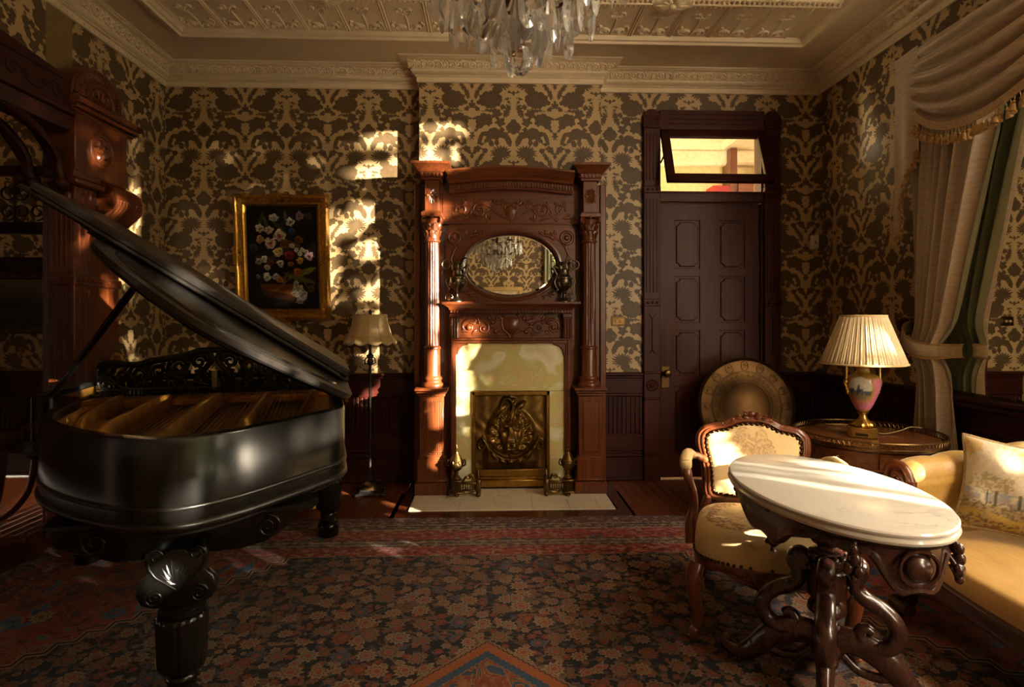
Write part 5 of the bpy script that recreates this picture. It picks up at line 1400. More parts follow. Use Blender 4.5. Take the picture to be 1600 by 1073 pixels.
def vine():  # added and unseen: grows only where stray rays would slip through the crown's gaps
    """leaves added outside the windows to block stray sun"""
    r = empty('sun_block_vine', (3.25, 1.5, -.4), 0, 'added vine outside the right-hand windows, put there to block stray sun', 'vine')
    m = MB()
    for y in (-1.2, -.3, .5, 1.2, 1.9, 2.6):
        m.tube(cr([(0, y, 0), (.05, y + .1, 1.2), (-.03, y - .05, 2.4), (.02, y + .05, 4.2)], 6), .012, 5)
    m.build('stem', mat_plain('vine stem', lin('#4a3a2a'), .9), r, smooth=60, kind='stuff')
    rg = np.random.default_rng(12); n = 90000; leaf = .075
    P = np.stack([rg.uniform(3.05, 3.4, n), rg.uniform(-1.8, 2.9, n), rg.uniform(.1, 3.5, n)], -1)
    ok = np.ones(n, bool); hit = np.zeros(n, bool)
    for D, ks, oth in ((SUN_DIR, keep, keep2), (GLINT_DIR, keep2, keep)):
        t = (XR - P[:, 0]) / D.x; wy, wz = P[:, 1] + D.y * t, P[:, 2] + D.z * t
        for ky, kz, ry, rz in ks: ok &= ((wy - ky) / (ry + .035)) ** 2 + ((wz - kz) / (rz + .035)) ** 2 > 1
        sh = -.635 if D is SUN_DIR else .635
        for ky, kz, ry, rz in oth: hit |= ((wy - ky) / (ry + .07)) ** 2 + ((wz - kz - sh) / (rz + .20)) ** 2 < 1
    P = P[ok & hit]; n = len(P)
    A = rg.normal(size=(n, 3)); A /= np.linalg.norm(A, axis=1)[:, None]
    B = np.cross(A, rg.normal(size=(n, 3))); B /= np.linalg.norm(B, axis=1)[:, None]
    L = leaf * rg.uniform(.7, 1.2, n)[:, None]; c = P - np.array([3.25, 1.5, -.4])
    V = np.stack([c - A * L * .5, c + B * L * .35, c + A * L * .5, c - B * L * .35], 1).reshape(-1, 3)
    m = MB(); m.v = V.tolist(); m.f = np.arange(4 * n).reshape(-1, 4).tolist()
    m.build('foliage', mat_plain('vine leaf', lin('#55622a'), .6), r, smooth=0, recalc=False, kind='stuff')
vine()
# ---------------------------------------------------------------- rug
m = MB(); m.box(-2.66, 2.62, -1.66, 4.02, .0005, .007, .003)
rug = tag(m.build('rug', RUG, None, smooth=0), 'large worn red and navy oriental rug covering most of the floor', 'rug')
# ---------------------------------------------------------------- carved archway in the left wall
def archway():
    m = MB()
    x0, x1 = -2.76, -2.60
    # pier with fluted faces
    m.box(x0, x1, 3.68, 3.86, 0, 2.12, .006); m.box(x0, x1 + .02, 3.66, 3.88, 0, .25, .008); m.box(x0, x1 + .025, 3.655, 3.885, .86, .93, .008)
    for k in range(4):
        xx = -2.71 + k * .03
        for a, b in ((.98, 1.57), (1.70, 2.06)): m.tube([(xx, 3.683, a), (xx, 3.683, b)], .008, 8)
    for k in range(3):
        yy = 3.73 + k * .04
        for a, b in ((.98, 1.57), (1.70, 2.06)): m.tube([(x1 - .003, yy, a), (x1 - .003, yy, b)], .008, 8)
    m.box(x0, x1 + .012, 3.668, 3.872, 1.60, 1.66, .006)
    for k in range(4): m.ell((-2.71 + k * .032, 3.666, 1.63), .012, 8, 6)
    for k in range(4): m.ell((x1 + .013, 3.70 + k * .045, 1.63), .012, 8, 6)
    m.box(XL - .155, x0, 3.83, 3.87, 0, 2.7)
    # plain pilaster behind
    xb = -2.655
    m.box(x0, xb, 3.86, 4.20, 0, 2.10, .006); m.box(x0, xb + .02, 3.86, 4.23, 0, .25, .008); m.box(x0, xb + .02, 3.86, 4.22, .86, .93, .008); m.box(x0, xb + .012, 3.865, 4.215, 1.60, 1.66, .006)
    for k in range(4): m.ell((xb + .013, 3.91 + k * .08, 1.63), .012, 8, 6)
    # carved necking
    m.box(x0, x1 + .01, 3.67, 3.87, 2.10, 2.22, .006); m.box(x0, x1 + .05, 3.63, 3.90, 2.22, 2.26, .01); m.box(x0, x1 + .03, 3.65, 3.89, 2.26, 2.32, .012)
    f = lambda p, q, d: (x1 + .01 + d, p, q)
    for k in range(4): relief_leaf(m, 3.70 + k * .047, 2.105, PI / 2, .11, .022, f, .8, 2)
    f = lambda p, q, d: (p, 3.67 - d, q)
    for k in range(3): relief_leaf(m, -2.72 + k * .045, 2.105, PI / 2, .11, .02, f, .8, 2)
    # rosette block flaring to a ribbed corbel
    zb, zt = 2.31, 2.69
    m.box(x0, x1, 3.69, 4.20, zb, zt, .006)
    c = [(-.02, 2.31), (.0, 2.31), (.05, 2.29), (.10, 2.25), (.12, 2.20), (.115, 2.15), (.09, 2.12), (-.02, 2.10)]
    m.prism(c, 3.93, 4.24, lambda p, q, d: (x1 - .02 + p, d, q), bev=.008)
    for k in range(9):
        y = 3.95 + k * .034
        m.tube(cr([(x1 + .095, y, 2.19), (x1 + .07, y, 2.13), (x1 + .02, y, 2.08), (x1 - .04, y, 2.03)], 4), .015, 6)
    m.box(x0, x1 + .07, 3.92, 4.25, 2.195, 2.215, .006)
    f = lambda p, q, d: (x1 + d, p, q); ry, rz = 3.93, 2.50
    relief_ring(m, ry, rz, .105, .014, f); relief_ring(m, ry, rz, .085, .006, f)
    for k in range(5):
        a = PI / 2 + 2 * PI * k / 5 + .3; relief_leaf(m, ry + .018 * math.cos(a), rz + .018 * math.sin(a), a, .066, .026, f, .6)
    relief_bud(m, ry, rz, .018, f)
    # cap moulding and half-round crest
    for dx, a, b in ((.0, 2.69, 2.71), (.03, 2.71, 2.74), (.05, 2.74, 2.78), (.02, 2.78, 2.80)): m.box(x0, x1 + dx, 3.68 - dx * .3, 4.28 + dx * .6, a, b, .008)
    for k in range(5): m.box(x1 + .03, x1 + .055, 4.235 + k * .015, 4.245 + k * .015, 2.745, 2.772)
    n = 20
    half = [(3.665, 2.80)] + [(3.92 - .255 * math.cos(PI * i / n), 2.80 + .235 * math.sin(PI * i / n)) for i in range(n + 1)] + [(4.175, 2.80)]
    m.prism(half, x0, x1, lambda p, q, d: (d, p, q), bev=.01)
    f = lambda p, q, d: (x1 + d, p, q)
    relief_line(m, [(3.92 - .225 * math.cos(PI * i / n), 2.81 + .20 * math.sin(PI * i / n)) for i in range(n + 1)], .012, f)
    for k in range(13):
        a = PI * (k + .5) / 13; relief_leaf(m, 3.92 + .15 * math.cos(a), 2.815 + .13 * math.sin(a), a, .06, .017, f, .7)
    relief_line(m, [(3.92 - .13 * math.cos(PI * i / n), 2.81 + .115 * math.sin(PI * i / n)) for i in range(n + 1)], .01, f)
    for s in (-1, 1): relief_line(m, spiral(3.92 + s * .05, 2.855, .04, .008, PI / 2, s * 1.4, 20), .010, f)
    o = st(m, 'trim_5', MAHOG, smooth=40)
    # beam with incised scrolls, running to the far pier
    m = MB(); m.box(x0, x1 - .02, .75, 3.69, 2.67, 2.86, .006); m.box(x0, x1 + .01, .75, 3.69, 2.65, 2.68, .006); m.box(x0, x1 - .01, .75, 3.67, 2.55, 2.65, .006)
    m.prism([(3.69, 2.86), (3.69, 2.88), (3.2, 2.93), (2.3, 2.98), (1.4, 2.93), (.75, 2.88), (.75, 2.86)], x0, x1 - .02, lambda p, q, d: (d, p, q))
    beam = m.build('beam', MAHOG_DY, o)
    m = MB(); f = lambda p, q, d: (x1 - .02 + d, p, q)
    for c0 in (3.4, 2.8, 2.2, 1.6, 1.0):
        for s in (-1, 1):
            relief_line(m, [(c0 + s * x, z) for x, z in spiral(.16, 2.765, .05, .008, PI * .8, -1.4, 22)], .008, f)
            relief_line(m, [(c0, 2.72), (c0 + s * .06, 2.74), (c0 + s * .11, 2.79)], .007, f); relief_leaf(m, c0 + s * .05, 2.76, .9 if s > 0 else PI - .9, .06, .014, f, .7)
    m.build('beam_carving', MAHOG_D, beam, smooth=60)
    for xx in (x1 - .04, x0 - .06):
        m = MB(); pts = [(3.66, 2.20), (3.62, 2.24), (3.60, 2.30)] + [(3.60 - .75 * (1 - math.cos(t)), 2.30 + .30 * math.sin(t)) for t in [PI / 2 * k / 10 for k in range(1, 11)]]
        m.tube(cr([(xx, y, z) for y, z in pts], 2), .03, 8)
        poly = [(3.68, 2.20)] + [(3.62 - .72 * (1 - math.cos(t)), 2.26 + .31 * math.sin(t)) for t in [PI / 2 * k / 10 for k in range(0, 11)]] + [(2.9, 2.62), (3.05, 2.58), (3.3, 2.52), (3.48, 2.52), (3.56, 2.42), (3.60, 2.32), (3.68, 2.30)]
        m.prism(poly[:11] + [(2.9, 2.60), (3.2, 2.565), (3.45, 2.47), (3.57, 2.33), (3.68, 2.26)], xx - .02, xx + .02, lambda p, q, d: (d, p, q))
        m.ell((xx, 2.88, 2.585), (.05, .06, .05), 10, 8); m.ell((xx, 3.63, 2.22), (.045, .05, .05), 10, 8)
        m.build('arch_bracket', MAHOG_D, o, smooth=45)
    m = MB(); m.box(x0, x1, .70, .92, 0, 3.0, .01); m.build('far_pier', MAHOG_D, o)
archway()
# the dark room beyond
m = MB(); m.box(-6.2, XL - .15, 5.3, 5.45, 0, 3.6); wo = st(m, 'wall_parlour', PAPER_PLAIN, smooth=0)
paper_sheet((XL - .16, 5.3), (-5.2, 5.3), .95, 3.3, wo, -3.0, .014)
m = MB(); m.box(-6.2, -6.05, -2.2, 5.3, 0, 3.6); m.box(-6.2, XL - .15, -2.2, -2.05, 0, 3.6); st(m, 'wall_outer', MAHOG_D, smooth=0)
m = MB(); m.box(-6.2, XL - .15, -2.2, 5.45, 3.6, 3.7); st(m, 'ceiling_parlour', PLASTER_R, smooth=0)
wainscot('baseboard_parlour', (-5.2, 5.3), (XL - .15, 5.3), MAHOG_D)
def fret():
    r = empty('fretwork_screen', (-4.1, 5.10, 0), 0, 'dark pierced wooden fretwork screen in the unlit room beyond the archway', 'screen')
    m = MB()
    m.box(-.9, .9, -.03, .03, 2.62, 2.70); m.box(-.9, .9, -.03, .03, 2.12, 2.22)
    for x in (-.88, .86): m.box(x, x + .03, -.03, .03, 1.7, 2.7)
    m.build('screen_frame', MAHOG_D, r)
    m = MB()
    for k in range(7):
        cx = -.75 + k * .25
        for s in (-1, 1):
            m.tube([(cx + s * x, 0, z) for x, z in spiral(.06, 2.48, .09, .02, PI / 2, 1.4, 20)], .012, 6, flat=(1, .6))
            m.tube([(cx + s * x, 0, z) for x, z in spiral(.06, 2.31, .075, .02, -PI / 2, -1.4, 20)], .012, 6, flat=(1, .6))
        m.tube([(cx, 0, 2.2), (cx, 0, 2.64)], .012, 6)
    m.build('fretwork', MAHOG_D, r, smooth=60)
    m = MB(); m.box(-.9, .9, -.02, .03, 1.78, 1.92); f = lambda p, q, d: (p, -.02 - d, q)
    for k in range(16):
        relief_line(m, spiral(-.84 + k * .11, 1.85, .045, .01, k, 1.5 if k % 2 else -1.5, 16), .010, f)
    m.build('carved_rail', MAHOG_D, r, smooth=60)
fret()
def landscape():
    n = NT('dim landscape'); co = n.coord('Object'); sp = n.node('ShaderNodeSeparateXYZ'); n.link(co, sp.inputs[0])
    f = n.noise(co, 5, 4); h = n.math('MULTIPLY_ADD', f, .25, sp.outputs[2])
    n.bsdf(n.ramp(n.math('ADD', h, .38), [(.2, lin('#1c1a10')), (.42, lin('#3a3018')), (.5, lin('#232a16')), (.62, lin('#6b5a2c')), (.8, lin('#8a7a4a'))]), .4)
    r = empty('landscape_painting', (-4.1, 5.25, 1.53), 0, 'dim landscape painting in a dark frame in the room beyond the archway', 'painting')
    m = MB(); m.box(-.45, .45, -.02, .03, -.21, .21, .004); m.build('canvas', n.m, r)
    m = MB()
    for a, b, c, d in ((-.52, .52, .21, .27), (-.52, .52, -.27, -.21), (-.52, -.45, -.21, .21), (.45, .52, -.21, .21)): m.box(a, b, -.045, .03, c, d, .01)
    m.build('picture_frame', BRASS_D, r)
landscape()
# ---------------------------------------------------------------- flower painting
def paint_mesh(name, nu, nv, fn, mat, parent, col):
    m = MB(); m.grid(fn, nu, nv); o = m.build(name, mat, parent, smooth=180, recalc=False)
    at = o.data.color_attributes.new('Print', 'FLOAT_COLOR', 'POINT')
    at.data.foreach_set('color', np.concatenate([col, np.ones((len(col), 1))], 1).ravel().astype(np.float32))
    return o
def print_mat(name, rough=.6, bump=0, bs=300, sheen=0):
    n = NT(name); at = n.node('ShaderNodeVertexColor', layer_name='Print'); co = n.coord()
    n.bsdf(at.outputs['Color'], rough, 0, .3)
    if bump: n.bump(n.noise(co, bs, 2), bump, .003)
    if sheen: n.b.inputs['Sheen Weight'].default_value = sheen
    return n.m
def painting():
    r = empty('flower_painting', (-1.745, 4.925, 1.365), 0, 'still life of white and red flowers in an ornate gilt frame on the back wall', 'painting')
    r.rotation_euler = (math.radians(4.5), 0, 0)
    w, h, fw = .80, 1.07, .105
    nu, nv = 150, 220; cw_, ch_ = w - 2 * fw + .02, h - 2 * fw + .02
    u, v = np.meshgrid(np.linspace(0, 1, nu + 1), np.linspace(0, 1, nv + 1), indexing='ij'); v = 1 - v
    col = np.zeros((nu + 1, nv + 1, 3)) + np.array(lin('#120c0a')); col += .006 * vnoise(u * 6, v * 8, 5)[..., None]
    L_ = lambda hx: np.array(lin(hx))
    X, Y = u * 535, v * 810              # picture space of the photograph crop
    nz = vnoise(X / 14, Y / 14, 9) - .5; nz2 = vnoise(X / 5, Y / 5, 3) - .5
    tbl = (Y > 605 - .0) & (Y > 600 + (X - 100) * .02) & (Y < 690 + (X - 100) * .18) & (X > 95 + (Y - 600) * .4) & (X < 345)
    col[tbl] = L_('#6b3d18'); e = tbl & (Y > 640 + (X - 100) * .20); col[e] = L_('#3a2010')
    for (x, y, a, l, w_, c) in ((115, 115, 1.9, 60, 14, '#3a4424'), (150, 130, 1.2, 55, 13, '#45502a'), (255, 180, .8, 70, 16, '#3a4424'), (295, 95, 1.5, 60, 12, '#424a2a'), (385, 560, .3, 110, 20, '#5a5a28'), (430, 510, -.4, 80, 22, '#6b6a2a'), (280, 560, 2.0, 70, 8, '#5a4a28'), (270, 600, 2.4, 100, 3, '#8a6a3a'), (420, 590, 1.0, 60, 4, '#6a5a2c'), (330, 300, .3, 70, 26, '#5a4a20'), (200, 420, .3, 80, 20, '#3a3418'), (130, 420, .5, 70, 20, '#4a2a14')):
        dx, dy = X - x, Y - y; p = dx * math.cos(a) + dy * math.sin(a); q = -dx * math.sin(a) + dy * math.cos(a)
        mk = (p / l) ** 2 + (q / w_) ** 2 + nz * .8 < 1; col[mk] = L_(c) * (1 + nz[mk] * .8)[:, None]
    FL = [(208, 98, 34, '#d8cfc0', '#9a8f80'), (110, 180, 32, '#dcd2c2', '#a08a6a'), (172, 192, 34, '#d8c8b0', '#8a6a3a'), (248, 238, 46, '#e0cdbc', '#b8402e'), (182, 295, 46, '#dcc4b4', '#b84a3a'), (110, 262, 30, '#c8a878', '#8a5a28'), (330, 130, 32, '#cabfae', '#7a4a4a'), (398, 85, 34, '#8a6a70', '#4a2a34'), (460, 90, 26, '#6b4a52', '#3a2028'), (335, 200, 28, '#3a5a78', '#1e3448'), (385, 265, 32, '#8a5420', '#5a3414'), (290, 300, 38, '#7a4c22', '#4a2c14'), (232, 362, 34, '#b89a58', '#7a5c24'), (250, 350, 26, '#a8904a', '#6a5020'), (318, 385, 36, '#8a2420', '#4a100e'), (335, 310, 20, '#d8c4b4', '#8a4a3a'), (368, 342, 19, '#e0d6c6', '#8a7a5a'), (410, 342, 18, '#e0d6c6', '#8a7a5a'), (395, 372, 17, '#d8ccba', '#8a7a5a'), (458, 390, 34, '#d0b0a8', '#8a2a30'), (440, 355, 16, '#c8b4a4', '#7a3a34'), (395, 422, 26, '#b8923a', '#7a5a1c'), (325, 452, 22, '#9a7230', '#5a4018'), (132, 415, 28, '#ccc4b8', '#8a8074'), (95, 430, 28, '#9a948c', '#5a5650'), (250, 445, 26, '#ccc4b8', '#6a5a4a'), (155, 478, 24, '#c4b4a4', '#8a5a4a'), (375, 512, 30, '#c86a24', '#8a3a14'), (152, 550, 32, '#d0c8bc', '#7a7064'), (215, 545, 26, '#a8aab0', '#6a6a70'), (245, 572, 26, '#b8703a', '#8a2a1c'), (180, 445, 24, '#6a3020', '#3a1810'), (375, 640, 40, '#c8c0b4', '#8a8276'), (400, 690, 44, '#b8b0a2', '#7a7266'), (360, 600, 22, '#ccc4b8', '#8a8276'), (345, 680, 24, '#9a8a70', '#5a4c38'), (385, 735, 26, '#b0a89a', '#6a6256'), (470, 640, 28, '#6a4a1a', '#3a280e'), (60, 330, 34, '#4a464a', '#2a282c'), (85, 545, 14, '#8a8478', '#4a463e')]
    for x, y, rad, c, cc in FL:
        d = np.hypot(X - x, Y - y); t = np.arctan2(Y - y, X - x)
        rr = rad * (.95 + .07 * np.cos(6 * t + x) + .5 * nz)
        mk = d < rr; f = np.clip(d / rr, 0, 1)
        sh = .62 + .22 * np.cos(9 * f + 2 * np.cos(3 * t + x)) + .9 * nz2 - .28 * ((Y - y) / rad)
        k = np.clip((f - .15) * 3 + nz2, 0, 1)[..., None]
        nc = (L_(cc) * (1 - k) + L_(c) * k) * np.clip(sh, .25, 1.25)[..., None]
        col[mk] = nc[mk]
    paint_mesh('canvas', nu, nv, lambda a, b: (lerp(-cw_ / 2, cw_ / 2, a), -.012, lerp(fw - .01, fw - .01 + ch_, b)), print_mat('oil paint', .35, .15, 120), r, np.clip(col.reshape(-1, 3), 0, 1) * .8)
    m = MB(); P = [(-w / 2 + .012, .012), (w / 2 - .012, .012), (w / 2 - .012, h - .012), (-w / 2 + .012, h - .012)]
    prof = [(0, .0), (0, -.03), (.014, -.055), (.03, -.058), (.044, -.045), (.066, -.030), (.078, -.034), (.088, -.026), (.1, -.012), (.1, 0)]
    v = []; f = []
    for (px, py) in P:
        sx, sy = (1 if px < 0 else -1), (1 if py < h / 2 else -1)
        for o_, d in prof: v.append((px + sx * o_, d, py + sy * o_))
    n_ = len(prof)
    for i in range(4):
        j = (i + 1) % 4
        for k in range(n_ - 1): f.append((i * n_ + k, j * n_ + k, j * n_ + k + 1, i * n_ + k + 1))
    m.add(v, f); fr_ = m.build('picture_frame', GOLD, r, smooth=50)
    def orn(cx, cz, a, big):
        q = MB(); ca, sa = math.cos(a) * big, math.sin(a) * big
        f = lambda p, q_, d: (cx + p * ca - q_ * sa, -.045 - d, cz + p * sa + q_ * ca)
        for s in (-1, 1):
            relief_line(q, [(s * x, y) for x, y in spiral(.05, -.002, .028, .006, PI, -1.3, 18)], .009, f, 5)
            relief_line(q, [(s * x, y) for x, y in [(.0, .0), (.04, .022), (.08, .015), (.13, .0)]], .008, f, 5)
            for (x, y, an, L, w_) in ((.01, .01, .5, .06, .016), (.06, .01, .3, .05, .014), (.09, -.005, -.2, .06, .012), (.03, -.02, -.6, .05, .014), (.11, .005, .4, .04, .01)): relief_leaf(q, s * x, y, an if s > 0 else PI - an, L, w_, f, .8, 2, 6)
            for (x, y) in ((.075, .022), (.1, .015), (.02, .03)): relief_bud(q, s * x, y, .008, f, 7)
        relief_leaf(q, 0, -.03, PI / 2, .075, .026, f, .7, 3); relief_bud(q, 0, .03, .013, f, 8)
        q.build('gilt_ornament', GOLD, fr_, smooth=60)
    e = .04
    orn(0, h - e, 0, 1); orn(0, e, PI, 1); orn(-w / 2 + e, h / 2, PI / 2, 1); orn(w / 2 - e, h / 2, -PI / 2, 1)
    for sx in (-1, 1):
        for cz in (e + .02, h - e - .02):
            orn(sx * (w / 2 - e - .02), cz, math.atan2(1 if cz > h / 2 else -1, sx) - PI / 2, .62); orn(sx * (w / 2 - e - .10), e if cz < h / 2 else h - e, 0 if cz > h / 2 else PI, .55); orn(sx * (w / 2 - e), cz + (.10 if cz < h / 2 else -.10), -sx * PI / 2, .55)
painting()
# ---------------------------------------------------------------- floor lamp between piano and mantelpiece
def pleat_mat(name, col, tr=.35):
    n = NT(name); co = n.coord(); n.bsdf(n.ramp(n.noise(co, 40, 3), [(.3, tuple(c * .9 for c in col)), (.7, col)]), .8, 0, .2)
    n.b.inputs['Sheen Weight'].default_value = .2
    return n.m
def floor_lamp():
    r = empty('floor_lamp', (-.97, 4.63, 0), .12, 'slim iron floor lamp with scalloped beige fabric shade, left of the mantelpiece', 'lamp')
    m = MB()
    v = []; lev = [(.135, 0), (.13, .012), (.11, .03), (.10, .036), (.10, .045), (.075, .055)]
    fs = []
    for R, z in lev:
        for k in range(16):
            a = PI / 4 * (k / 2); sq = 1 / max(abs(math.cos(a)), abs(math.sin(a))); q = R * (.78 * min(sq, 1.28))
            v.append((q * math.cos(a), q * math.sin(a), z + (.012 if (z == 0 and k % 4 in (0, 1, 3)) else 0)))
    for i in range(len(lev) - 1):
        for k in range(16): fs.append((i * 16 + k, i * 16 + (k + 1) % 16, (i + 1) * 16 + (k + 1) % 16, (i + 1) * 16 + k))
    fs.append(tuple((len(lev) - 1) * 16 + k for k in range(16)))
    m.add(v, fs)
    for sx in (-1, 1):
        for sy in (-1, 1): m.ell((sx * .105, sy * .105, .014), (.026, .026, .014), 8, 6)
    m.build('base', IRON, r, smooth=40)
    m = MB(); m.lathe([(.085, .045), (.08, .065), (.055, .09), (.03, .105), (.022, .11)], 24, mod=lambda t, z, q: q * (1 + .09 * math.cos(t * 8 + z * 60)))
    m.build('carved_dome', BRASS_D, r, smooth=60)
    m = MB(); m.lathe([(.024, .105), (.026, .14), (.02, .145), (.02, .15)], 18); m.lathe([(.0105, .145), (.0105, 1.10)], 14); m.lathe([(.012, .52), (.014, .525), (.012, .53)], 14)
    m.lathe([(.014, 1.02), (.022, 1.03), (.026, 1.05), (.018, 1.075), (.03, 1.09), (.03, 1.10), (.016, 1.11), (.012, 1.13), (.012, 1.40)], 18)
    for s in (-1, 1): m.tube(cr([(s * .015, 0, 1.03), (s * .04, 0, 1.04), (s * .035, 0, 1.075), (s * .02, 0, 1.08)], 5), .006, 6)
    m.build('pole', IRON, r, smooth=50)
    cl = lin('#c9ac7c')
    def sh(u, v_):
        t = u * 2 * PI; k = v_
        R = .128 + .062 * k ** 1.7 + (.016 * max(0, k - .78) * 4 if k > .78 else 0)
        R *= 1 + .018 * abs(math.cos(t * 6)) * 1
        z = 1.42 - .215 * k - (.022 * abs(math.sin(t * 6)) * max(0, k - .8) * 5)
        return (R * math.cos(t), R * math.sin(t), z)
    m = MB(); m.grid(sh, 96, 14, cu=True); lm = m.build('lamp_shade', pleat_mat('beige silk', cl), r, smooth=50, recalc=False)
    md = lm.modifiers.new('thick', 'SOLIDIFY'); md.thickness = .003
    m = MB()
    for k in range(12):
        t = (k + .5) * PI / 6; m.tube([tuple(Vector(sh((k) / 12, i / 10)) * 1.004) for i in range(11)], .003, 5)
    m.tube([sh(i / 72, 0) for i in range(72)], .005, 6, closed=True); m.tube([tuple(Vector(sh(i / 72, .80)) * 1.0) for i in range(72)], .004, 6, closed=True)
    m.build('shade_trim', pleat_mat('beige braid', lin('#b3935f')), lm, smooth=60)
    m = MB(); m.lathe([(.004, 1.40), (.012, 1.43), (.015, 1.445), (.008, 1.46), (.001, 1.468)], 12); m.build('finial', IRON, r)
    m = MB(); m.tube([(.128 * math.cos(a), .128 * math.sin(a), 1.418) for a in [k * PI / 12 for k in range(24)]], .002, 5, closed=True)
    for k in range(3): a = k * 2 * PI / 3; m.tube([(0, 0, 1.41), (.128 * math.cos(a), .128 * math.sin(a), 1.418)], .002, 5)
    m.build('shade_ring', IRON, r)
floor_lamp()
# ---------------------------------------------------------------- small fittings on the wall
def switch():
    r = empty('light_switch', (1.09, YB - .0025, 1.37), 0, 'brass two-button light switch plate on the wallpaper by the door', 'switch')
    m = MB(); m.box(-.06, .06, -.008, 0, -.04, .04, .004); m.box(-.05, .05, -.012, -.006, -.03, .03, .003); m.build('plate', BRASS_D, r)
    for s in (-1, 1):
        m = MB(); m.lathe([(.011, 0), (.011, .008), (.008, .012), (.001, .012)], 12, T(s * .018, -.012, 0) @ RX(PI / 2)); m.build('button', mat_plain('pale button', lin('#b8a880'), .4), r)
switch()
def sensor():
    r = empty('wall_thermostat', (2.815, YB - .0025, 2.06), 0, 'small white plastic thermostat box in the corner right of the door', 'thermostat')
    wm = mat_plain('white plastic', lin('#cfc6b8'), .5)
    m = MB(); m.box(-.035, .035, -.03, 0, -.06, .06, .006); m.build('housing', wm, r)
    m = MB(); m.box(-.008, .008, -.034, -.028, -.02, .01, .002); m.build('slider', mat_plain('grey plastic', lin('#8a8478'), .5), r)
    m = MB(); m.tube([(.0, -.004, .06), (.0, -.004, .36)], .0025, 5); m.tube([(.0, -.004, -.06), (.0, -.004, -.9)], .002, 5); m.build('wire', BRASS_D, r)
sensor()
# ---------------------------------------------------------------- tall mirror between the windows
def pier_glass():
    r = empty('pier_mirror', (XR, 3.02, 0), 0, 'tall pier mirror with thin mahogany edge behind the tied-back curtain', 'mirror')
    m = MB(); m.box(-.035, -.028, -.46, .50, .95, 3.05, .001); m.build('mirror_glass', MIRROR, r, smooth=0)
    m = MB(); m.box(-.06, -.003, .50, .545, .93, 3.1, .008); m.box(-.06, -.003, -.50, -.46, .93, 3.1, .008); m.box(-.06, -.003, -.46, .50, 3.05, 3.1, .008); m.box(-.028, -.003, -.46, .50, .95, 3.05)
    m.build('mirror_frame', MAHOG, r)
    m = MB(); m.box(-.09, -.003, -.52, .56, .90, .935, .008); m.box(-.075, -.003, -.51, .555, .86, .90, .01); m.build('mirror_sill', MAHOG_DY, r)
pier_glass()
# ---------------------------------------------------------------- curtain, swag and tails
def damask_silk(name, col, back):
    n = NT(name); co = n.coord()
    w = n.node('ShaderNodeTexWave', wave_type='BANDS', bands_direction='Z'); n.link(n.mapping(co, scale=(.6, .6, 1)), w.inputs[0])
    w.inputs['Scale'].default_value = 9; w.inputs['Distortion'].default_value = 9; w.inputs['Detail'].default_value = 3; w.inputs['Detail Scale'].default_value = 1.6
    c = n.mix(n.math('MULTIPLY', w.outputs['Fac'], .35), tuple(x * .82 for x in col), tuple(min(1, x * 1.15) for x in col))
    g = n.node('ShaderNodeNewGeometry')
    n.bsdf(n.mix(g.outputs['Backfacing'], c, back), n.math('MULTIPLY_ADD', w.outputs['Fac'], -.12, .52), 0, .35)
    n.b.inputs['Sheen Weight'].default_value = .25
    return n.m
SILK = damask_silk('curtain silk', lin('#bba68c'), lin('#9a9c80'))
FRINGE = mat_plain('gold fringe', lin('#a07c48'), .7, 0, .3, 60)
def interp(tab, t):
    for (a, va), (b, vb) in zip(tab, tab[1:]):
        if t <= b:
            k = (t - a) / (b - a); return lerp(va, vb, k)
    return tab[-1][1]
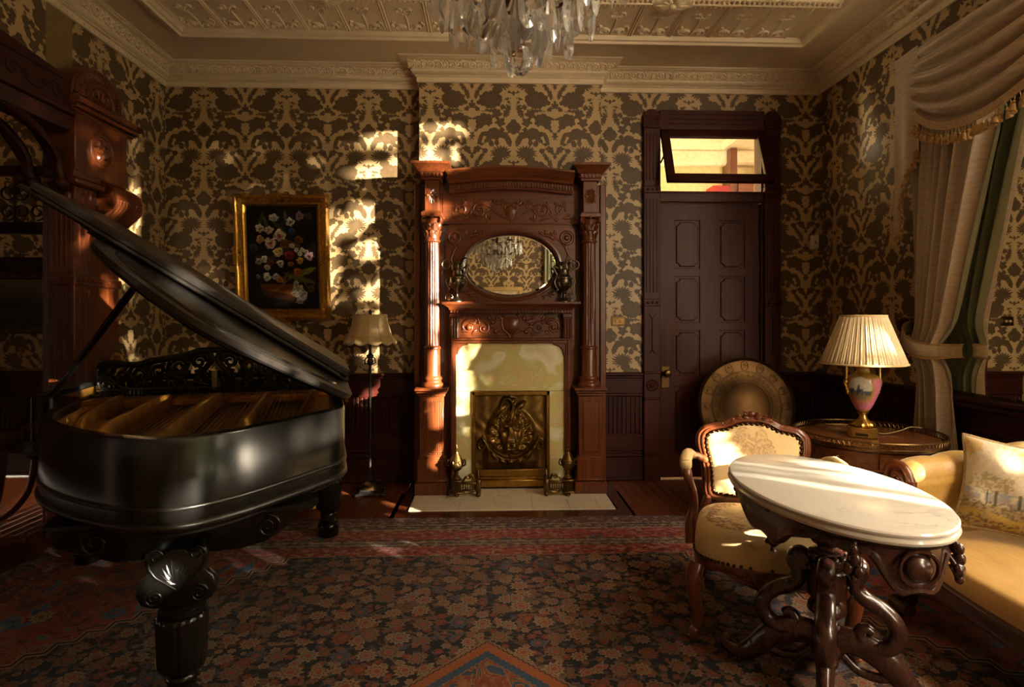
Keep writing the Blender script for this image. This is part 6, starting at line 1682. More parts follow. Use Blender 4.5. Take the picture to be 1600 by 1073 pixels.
def curtain():
    r = empty('curtain', (0, 0, 0), 0, 'pale grey-beige moire curtain tied back below a fringed swag, beside the mirror', 'curtain')
    # hanging panel: gathered at the tieback
    zt, zb, zk = 3.02, .02, 1.22
    far = [(0, 3.56), (.605, 3.62), (.66, 3.60), (1, 3.64)]
    near = [(0, 2.90), (.605, 3.37), (.66, 3.36), (1, 3.30)]
    def fn(u, v):
        y0, y1 = interp(far, v), interp(near, v); wd = (y0 - y1)
        y = lerp(y0, y1, u); ph = u * 2 * PI * 5.5
        amp = .055 * (.5 + .5 * min(1, wd / .45)); g = math.exp(-((v - .605) / .035) ** 2)
        x = 2.735 - amp * math.cos(ph + .8 * math.sin(v * 3)) * (1 - .55 * g) - .02 * math.cos(ph * 2.3 + v * 5) - .05 * g - .03 * u * (1 - v)
        return (x, y + .006 * min(1, wd / .6) * math.sin(ph * 1.0 + 1), lerp(zt, zb, v))
    m = MB(); m.grid(fn, 120, 90); p = m.build('curtain_panel', SILK, r, smooth=180, recalc=False)
    me = p.data; me.flip_normals()
    # tieback band
    m = MB()
    def tb(u, v):
        a = u * PI * 1.0
        y = lerp(3.74, 3.325, u ** .8); x = 2.80 - .20 * math.sin(a) ** .5 if 0 < u < 1 else 2.80
        z = 1.335 - .145 * math.sin(u * PI * .6) + (v - .5) * (.075 + .02 * math.sin(a))
        return (x - .012 * math.sin(v * PI), y, z)
    m.grid(tb, 30, 5); t_ = m.build('tieback', damask_silk('tieback silk', lin('#a8926e'), lin('#a8926e')), r, smooth=180, recalc=False)
    md = t_.modifiers.new('thick', 'SOLIDIFY'); md.thickness = .006
    m = MB()
    for v in (0, 1): m.tube([tb(i / 30, v) for i in range(31)], .005, 6)
    m.build('tieback_cord', FRINGE, t_, smooth=60)
    # pelmet board
    m = MB(); m.box(2.68, XR - .003, 2.45, 3.70, 3.06, 3.10, .005); m.build('pelmet_board', MAHOG_DY, r)
    # swag with folds falling from the far corner
    ya, yb_ = 3.50, 2.56
    def sw(u, v):
        y = lerp(ya, yb_, u); s = math.sin(PI * u) ** .75 if 0 < u < 1 else 0
        top = 3.08; drop = .42 + .17 * s
        z = top - v * drop - .04 * s * v
        e = min(u, 1 - u) * 2
        ph = v * 2 * PI * 5.5
        fold = .05 * (.35 + .65 * min(1, .25 + e * 1.3)) * (math.sin(ph - .5) * .7 + .3 * math.sin(2 * ph + .7))
        x = 2.66 - .045 * math.sin(PI * min(1, v * .9)) - .03 * s - fold * min(1, v * 4 + .2)
        return (x, y + .01 * math.cos(ph) * (1 - e), z - .012 * math.cos(ph) * e)
    m = MB(); m.grid(sw, 60, 90); o = m.build('swag', SILK, r, smooth=180, recalc=False); o.data.flip_normals()
    edge = [Vector(sw(i / 80, 1)) for i in range(81)]
    m = MB(); m.tube([p - Vector((.006, 0, -.012)) for p in edge], .012, 6, flat=(.5, 1.6)); m.tube([p - Vector((.008, 0, .012)) for p in edge], .006, 6); m.build('braid', mat_plain('braid', lin('#b29670'), .8, 0, .3, 90), o, smooth=60)
    t0 = None
    for i in range(1, 40):
        p = edge[i * 2] - Vector((.008, 0, .02))
        if t0 is None:
            m = MB(); m.tube([(0, 0, 0), (0, 0, -.03)], .002, 5); m.ell((0, 0, -.034), .009, 8, 6); m.lathe([(.006, -.04), (.012, -.05), (.017, -.075), (.015, -.08), (.001, -.078)], 10)
            t0 = m.build('tassel', FRINGE, o, smooth=50); c = t0
        else: c = t0.copy(); C.objects.link(c); c.parent = o
        c.location = p; c.rotation_euler = (random.uniform(-.3, .3), random.uniform(-.3, .3), 0)
    # cascade tail at the far side, cut in steps, with bullion edge
    steps = [(3.60, 2.30), (3.64, 2.22), (3.70, 2.16), (3.74, 2.06), (3.70, 1.98), (3.73, 1.90), (3.77, 1.84)]
    def tl(u, v):
        y = lerp(3.49, 3.72, u); zb2 = interp([(0, 2.44), (.35, 2.30), (.5, 2.10), (.62, 2.14), (.78, 1.95), (1, 1.90)], u)
        x = 2.645 + .02 * math.sin(u * PI * 3 + .4) * v + .02 * u
        return (x, y, lerp(3.09, zb2, v))
    m = MB(); m.grid(tl, 40, 30); tt = m.build('tail', SILK, r, smooth=180, recalc=False)
    rr = random.Random(3); m = MB()
    for i in range(120):
        p = Vector(tl(i / 119, 1)); m.ell((p.x - .01 + rr.uniform(-.012, .012), p.y + rr.uniform(-.01, .01), p.z - .012 + rr.uniform(-.018, .018)), (.011, .011, .014), 6, 5)
    m.build('bullion_fringe', FRINGE, tt, smooth=60, kind='stuff')
    def tl2(u, v):
        y = lerp(2.60, 2.44, u); zb2 = interp([(0, 2.44), (.35, 2.30), (.5, 2.10), (.62, 2.14), (.78, 1.95), (1, 1.90)], u)
        return (2.665 + .03 * math.sin(u * PI * 3 + .4) * v + .10 * max(0, u - .2), y, lerp(3.09, zb2, v))
    m = MB(); m.grid(tl2, 40, 30); t3 = m.build('tail', SILK, r, smooth=180, recalc=False); t3.data.flip_normals()
    m = MB()
    for i in range(80):
        p = Vector(tl2(i / 79, 1)); m.ell((p.x - .01 + rr.uniform(-.012, .012), p.y + rr.uniform(-.01, .01), p.z - .012 + rr.uniform(-.018, .018)), (.011, .011, .014), 6, 5)
    m.build('bullion_fringe', FRINGE, t3, smooth=60, kind='stuff')
curtain()
m = MB(); m.lathe([(.05, 0), (.05, .012), (.03, .02), (.022, .05), (.05, .06), (.056, .075), (.046, .09), (.02, .095), (.001, .094)], 20, T(XR - .003, 3.80, 1.345) @ RY(-PI / 2))
tag(m.build('tieback_rosette', MAHOG_D, None), 'dark turned wooden curtain tieback knob on the right wall', 'knob')
# ---------------------------------------------------------------- round side table with brass gallery
TX, TY = 2.13, 3.20
def side_table():
    r = empty('side_table', (TX, TY, .007), 0, 'round veneered side table with pierced brass gallery, carrying the porcelain lamp', 'table')
    R = .375
    m = MB(); m.lathe([(.001, .70), (R - .02, .70), (R - .006, .702), (R - .006, .712), (R - .012, .716), (.001, .716)], 64); m.build('tabletop', TABLEWOOD, r, smooth=30)
    m = MB(); m.lathe([(R, .698), (R + .006, .70), (R + .006, .712), (R, .716), (R, .720), (R - .004, .720), (R - .004, .698)], 64, cap=False)
    m.lathe([(R + .002, .742), (R + .005, .745), (R + .002, .749), (R - .004, .749), (R - .004, .742)], 64, cap=False)
    n = 96
    for k in range(n):
        a = 2 * PI * k / n
        for s in (-1, 1): m.tube([((R) * math.cos(a), (R) * math.sin(a), .719), ((R) * math.cos(a + s * PI / n), (R) * math.sin(a + s * PI / n), .744)], .0022, 4)
    m.build('gallery', BRASS_D, r, smooth=40)
    m = MB(); m.lathe([(R - .03, .60), (R - .024, .60), (R - .024, .70), (R - .03, .70)], 64, cap=False); m.lathe([(R - .026, .592), (R - .018, .596), (R - .018, .604), (R - .026, .606)], 64, cap=False)
    m.build('apron', TABLEWOOD, r, smooth=30)
    for a0, a1 in ((-3.0, -2.1), (-2.0, -1.65), (-1.55, -1.1), (.2, 1.1)):
        m = MB(); rr = R - .022
        v = []; f = []; nn = 12
        for i in range(nn + 1):
            a = lerp(a0, a1, i / nn)
            for dr, z in ((0, .612), (.005, .614), (.005, .688), (0, .690)): v.append(((rr + dr) * math.cos(a), (rr + dr) * math.sin(a), z))
        for i in range(nn):
            for k in range(3): f.append((i * 4 + k, i * 4 + 4 + k, i * 4 + 5 + k, i * 4 + 1 + k))
        m.add(v, f); d = m.build('drawer', TABLEWOOD, r, smooth=30)
        am = (a0 + a1) / 2
        m = MB(); m.lathe([(.014, 0), (.010, .006), (.006, .012), (.010, .018), (.006, .024), (.001, .025)], 12, T((rr + .004) * math.cos(am), (rr + .004) * math.sin(am), .65) @ RZ(am) @ RY(PI / 2)); m.build('drawer_knob', BRASS_D, d)
    for k in range(4):
        a = -2.05 + k * PI / 2 + .95
        m = MB(); m.lathe([(.02, 0), (.026, .01), (.018, .04), (.014, .06), (.022, .3), (.026, .5), (.02, .52), (.032, .53), (.02, .545), (.036, .56), (.034, .60)], 16, T((R - .06) * math.cos(a), (R - .06) * math.sin(a), 0)); m.build('leg', TABLEWOOD, r)
side_table()
def table_lamp():
    r = empty('table_lamp', (TX - .03, TY - .01, .7235), math.radians(-38), 'pink porcelain urn lamp with cream pleated shade on the round side table', 'lamp')
    m = MB()
    b = .072; c = .024
    oct_ = [(-b, -b + c), (-b + c, -b), (b - c, -b), (b, -b + c), (b, b - c), (b - c, b), (-b + c, b), (-b, b - c)]
    m.prism([(x * 1.02, y * 1.02) for x, y in oct_], .004, .012, lambda p, q, d: (p, q, d)); m.prism(oct_, .010, .058, lambda p, q, d: (p, q, d), bev=.004)
    base = m.build('base', BRASS, r, smooth=30)
    for ang in range(4):
        m = MB(); m.box(-.03, .03, -b - .001, -b + .003, .012, .026, .001, RZ(ang * PI / 2)); m.build('base_slot', IRON, base, smooth=0)
    m = MB(); m.lathe([(.055, .058), (.06, .066), (.05, .082), (.03, .095), (.02, .11), (.018, .125), (.028, .132), (.028, .138), (.02, .142)], 32, mod=lambda t, z, q: q * (1 + .08 * math.cos(t * 12) * (1 if z < .09 else .2)))
    m.build('pedestal', BRASS, r, smooth=50)
    # painted urn
    prof = [(.022, .14), (.034, .15), (.055, .19), (.077, .245), (.088, .29), (.088, .315), (.080, .338), (.060, .352), (.040, .36), (.034, .368), (.034, .385), (.046, .395)]
    pp = cr([(a, 0, z) for a, z in prof], 4); nn = len(pp) - 1
    nu, nv = 96, nn
    col = []
    L_ = lambda h: np.array(lin(h))
    for i in range(nu + 1):
        for j in range(nv + 1):
            t = i / nu * 2 * PI - PI; z = pp[j].z; rad = pp[j].x
            x = (t + PI / 2 + .35) * rad; x = ((t + PI / 2 + PI + .1) % (2 * PI) - PI) * rad
            e = math.hypot(x / .064, (z - .275) / .066); nz = math.sin(x * 300 + z * 170) * .05
            pink, gold = L_('#b5687c'), L_('#9a7434')
            c_ = pink
            if z > .345 or z < .155: c_ = gold
            if e < 1.24 + nz * 3 or (z > .33): c_ = gold * (1 + nz)
            if e < .98:
                q = (z - .24) / .06; ww = vnoise(np.array(x * 90), np.array(z * 90), 2)
                c_ = L_('#b9b09c') * (1 - .25 * ww) if q > .35 + .25 * ww else (L_('#3f4a50') if q > -.05 + .2 * ww else L_('#7a6a4a'))
                if abs(x + .005) < .012 * (1.25 - q) and .1 < q < 1.1: c_ = L_('#343c44')
            col.append(c_)
    paint_mesh('urn', nu, nv, lambda a, b_: (pp[round(b_ * nn)].x * math.cos(a * 2 * PI - PI), pp[round(b_ * nn)].x * math.sin(a * 2 * PI - PI), pp[round(b_ * nn)].z), print_mat('glazed porcelain', .12), r, np.array(col))
    m = MB(); m.lathe([(.044, .392), (.06, .398), (.064, .405), (.05, .41), (.03, .412), (.014, .42), (.012, .47)], 30, mod=lambda t, z, q: q * (1 + .05 * math.cos(t * 14) * (1 if .39 < z < .41 else 0))); m.build('neck_mount', BRASS, r, smooth=50)
    for s in (-1, 1):
        m = MB(); Mx = RZ(math.radians(36))
        m.tube([tuple(Mx @ Vector(p)) for p in cr([(s * .055, 0, .402), (s * .092, 0, .405), (s * .094, 0, .37), (s * .096, 0, .33), (s * .105, 0, .305), (s * .092, 0, .27), (s * .084, 0, .25)], 5)], .007, 8)
        m.ell(tuple(Mx @ Vector((s * .098, 0, .31))), (.012, .012, .016), 8, 6); m.ell(tuple(Mx @ Vector((s * .092, 0, .407))), .011, 8, 6)
        for k in range(3): m.ell(tuple(Mx @ Vector((s * (.096 - k * .004), 0, .285 - k * .018))), (.009, .009, .012), 6, 5)
        m.build('handle', BRASS, r, smooth=60)
    rr = random.Random(2)
    def sh(u, v_):
        t = u * 2 * PI; R = lerp(.112, .212, v_); R += .0022 * math.cos(t * 90 + .7 * math.sin(t * 7)) + .0016 * math.cos(t * 41)
        return (R * math.cos(t), R * math.sin(t), lerp(.68, .412, v_))
    m = MB(); m.grid(sh, 360, 6, cu=True); s_ = m.build('lamp_shade', pleat_mat('cream pleats', lin('#cfba92')), r, smooth=50, recalc=False)
    md = s_.modifiers.new('thick', 'SOLIDIFY'); md.thickness = .002
    for e_ in (0, 1):
        m = MB(); m.tube([tuple(sh(i / 90, e_)) for i in range(90)], .006, 6, closed=True); m.build('shade_trim', pleat_mat('cream binding', lin('#cdb07c')), s_, smooth=60)
    m = MB(); m.tube([(.112 * math.cos(k * PI / 12), .112 * math.sin(k * PI / 12), .678) for k in range(24)], .002, 5, closed=True)
    for k in range(3): a = k * 2 * PI / 3; m.tube([(0, 0, .47), (.05 * math.cos(a), .05 * math.sin(a), .62), (.112 * math.cos(a), .112 * math.sin(a), .678)], .002, 5)
    m.build('shade_carrier', BRASS_D, r)
    m = MB(); m.tube(cr([(.05, .05, .02), (.10, .12, .006), (.17, .20, .02), (.22, .24, .04), (.27, .29, .03)], 6), .003, 6); m.build('cord', mat_plain('cord', lin('#8a7650'), .6), r, smooth=60)
table_lamp()
# ---------------------------------------------------------------- large engraved brass tray leaning at the door
def tray():
    r = empty('brass_tray', (2.09, 4.66, .28), math.radians(-4), 'big round engraved brass tray standing against the door, behind the armchair', 'tray')
    Mx = T(0, 0, .395) @ RX(math.radians(-9)) @ RX(PI / 2)
    m = MB(); R = .395
    m.lathe([(.001, -.006), (R - .01, -.006), (R, .0), (R + .002, .01), (R - .006, .016), (R - .014, .010), (R - .02, .004), (.19, .003), (.185, .0), (.001, .0)], 72, Mx)
    mt = NT('engraved brass'); co = mt.coord(); nz = mt.noise(co, 5, 3); mt.bsdf(mt.ramp(nz, [(.3, lin('#38240f')), (.7, lin('#5e421e'))]), .38, .85); mt.bump(mt.noise(co, 60, 2), .15, .003)
    tr = m.build('dish', mt.m, r, smooth=35)
    f = lambda p, q, d: tuple(Mx @ Vector((p, q, .004 + d)))
    m = MB()
    for rad in (.372, .285, .275, .215, .19): relief_ring(m, 0, 0, rad, .0025, f, 64)
    for k in range(34):
        a = 2 * PI * k / 34; relief_line(m, spiral(.245 * math.cos(a), .245 * math.sin(a), .018, .004, a + (PI if k % 2 else 0), 1.3 if k % 2 else -1.3, 10), .0025, f, 4, .7)
    m.build('engraved_band', mt.m, tr, smooth=60)
    m0 = MB()
    for i in range(25):
        pass
    f0 = lambda p, q, d: (p, q, d)
    relief_line(m0, [(.030 * math.cos(2 * PI * i / 20), .038 * math.sin(2 * PI * i / 20)) for i in range(21)], .003, f0, 4, .7)
    for k in range(6): relief_leaf(m0, 0, -.02, PI / 2 + (k - 2.5) * .45, .045, .008, f0, .25, n=5)
    relief_bud(m0, 0, .012, .008, f0, 8, .4)
    o = m0.build('medallion', mt.m, tr, smooth=60); first_ = True
    for k in range(16):
        a = 2 * PI * k / 16
        c = o if k == 0 else o.copy()
        if k: C.objects.link(c)
        c.matrix_local = Mx @ T(.328 * math.cos(a), .328 * math.sin(a), .004) @ RZ(a - PI / 2)
    c = empty('tray_stand', (2.09, 4.62, 0), 0, 'low dark wooden folding stand under the round brass tray, behind the armchair', 'stand')
    for s in (-1, 1):
        m = MB(); m.box(s * .2 - .02, s * .2 + .02, -.12, .12, .24, .278, .004); m.tube([(s * .2, -.1, .25), (s * .2, .1, 0)], .016, 8); m.tube([(s * .2, .1, .25), (s * .2, -.1, 0)], .016, 8); m.build('leg', MAHOG_D, c)
    m = MB(); m.box(-.2, .2, -.02, .02, .245, .275, .004); m.build('stretcher', MAHOG_D, c)
tray()

# ---------------------------------------------------------------- rear wall, seen only in the oval mirror
def rear_picture():
    r = empty('rear_picture', (.22, YR + .004, 1.35), PI, 'pale gold framed picture on the wall opposite the mantelpiece, seen in its mirror', 'picture')
    m = MB(); w, h = .38, .68
    for a, b, c, d in ((-w, w, h - .08, h), (-w, w, 0, .08), (-w, -w + .08, .08, h - .08), (w - .08, w, .08, h - .08)): m.box(a, b, -.04, 0, c, d, .012)
    m.build('picture_frame', mat_plain('pale gilt', lin('#c4a468'), .45, .4), r)
    m = MB(); m.box(-w + .08, w - .08, -.015, -.005, .08, h - .08); m.build('print_sheet', mat_plain('faded print', lin('#b7a988'), .7, 0, .4, 9), r)
rear_picture()
def rear_curtain():
    r = empty('rear_curtain', (0, YR, 0), 0, 'plain pale curtain at the rear window, seen in the oval mirror', 'curtain')
    m = MB(); m.grid(lambda u, v: (lerp(1.02, 1.30, u), .09 + .03 * math.sin(u * 2 * PI * 4), lerp(3.2, .05, v)), 48, 8); m.build('curtain_panel', SILK, r, smooth=180)
    m = MB(); m.tube([(.98, .09, 3.22), (2.55, .09, 3.22)], .018, 8); m.build('rod', BRASS_D, r)
rear_curtain()
# ---------------------------------------------------------------- oval marble-topped table
CARRARA = marble_mat('white marble', lin('#c9c3b6'), lin('#8f8a80'), 4.5, .12)
def marble_table():
    cx, cy = 1.262, 2.13
    r = empty('centre_table', (cx, cy, .007), math.radians(88.5), 'oval white marble topped table on a carved rosewood scroll pedestal, in front of the armchair', 'table')
    a_, b_ = .512, .322
    prof = [(.0, .712), (.965, .712), (.985, .716), (.992, .724), (.985, .731), (.972, .734), (.972, .737), (.985, .742), (.985, .747), (.972, .752), (.955, .7535), (0.0, .7535)]
    m = MB(); v = []; f = []; n = 96
    for i in range(n):
        t = 2 * PI * i / n
        for k, z in prof[1:-1]:
            off = (1 - k) * .40
            v.append(((a_ - off) * math.cos(t), (b_ - off) * math.sin(t), z))
    q = len(prof) - 2
    for i in range(n):
        j = (i + 1) % n
        for k in range(q - 1): f.append((i * q + k, j * q + k, j * q + k + 1, i * q + k + 1))
    f.append(tuple(i * q for i in range(n))[::-1]); f.append(tuple(i * q + q - 1 for i in range(n)))
    m.add(v, f); m.build('marble_top', CARRARA, r, smooth=30)
    # serpentine apron
    def drop(t):
        c = abs(math.cos(t)); s = abs(math.sin(t))
        e = .034 + .095 * math.exp(-((c - 1) / .055) ** 2) + .01 * c ** 12
        e += .10 * math.exp(-((s - 1) / .10) ** 2) + .015 * math.sin(t * 8) ** 2
        return e
    m = MB(); v = []; f = []; n = 144; k_ = 7
    for i in range(n):
        t = 2 * PI * i / n; e = drop(t)
        for o_, z in ((.03, .711), (.028, .70), (.020, .695), (.024, .71 - e * .5), (.012, .71 - e * .9), (.018, .71 - e), (.05, .71 - e + .004)):
            v.append(((a_ - o_ - .01) * math.cos(t), (b_ - o_ - .01 - .05 * math.exp(-(math.cos(t) / .5) ** 2)) * math.sin(t), z))
        v.append(((a_ - .07) * math.cos(t), (b_ - .07) * math.sin(t), .705))
    q = 8
    for i in range(n):
        j = (i + 1) % n
        for k in range(q): f.append((i * q + k, j * q + k, j * q + (k + 1) % q, i * q + (k + 1) % q))
    m.add(v, f)
    for s in (-1, 1):
        for s2 in (-1, 1):
            if s2 > 0: continue
            t = 0
            m.tube([((a_ - .01 - .02) * math.cos(u) * s, (b_ - .01 - .02) * math.sin(u), .711 - drop(u) + .01) for u in [t + (k - 8) * .05 for k in range(17)]], .011, 6)
    ap = m.build('apron', ROSEWOOD, r, smooth=40)
    for s in (-1, 1):
        for s2 in (-1, 1):
            if s2 > 0: continue
            t = 0; p = Vector(((a_ - .028) * math.cos(t) * s, (b_ - .028) * math.sin(t), .645)); nrm = math.atan2(math.sin(t) / b_, math.cos(t) * s / a_)
            Mx = T(*p) @ RZ(nrm); mm = MB()
            mm.ell((0, 0, 0), (.026, .042, .038), 18, 12, Mx)
            mm.tube([tuple(Mx @ Vector((.004, .058 * math.cos(u), .052 * math.sin(u)))) for u in [2 * PI * k / 24 for k in range(24)]], .007, 6, closed=True)
            mm.build('boss', ROSEWOOD, ap, smooth=60)
        for s2 in (-1, 1):
            t = .52 * s2; Mx = T((a_ - .03) * math.cos(t) * s, (b_ - .03) * math.sin(t), 0) @ RZ(math.atan2(math.sin(t) / b_, math.cos(t) * s / a_))
            mm = MB()
            for y, z, rr in ((0, .69, .014), (.004, .66, .017), (-.016, .63, .017), (.014, .625, .015), (0, .60, .013)):
                mm.tube([tuple(Mx @ Vector((0, y, z + .03))), tuple(Mx @ Vector((.018, y, z)))], [.006, .01], 6); mm.ell((.022, y, z - .008), (rr, rr, rr * 1.3), 10, 8, Mx)
            mm.build('drop_pendants', ROSEWOOD, ap, smooth=60, kind='stuff')
    for s in (-1, 1):                                     # turned drops in the middle of the long sides
        mm = MB(); mm.lathe([(.001, .50), (.012, .505), (.008, .52), (.022, .535), (.024, .55), (.012, .562), (.02, .575), (.014, .59), (.028, .61), (.03, .63), (.016, .66), (.022, .70)], 16, T(0, s * (b_ - .12), 0))
        for k in range(4): mm.ell((.022 * math.cos(k * PI / 2), s * (b_ - .12) + .022 * math.sin(k * PI / 2), .542), .011, 8, 6)
        mm.build('turned_drop', ROSEWOOD, ap, smooth=50)
    m = MB(); m.box(-.40, .40, -.05, .05, .66, .711, .01); m.box(-.05, .05, -.25, .25, .66, .711, .01); m.build('top_bearer', ROSEWOOD, r)
    # turned post
    m = MB()
    m.lathe([(.085, .665), (.06, .65), (.04, .635), (.034, .62), (.05, .60), (.066, .575), (.066, .555), (.05, .535), (.034, .525), (.034, .515), (.052, .508), (.052, .50), (.04, .495)], 32, mod=lambda t, z, q: q * (1 - .05 * (.5 + .5 * math.cos(t * 10)) * (1 if .54 < z < .60 else 0)))
    m.lathe([(.04, .497), (.055, .487), (.06, .477), (.05, .468), (.074, .455), (.08, .443), (.07, .432), (.068, .42), (.068, .34), (.05, .33), (.03, .32), (.03, .27), (.045, .262)], 36)
    for k in range(10): m.ell((.056 * math.cos(k * PI / 5), .056 * math.sin(k * PI / 5), .487), .015, 8, 6)
    for k in range(4):
        u = PI / 4 + k * PI / 2; m.ell((.069 * math.cos(u), .069 * math.sin(u), .385), .012, 8, 6)
    m.build('post', ROSEWOOD, r, smooth=50)
    m = MB()
    m.lathe([(.001, .335), (.02, .334), (.05, .322), (.064, .302), (.068, .285), (.064, .278), (.036, .272), (.024, .262), (.022, .25), (.036, .244), (.046, .228), (.044, .21), (.03, .20), (.026, .17), (.05, .165), (.055, .15), (.04, .08), (.02, .05)], 32)
    m.build('centre_finial', ROSEWOOD, r, smooth=50)
    # four scrolls and feet
    rot0 = math.atan2(-.85, -.53) - math.radians(88.5)
    for k in range(4):
        g = RZ(rot0 + k * PI / 2)
        P = lambda L: [tuple(g @ Vector((x, 0, z))) for x, z in L]
        m = MB()
        pts = [(.075, .452)] + [(.085 + .028 * math.cos(u), .452 + .028 * math.sin(u)) for u in [PI * .9 - i * .45 for i in range(0, 7)]]
        S = [(.06, .46), (.085, .482), (.108, .472), (.112, .445), (.098, .42), (.095, .385), (.12, .355), (.175, .325), (.215, .285), (.222, .235), (.195, .195), (.15, .18), (.115, .195), (.105, .225), (.125, .245), (.148, .235)]
        c = cr([(x, 0, z) for x, z in S], 6); nn = len(c)
        rad = [lerp(.030, .036, min(1, i / nn * 2)) if i < nn * .7 else lerp(.036, .018, (i / nn - .7) / .3) for i in range(nn)]
        side = g @ Vector((0, 1, 0))
        m.tube([tuple(g @ p) for p in c], rad, 10, flat=(.85, 1), up=side)
        m.tube([tuple(g @ Vector((.086 , y, .452))) for y in (-.032, .032)], .026, 12)
        m.build('scroll_support', ROSEWOOD, r, smooth=60)
        m = MB()
        Fp = [(.03, .17), (.07, .185), (.13, .175), (.19, .14), (.24, .085), (.28, .05), (.32, .038), (.352, .05), (.36, .075), (.345, .088)]
        c = cr([(x, 0, z) for x, z in Fp], 6); nn = len(c)
        m.tube([tuple(g @ p) for p in c], [interp([(0, .05), (.3, .052), (.6, .034), (.85, .026), (1, .014)], i / (nn - 1)) for i in range(nn)], 10, flat=(1.0, .62), up=side)
        lobe = [(.05, .13), (.10, .085), (.16, .075), (.2, .09), (.17, .12)]
        m.tube([tuple(g @ p) for p in cr([(x, 0, z) for x, z in lobe], 5)], .018, 8)
        m.tube([tuple(g @ Vector((.315, y, .014))) for y in (-.016, .016)], .014, 8)
        m.build('foot', ROSEWOOD, r, smooth=60)
marble_table()
# ---------------------------------------------------------------- armchair
def toile(U, V, seed, base, ink, pic=True):
    """printed toile: U,V in 0..1 arrays -> colours"""
    base, ink = np.array(lin(base)), np.array(lin(ink))
    col = np.zeros(U.shape + (3,)) + base
    col *= (1 + .05 * (vnoise(U * 60, V * 60, seed) - .5))[..., None]
    a = np.zeros(U.shape)
    # foliage sprays
    sp = vnoise(U * 5 + 3, V * 5, seed + 4); fine = vnoise(U * 38, V * 38, seed + 5) * .6 + vnoise(U * 80, V * 80, seed + 6) * .4
    a = np.maximum(a, np.clip((sp - .58) * 5, 0, 1) * (fine > .55) * .55)
    if pic:
        def stroke(pts, w, k):
            nonlocal a
            for (x0, y0), (x1, y1) in zip(pts, pts[1:]):
                dx, dy = x1 - x0, y1 - y0; L2 = dx * dx + dy * dy + 1e-9
                t = np.clip(((U - x0) * dx + (V - y0) * dy) / L2, 0, 1)
                d = np.hypot(U - x0 - t * dx, V - y0 - t * dy); a = np.maximum(a, k * np.clip(1.4 - d / w, 0, 1))
        circ = lambda x, y, rx, ry, n=16: [(x + rx * math.cos(2 * PI * i / n), y + ry * math.sin(2 * PI * i / n)) for i in range(n + 1)]
        # a seated pair in drapery, sketched with hatched tones
        hatch = vnoise(U * 95 + V * 30, V * 60, seed + 9)
        def blob(x, y, rx, ry, rot, k, edge=True):
            nonlocal a
            c_, s_ = math.cos(rot), math.sin(rot); dx, dy = U - x, V - y
            e = np.hypot((dx * c_ + dy * s_) / rx, (-dx * s_ + dy * c_) / ry) + .22 * (fine - .5)
            a = np.maximum(a, (e < 1) * k * (.35 + .9 * (hatch > .5)))
            if edge: a = np.maximum(a, .75 * np.clip(1.5 - np.abs(e - 1) / .10, 0, 1) * (hatch > .32))
        for x, y, rx, ry, rot, k in ((.415, .835, .026, .032, 0, .25), (.408, .858, .030, .020, .2, .8), (.405, .73, .062, .075, -.2, .35), (.37, .64, .055, .07, .4, .45), (.43, .60, .085, .045, -.25, .4), (.44, .52, .055, .075, .3, .45), (.47, .69, .07, .018, -.5, .35),
                                     (.575, .815, .024, .030, 0, .2), (.582, .838, .030, .022, -.2, .75), (.585, .72, .048, .066, .15, .2), (.60, .63, .075, .05, .2, .3), (.625, .54, .075, .085, -.35, .4), (.56, .52, .05, .07, .2, .3), (.535, .70, .055, .015, .6, .25), (.68, .47, .05, .035, -.3, .45), (.38, .46, .05, .035, .3, .45)): blob(x, y, rx, ry, rot, k)
        stroke([(.40, .84), (.395, .825)], .004, .6); stroke([(.585, .82), (.59, .805)], .004, .6)
        for i in range(60):
            r_ = random.Random(i + seed); x = .5 + r_.gauss(0, .13); y = .40 + r_.gauss(0, .035)
            stroke(circ(x, y, .012, .010, 6), .004, .65)
    col = col * (1 - a[..., None] * .8) + ink * a[..., None] * .8
    return col
def cabriole(m, top, foot, out, r0=.030):
    T0, F0 = Vector(top), Vector(foot); o = Vector(out)
    pts = [T0, lerp(T0, F0, .15) + o * .020, lerp(T0, F0, .4) + o * .012, lerp(T0, F0, .7) - o * .014, lerp(T0, F0, .88) - o * .010, lerp(T0, F0, .96) + o * .006, F0 + o * .012]
    c = cr(pts, 5); n = len(c)
    m.tube(c, [interp([(0, r0), (.15, r0 * 1.05), (.5, r0 * .66), (.78, r0 * .5), (.9, r0 * .62), (1, r0 * .75)], i / (n - 1)) for i in range(n)], 10, up=(0, 1, 0))
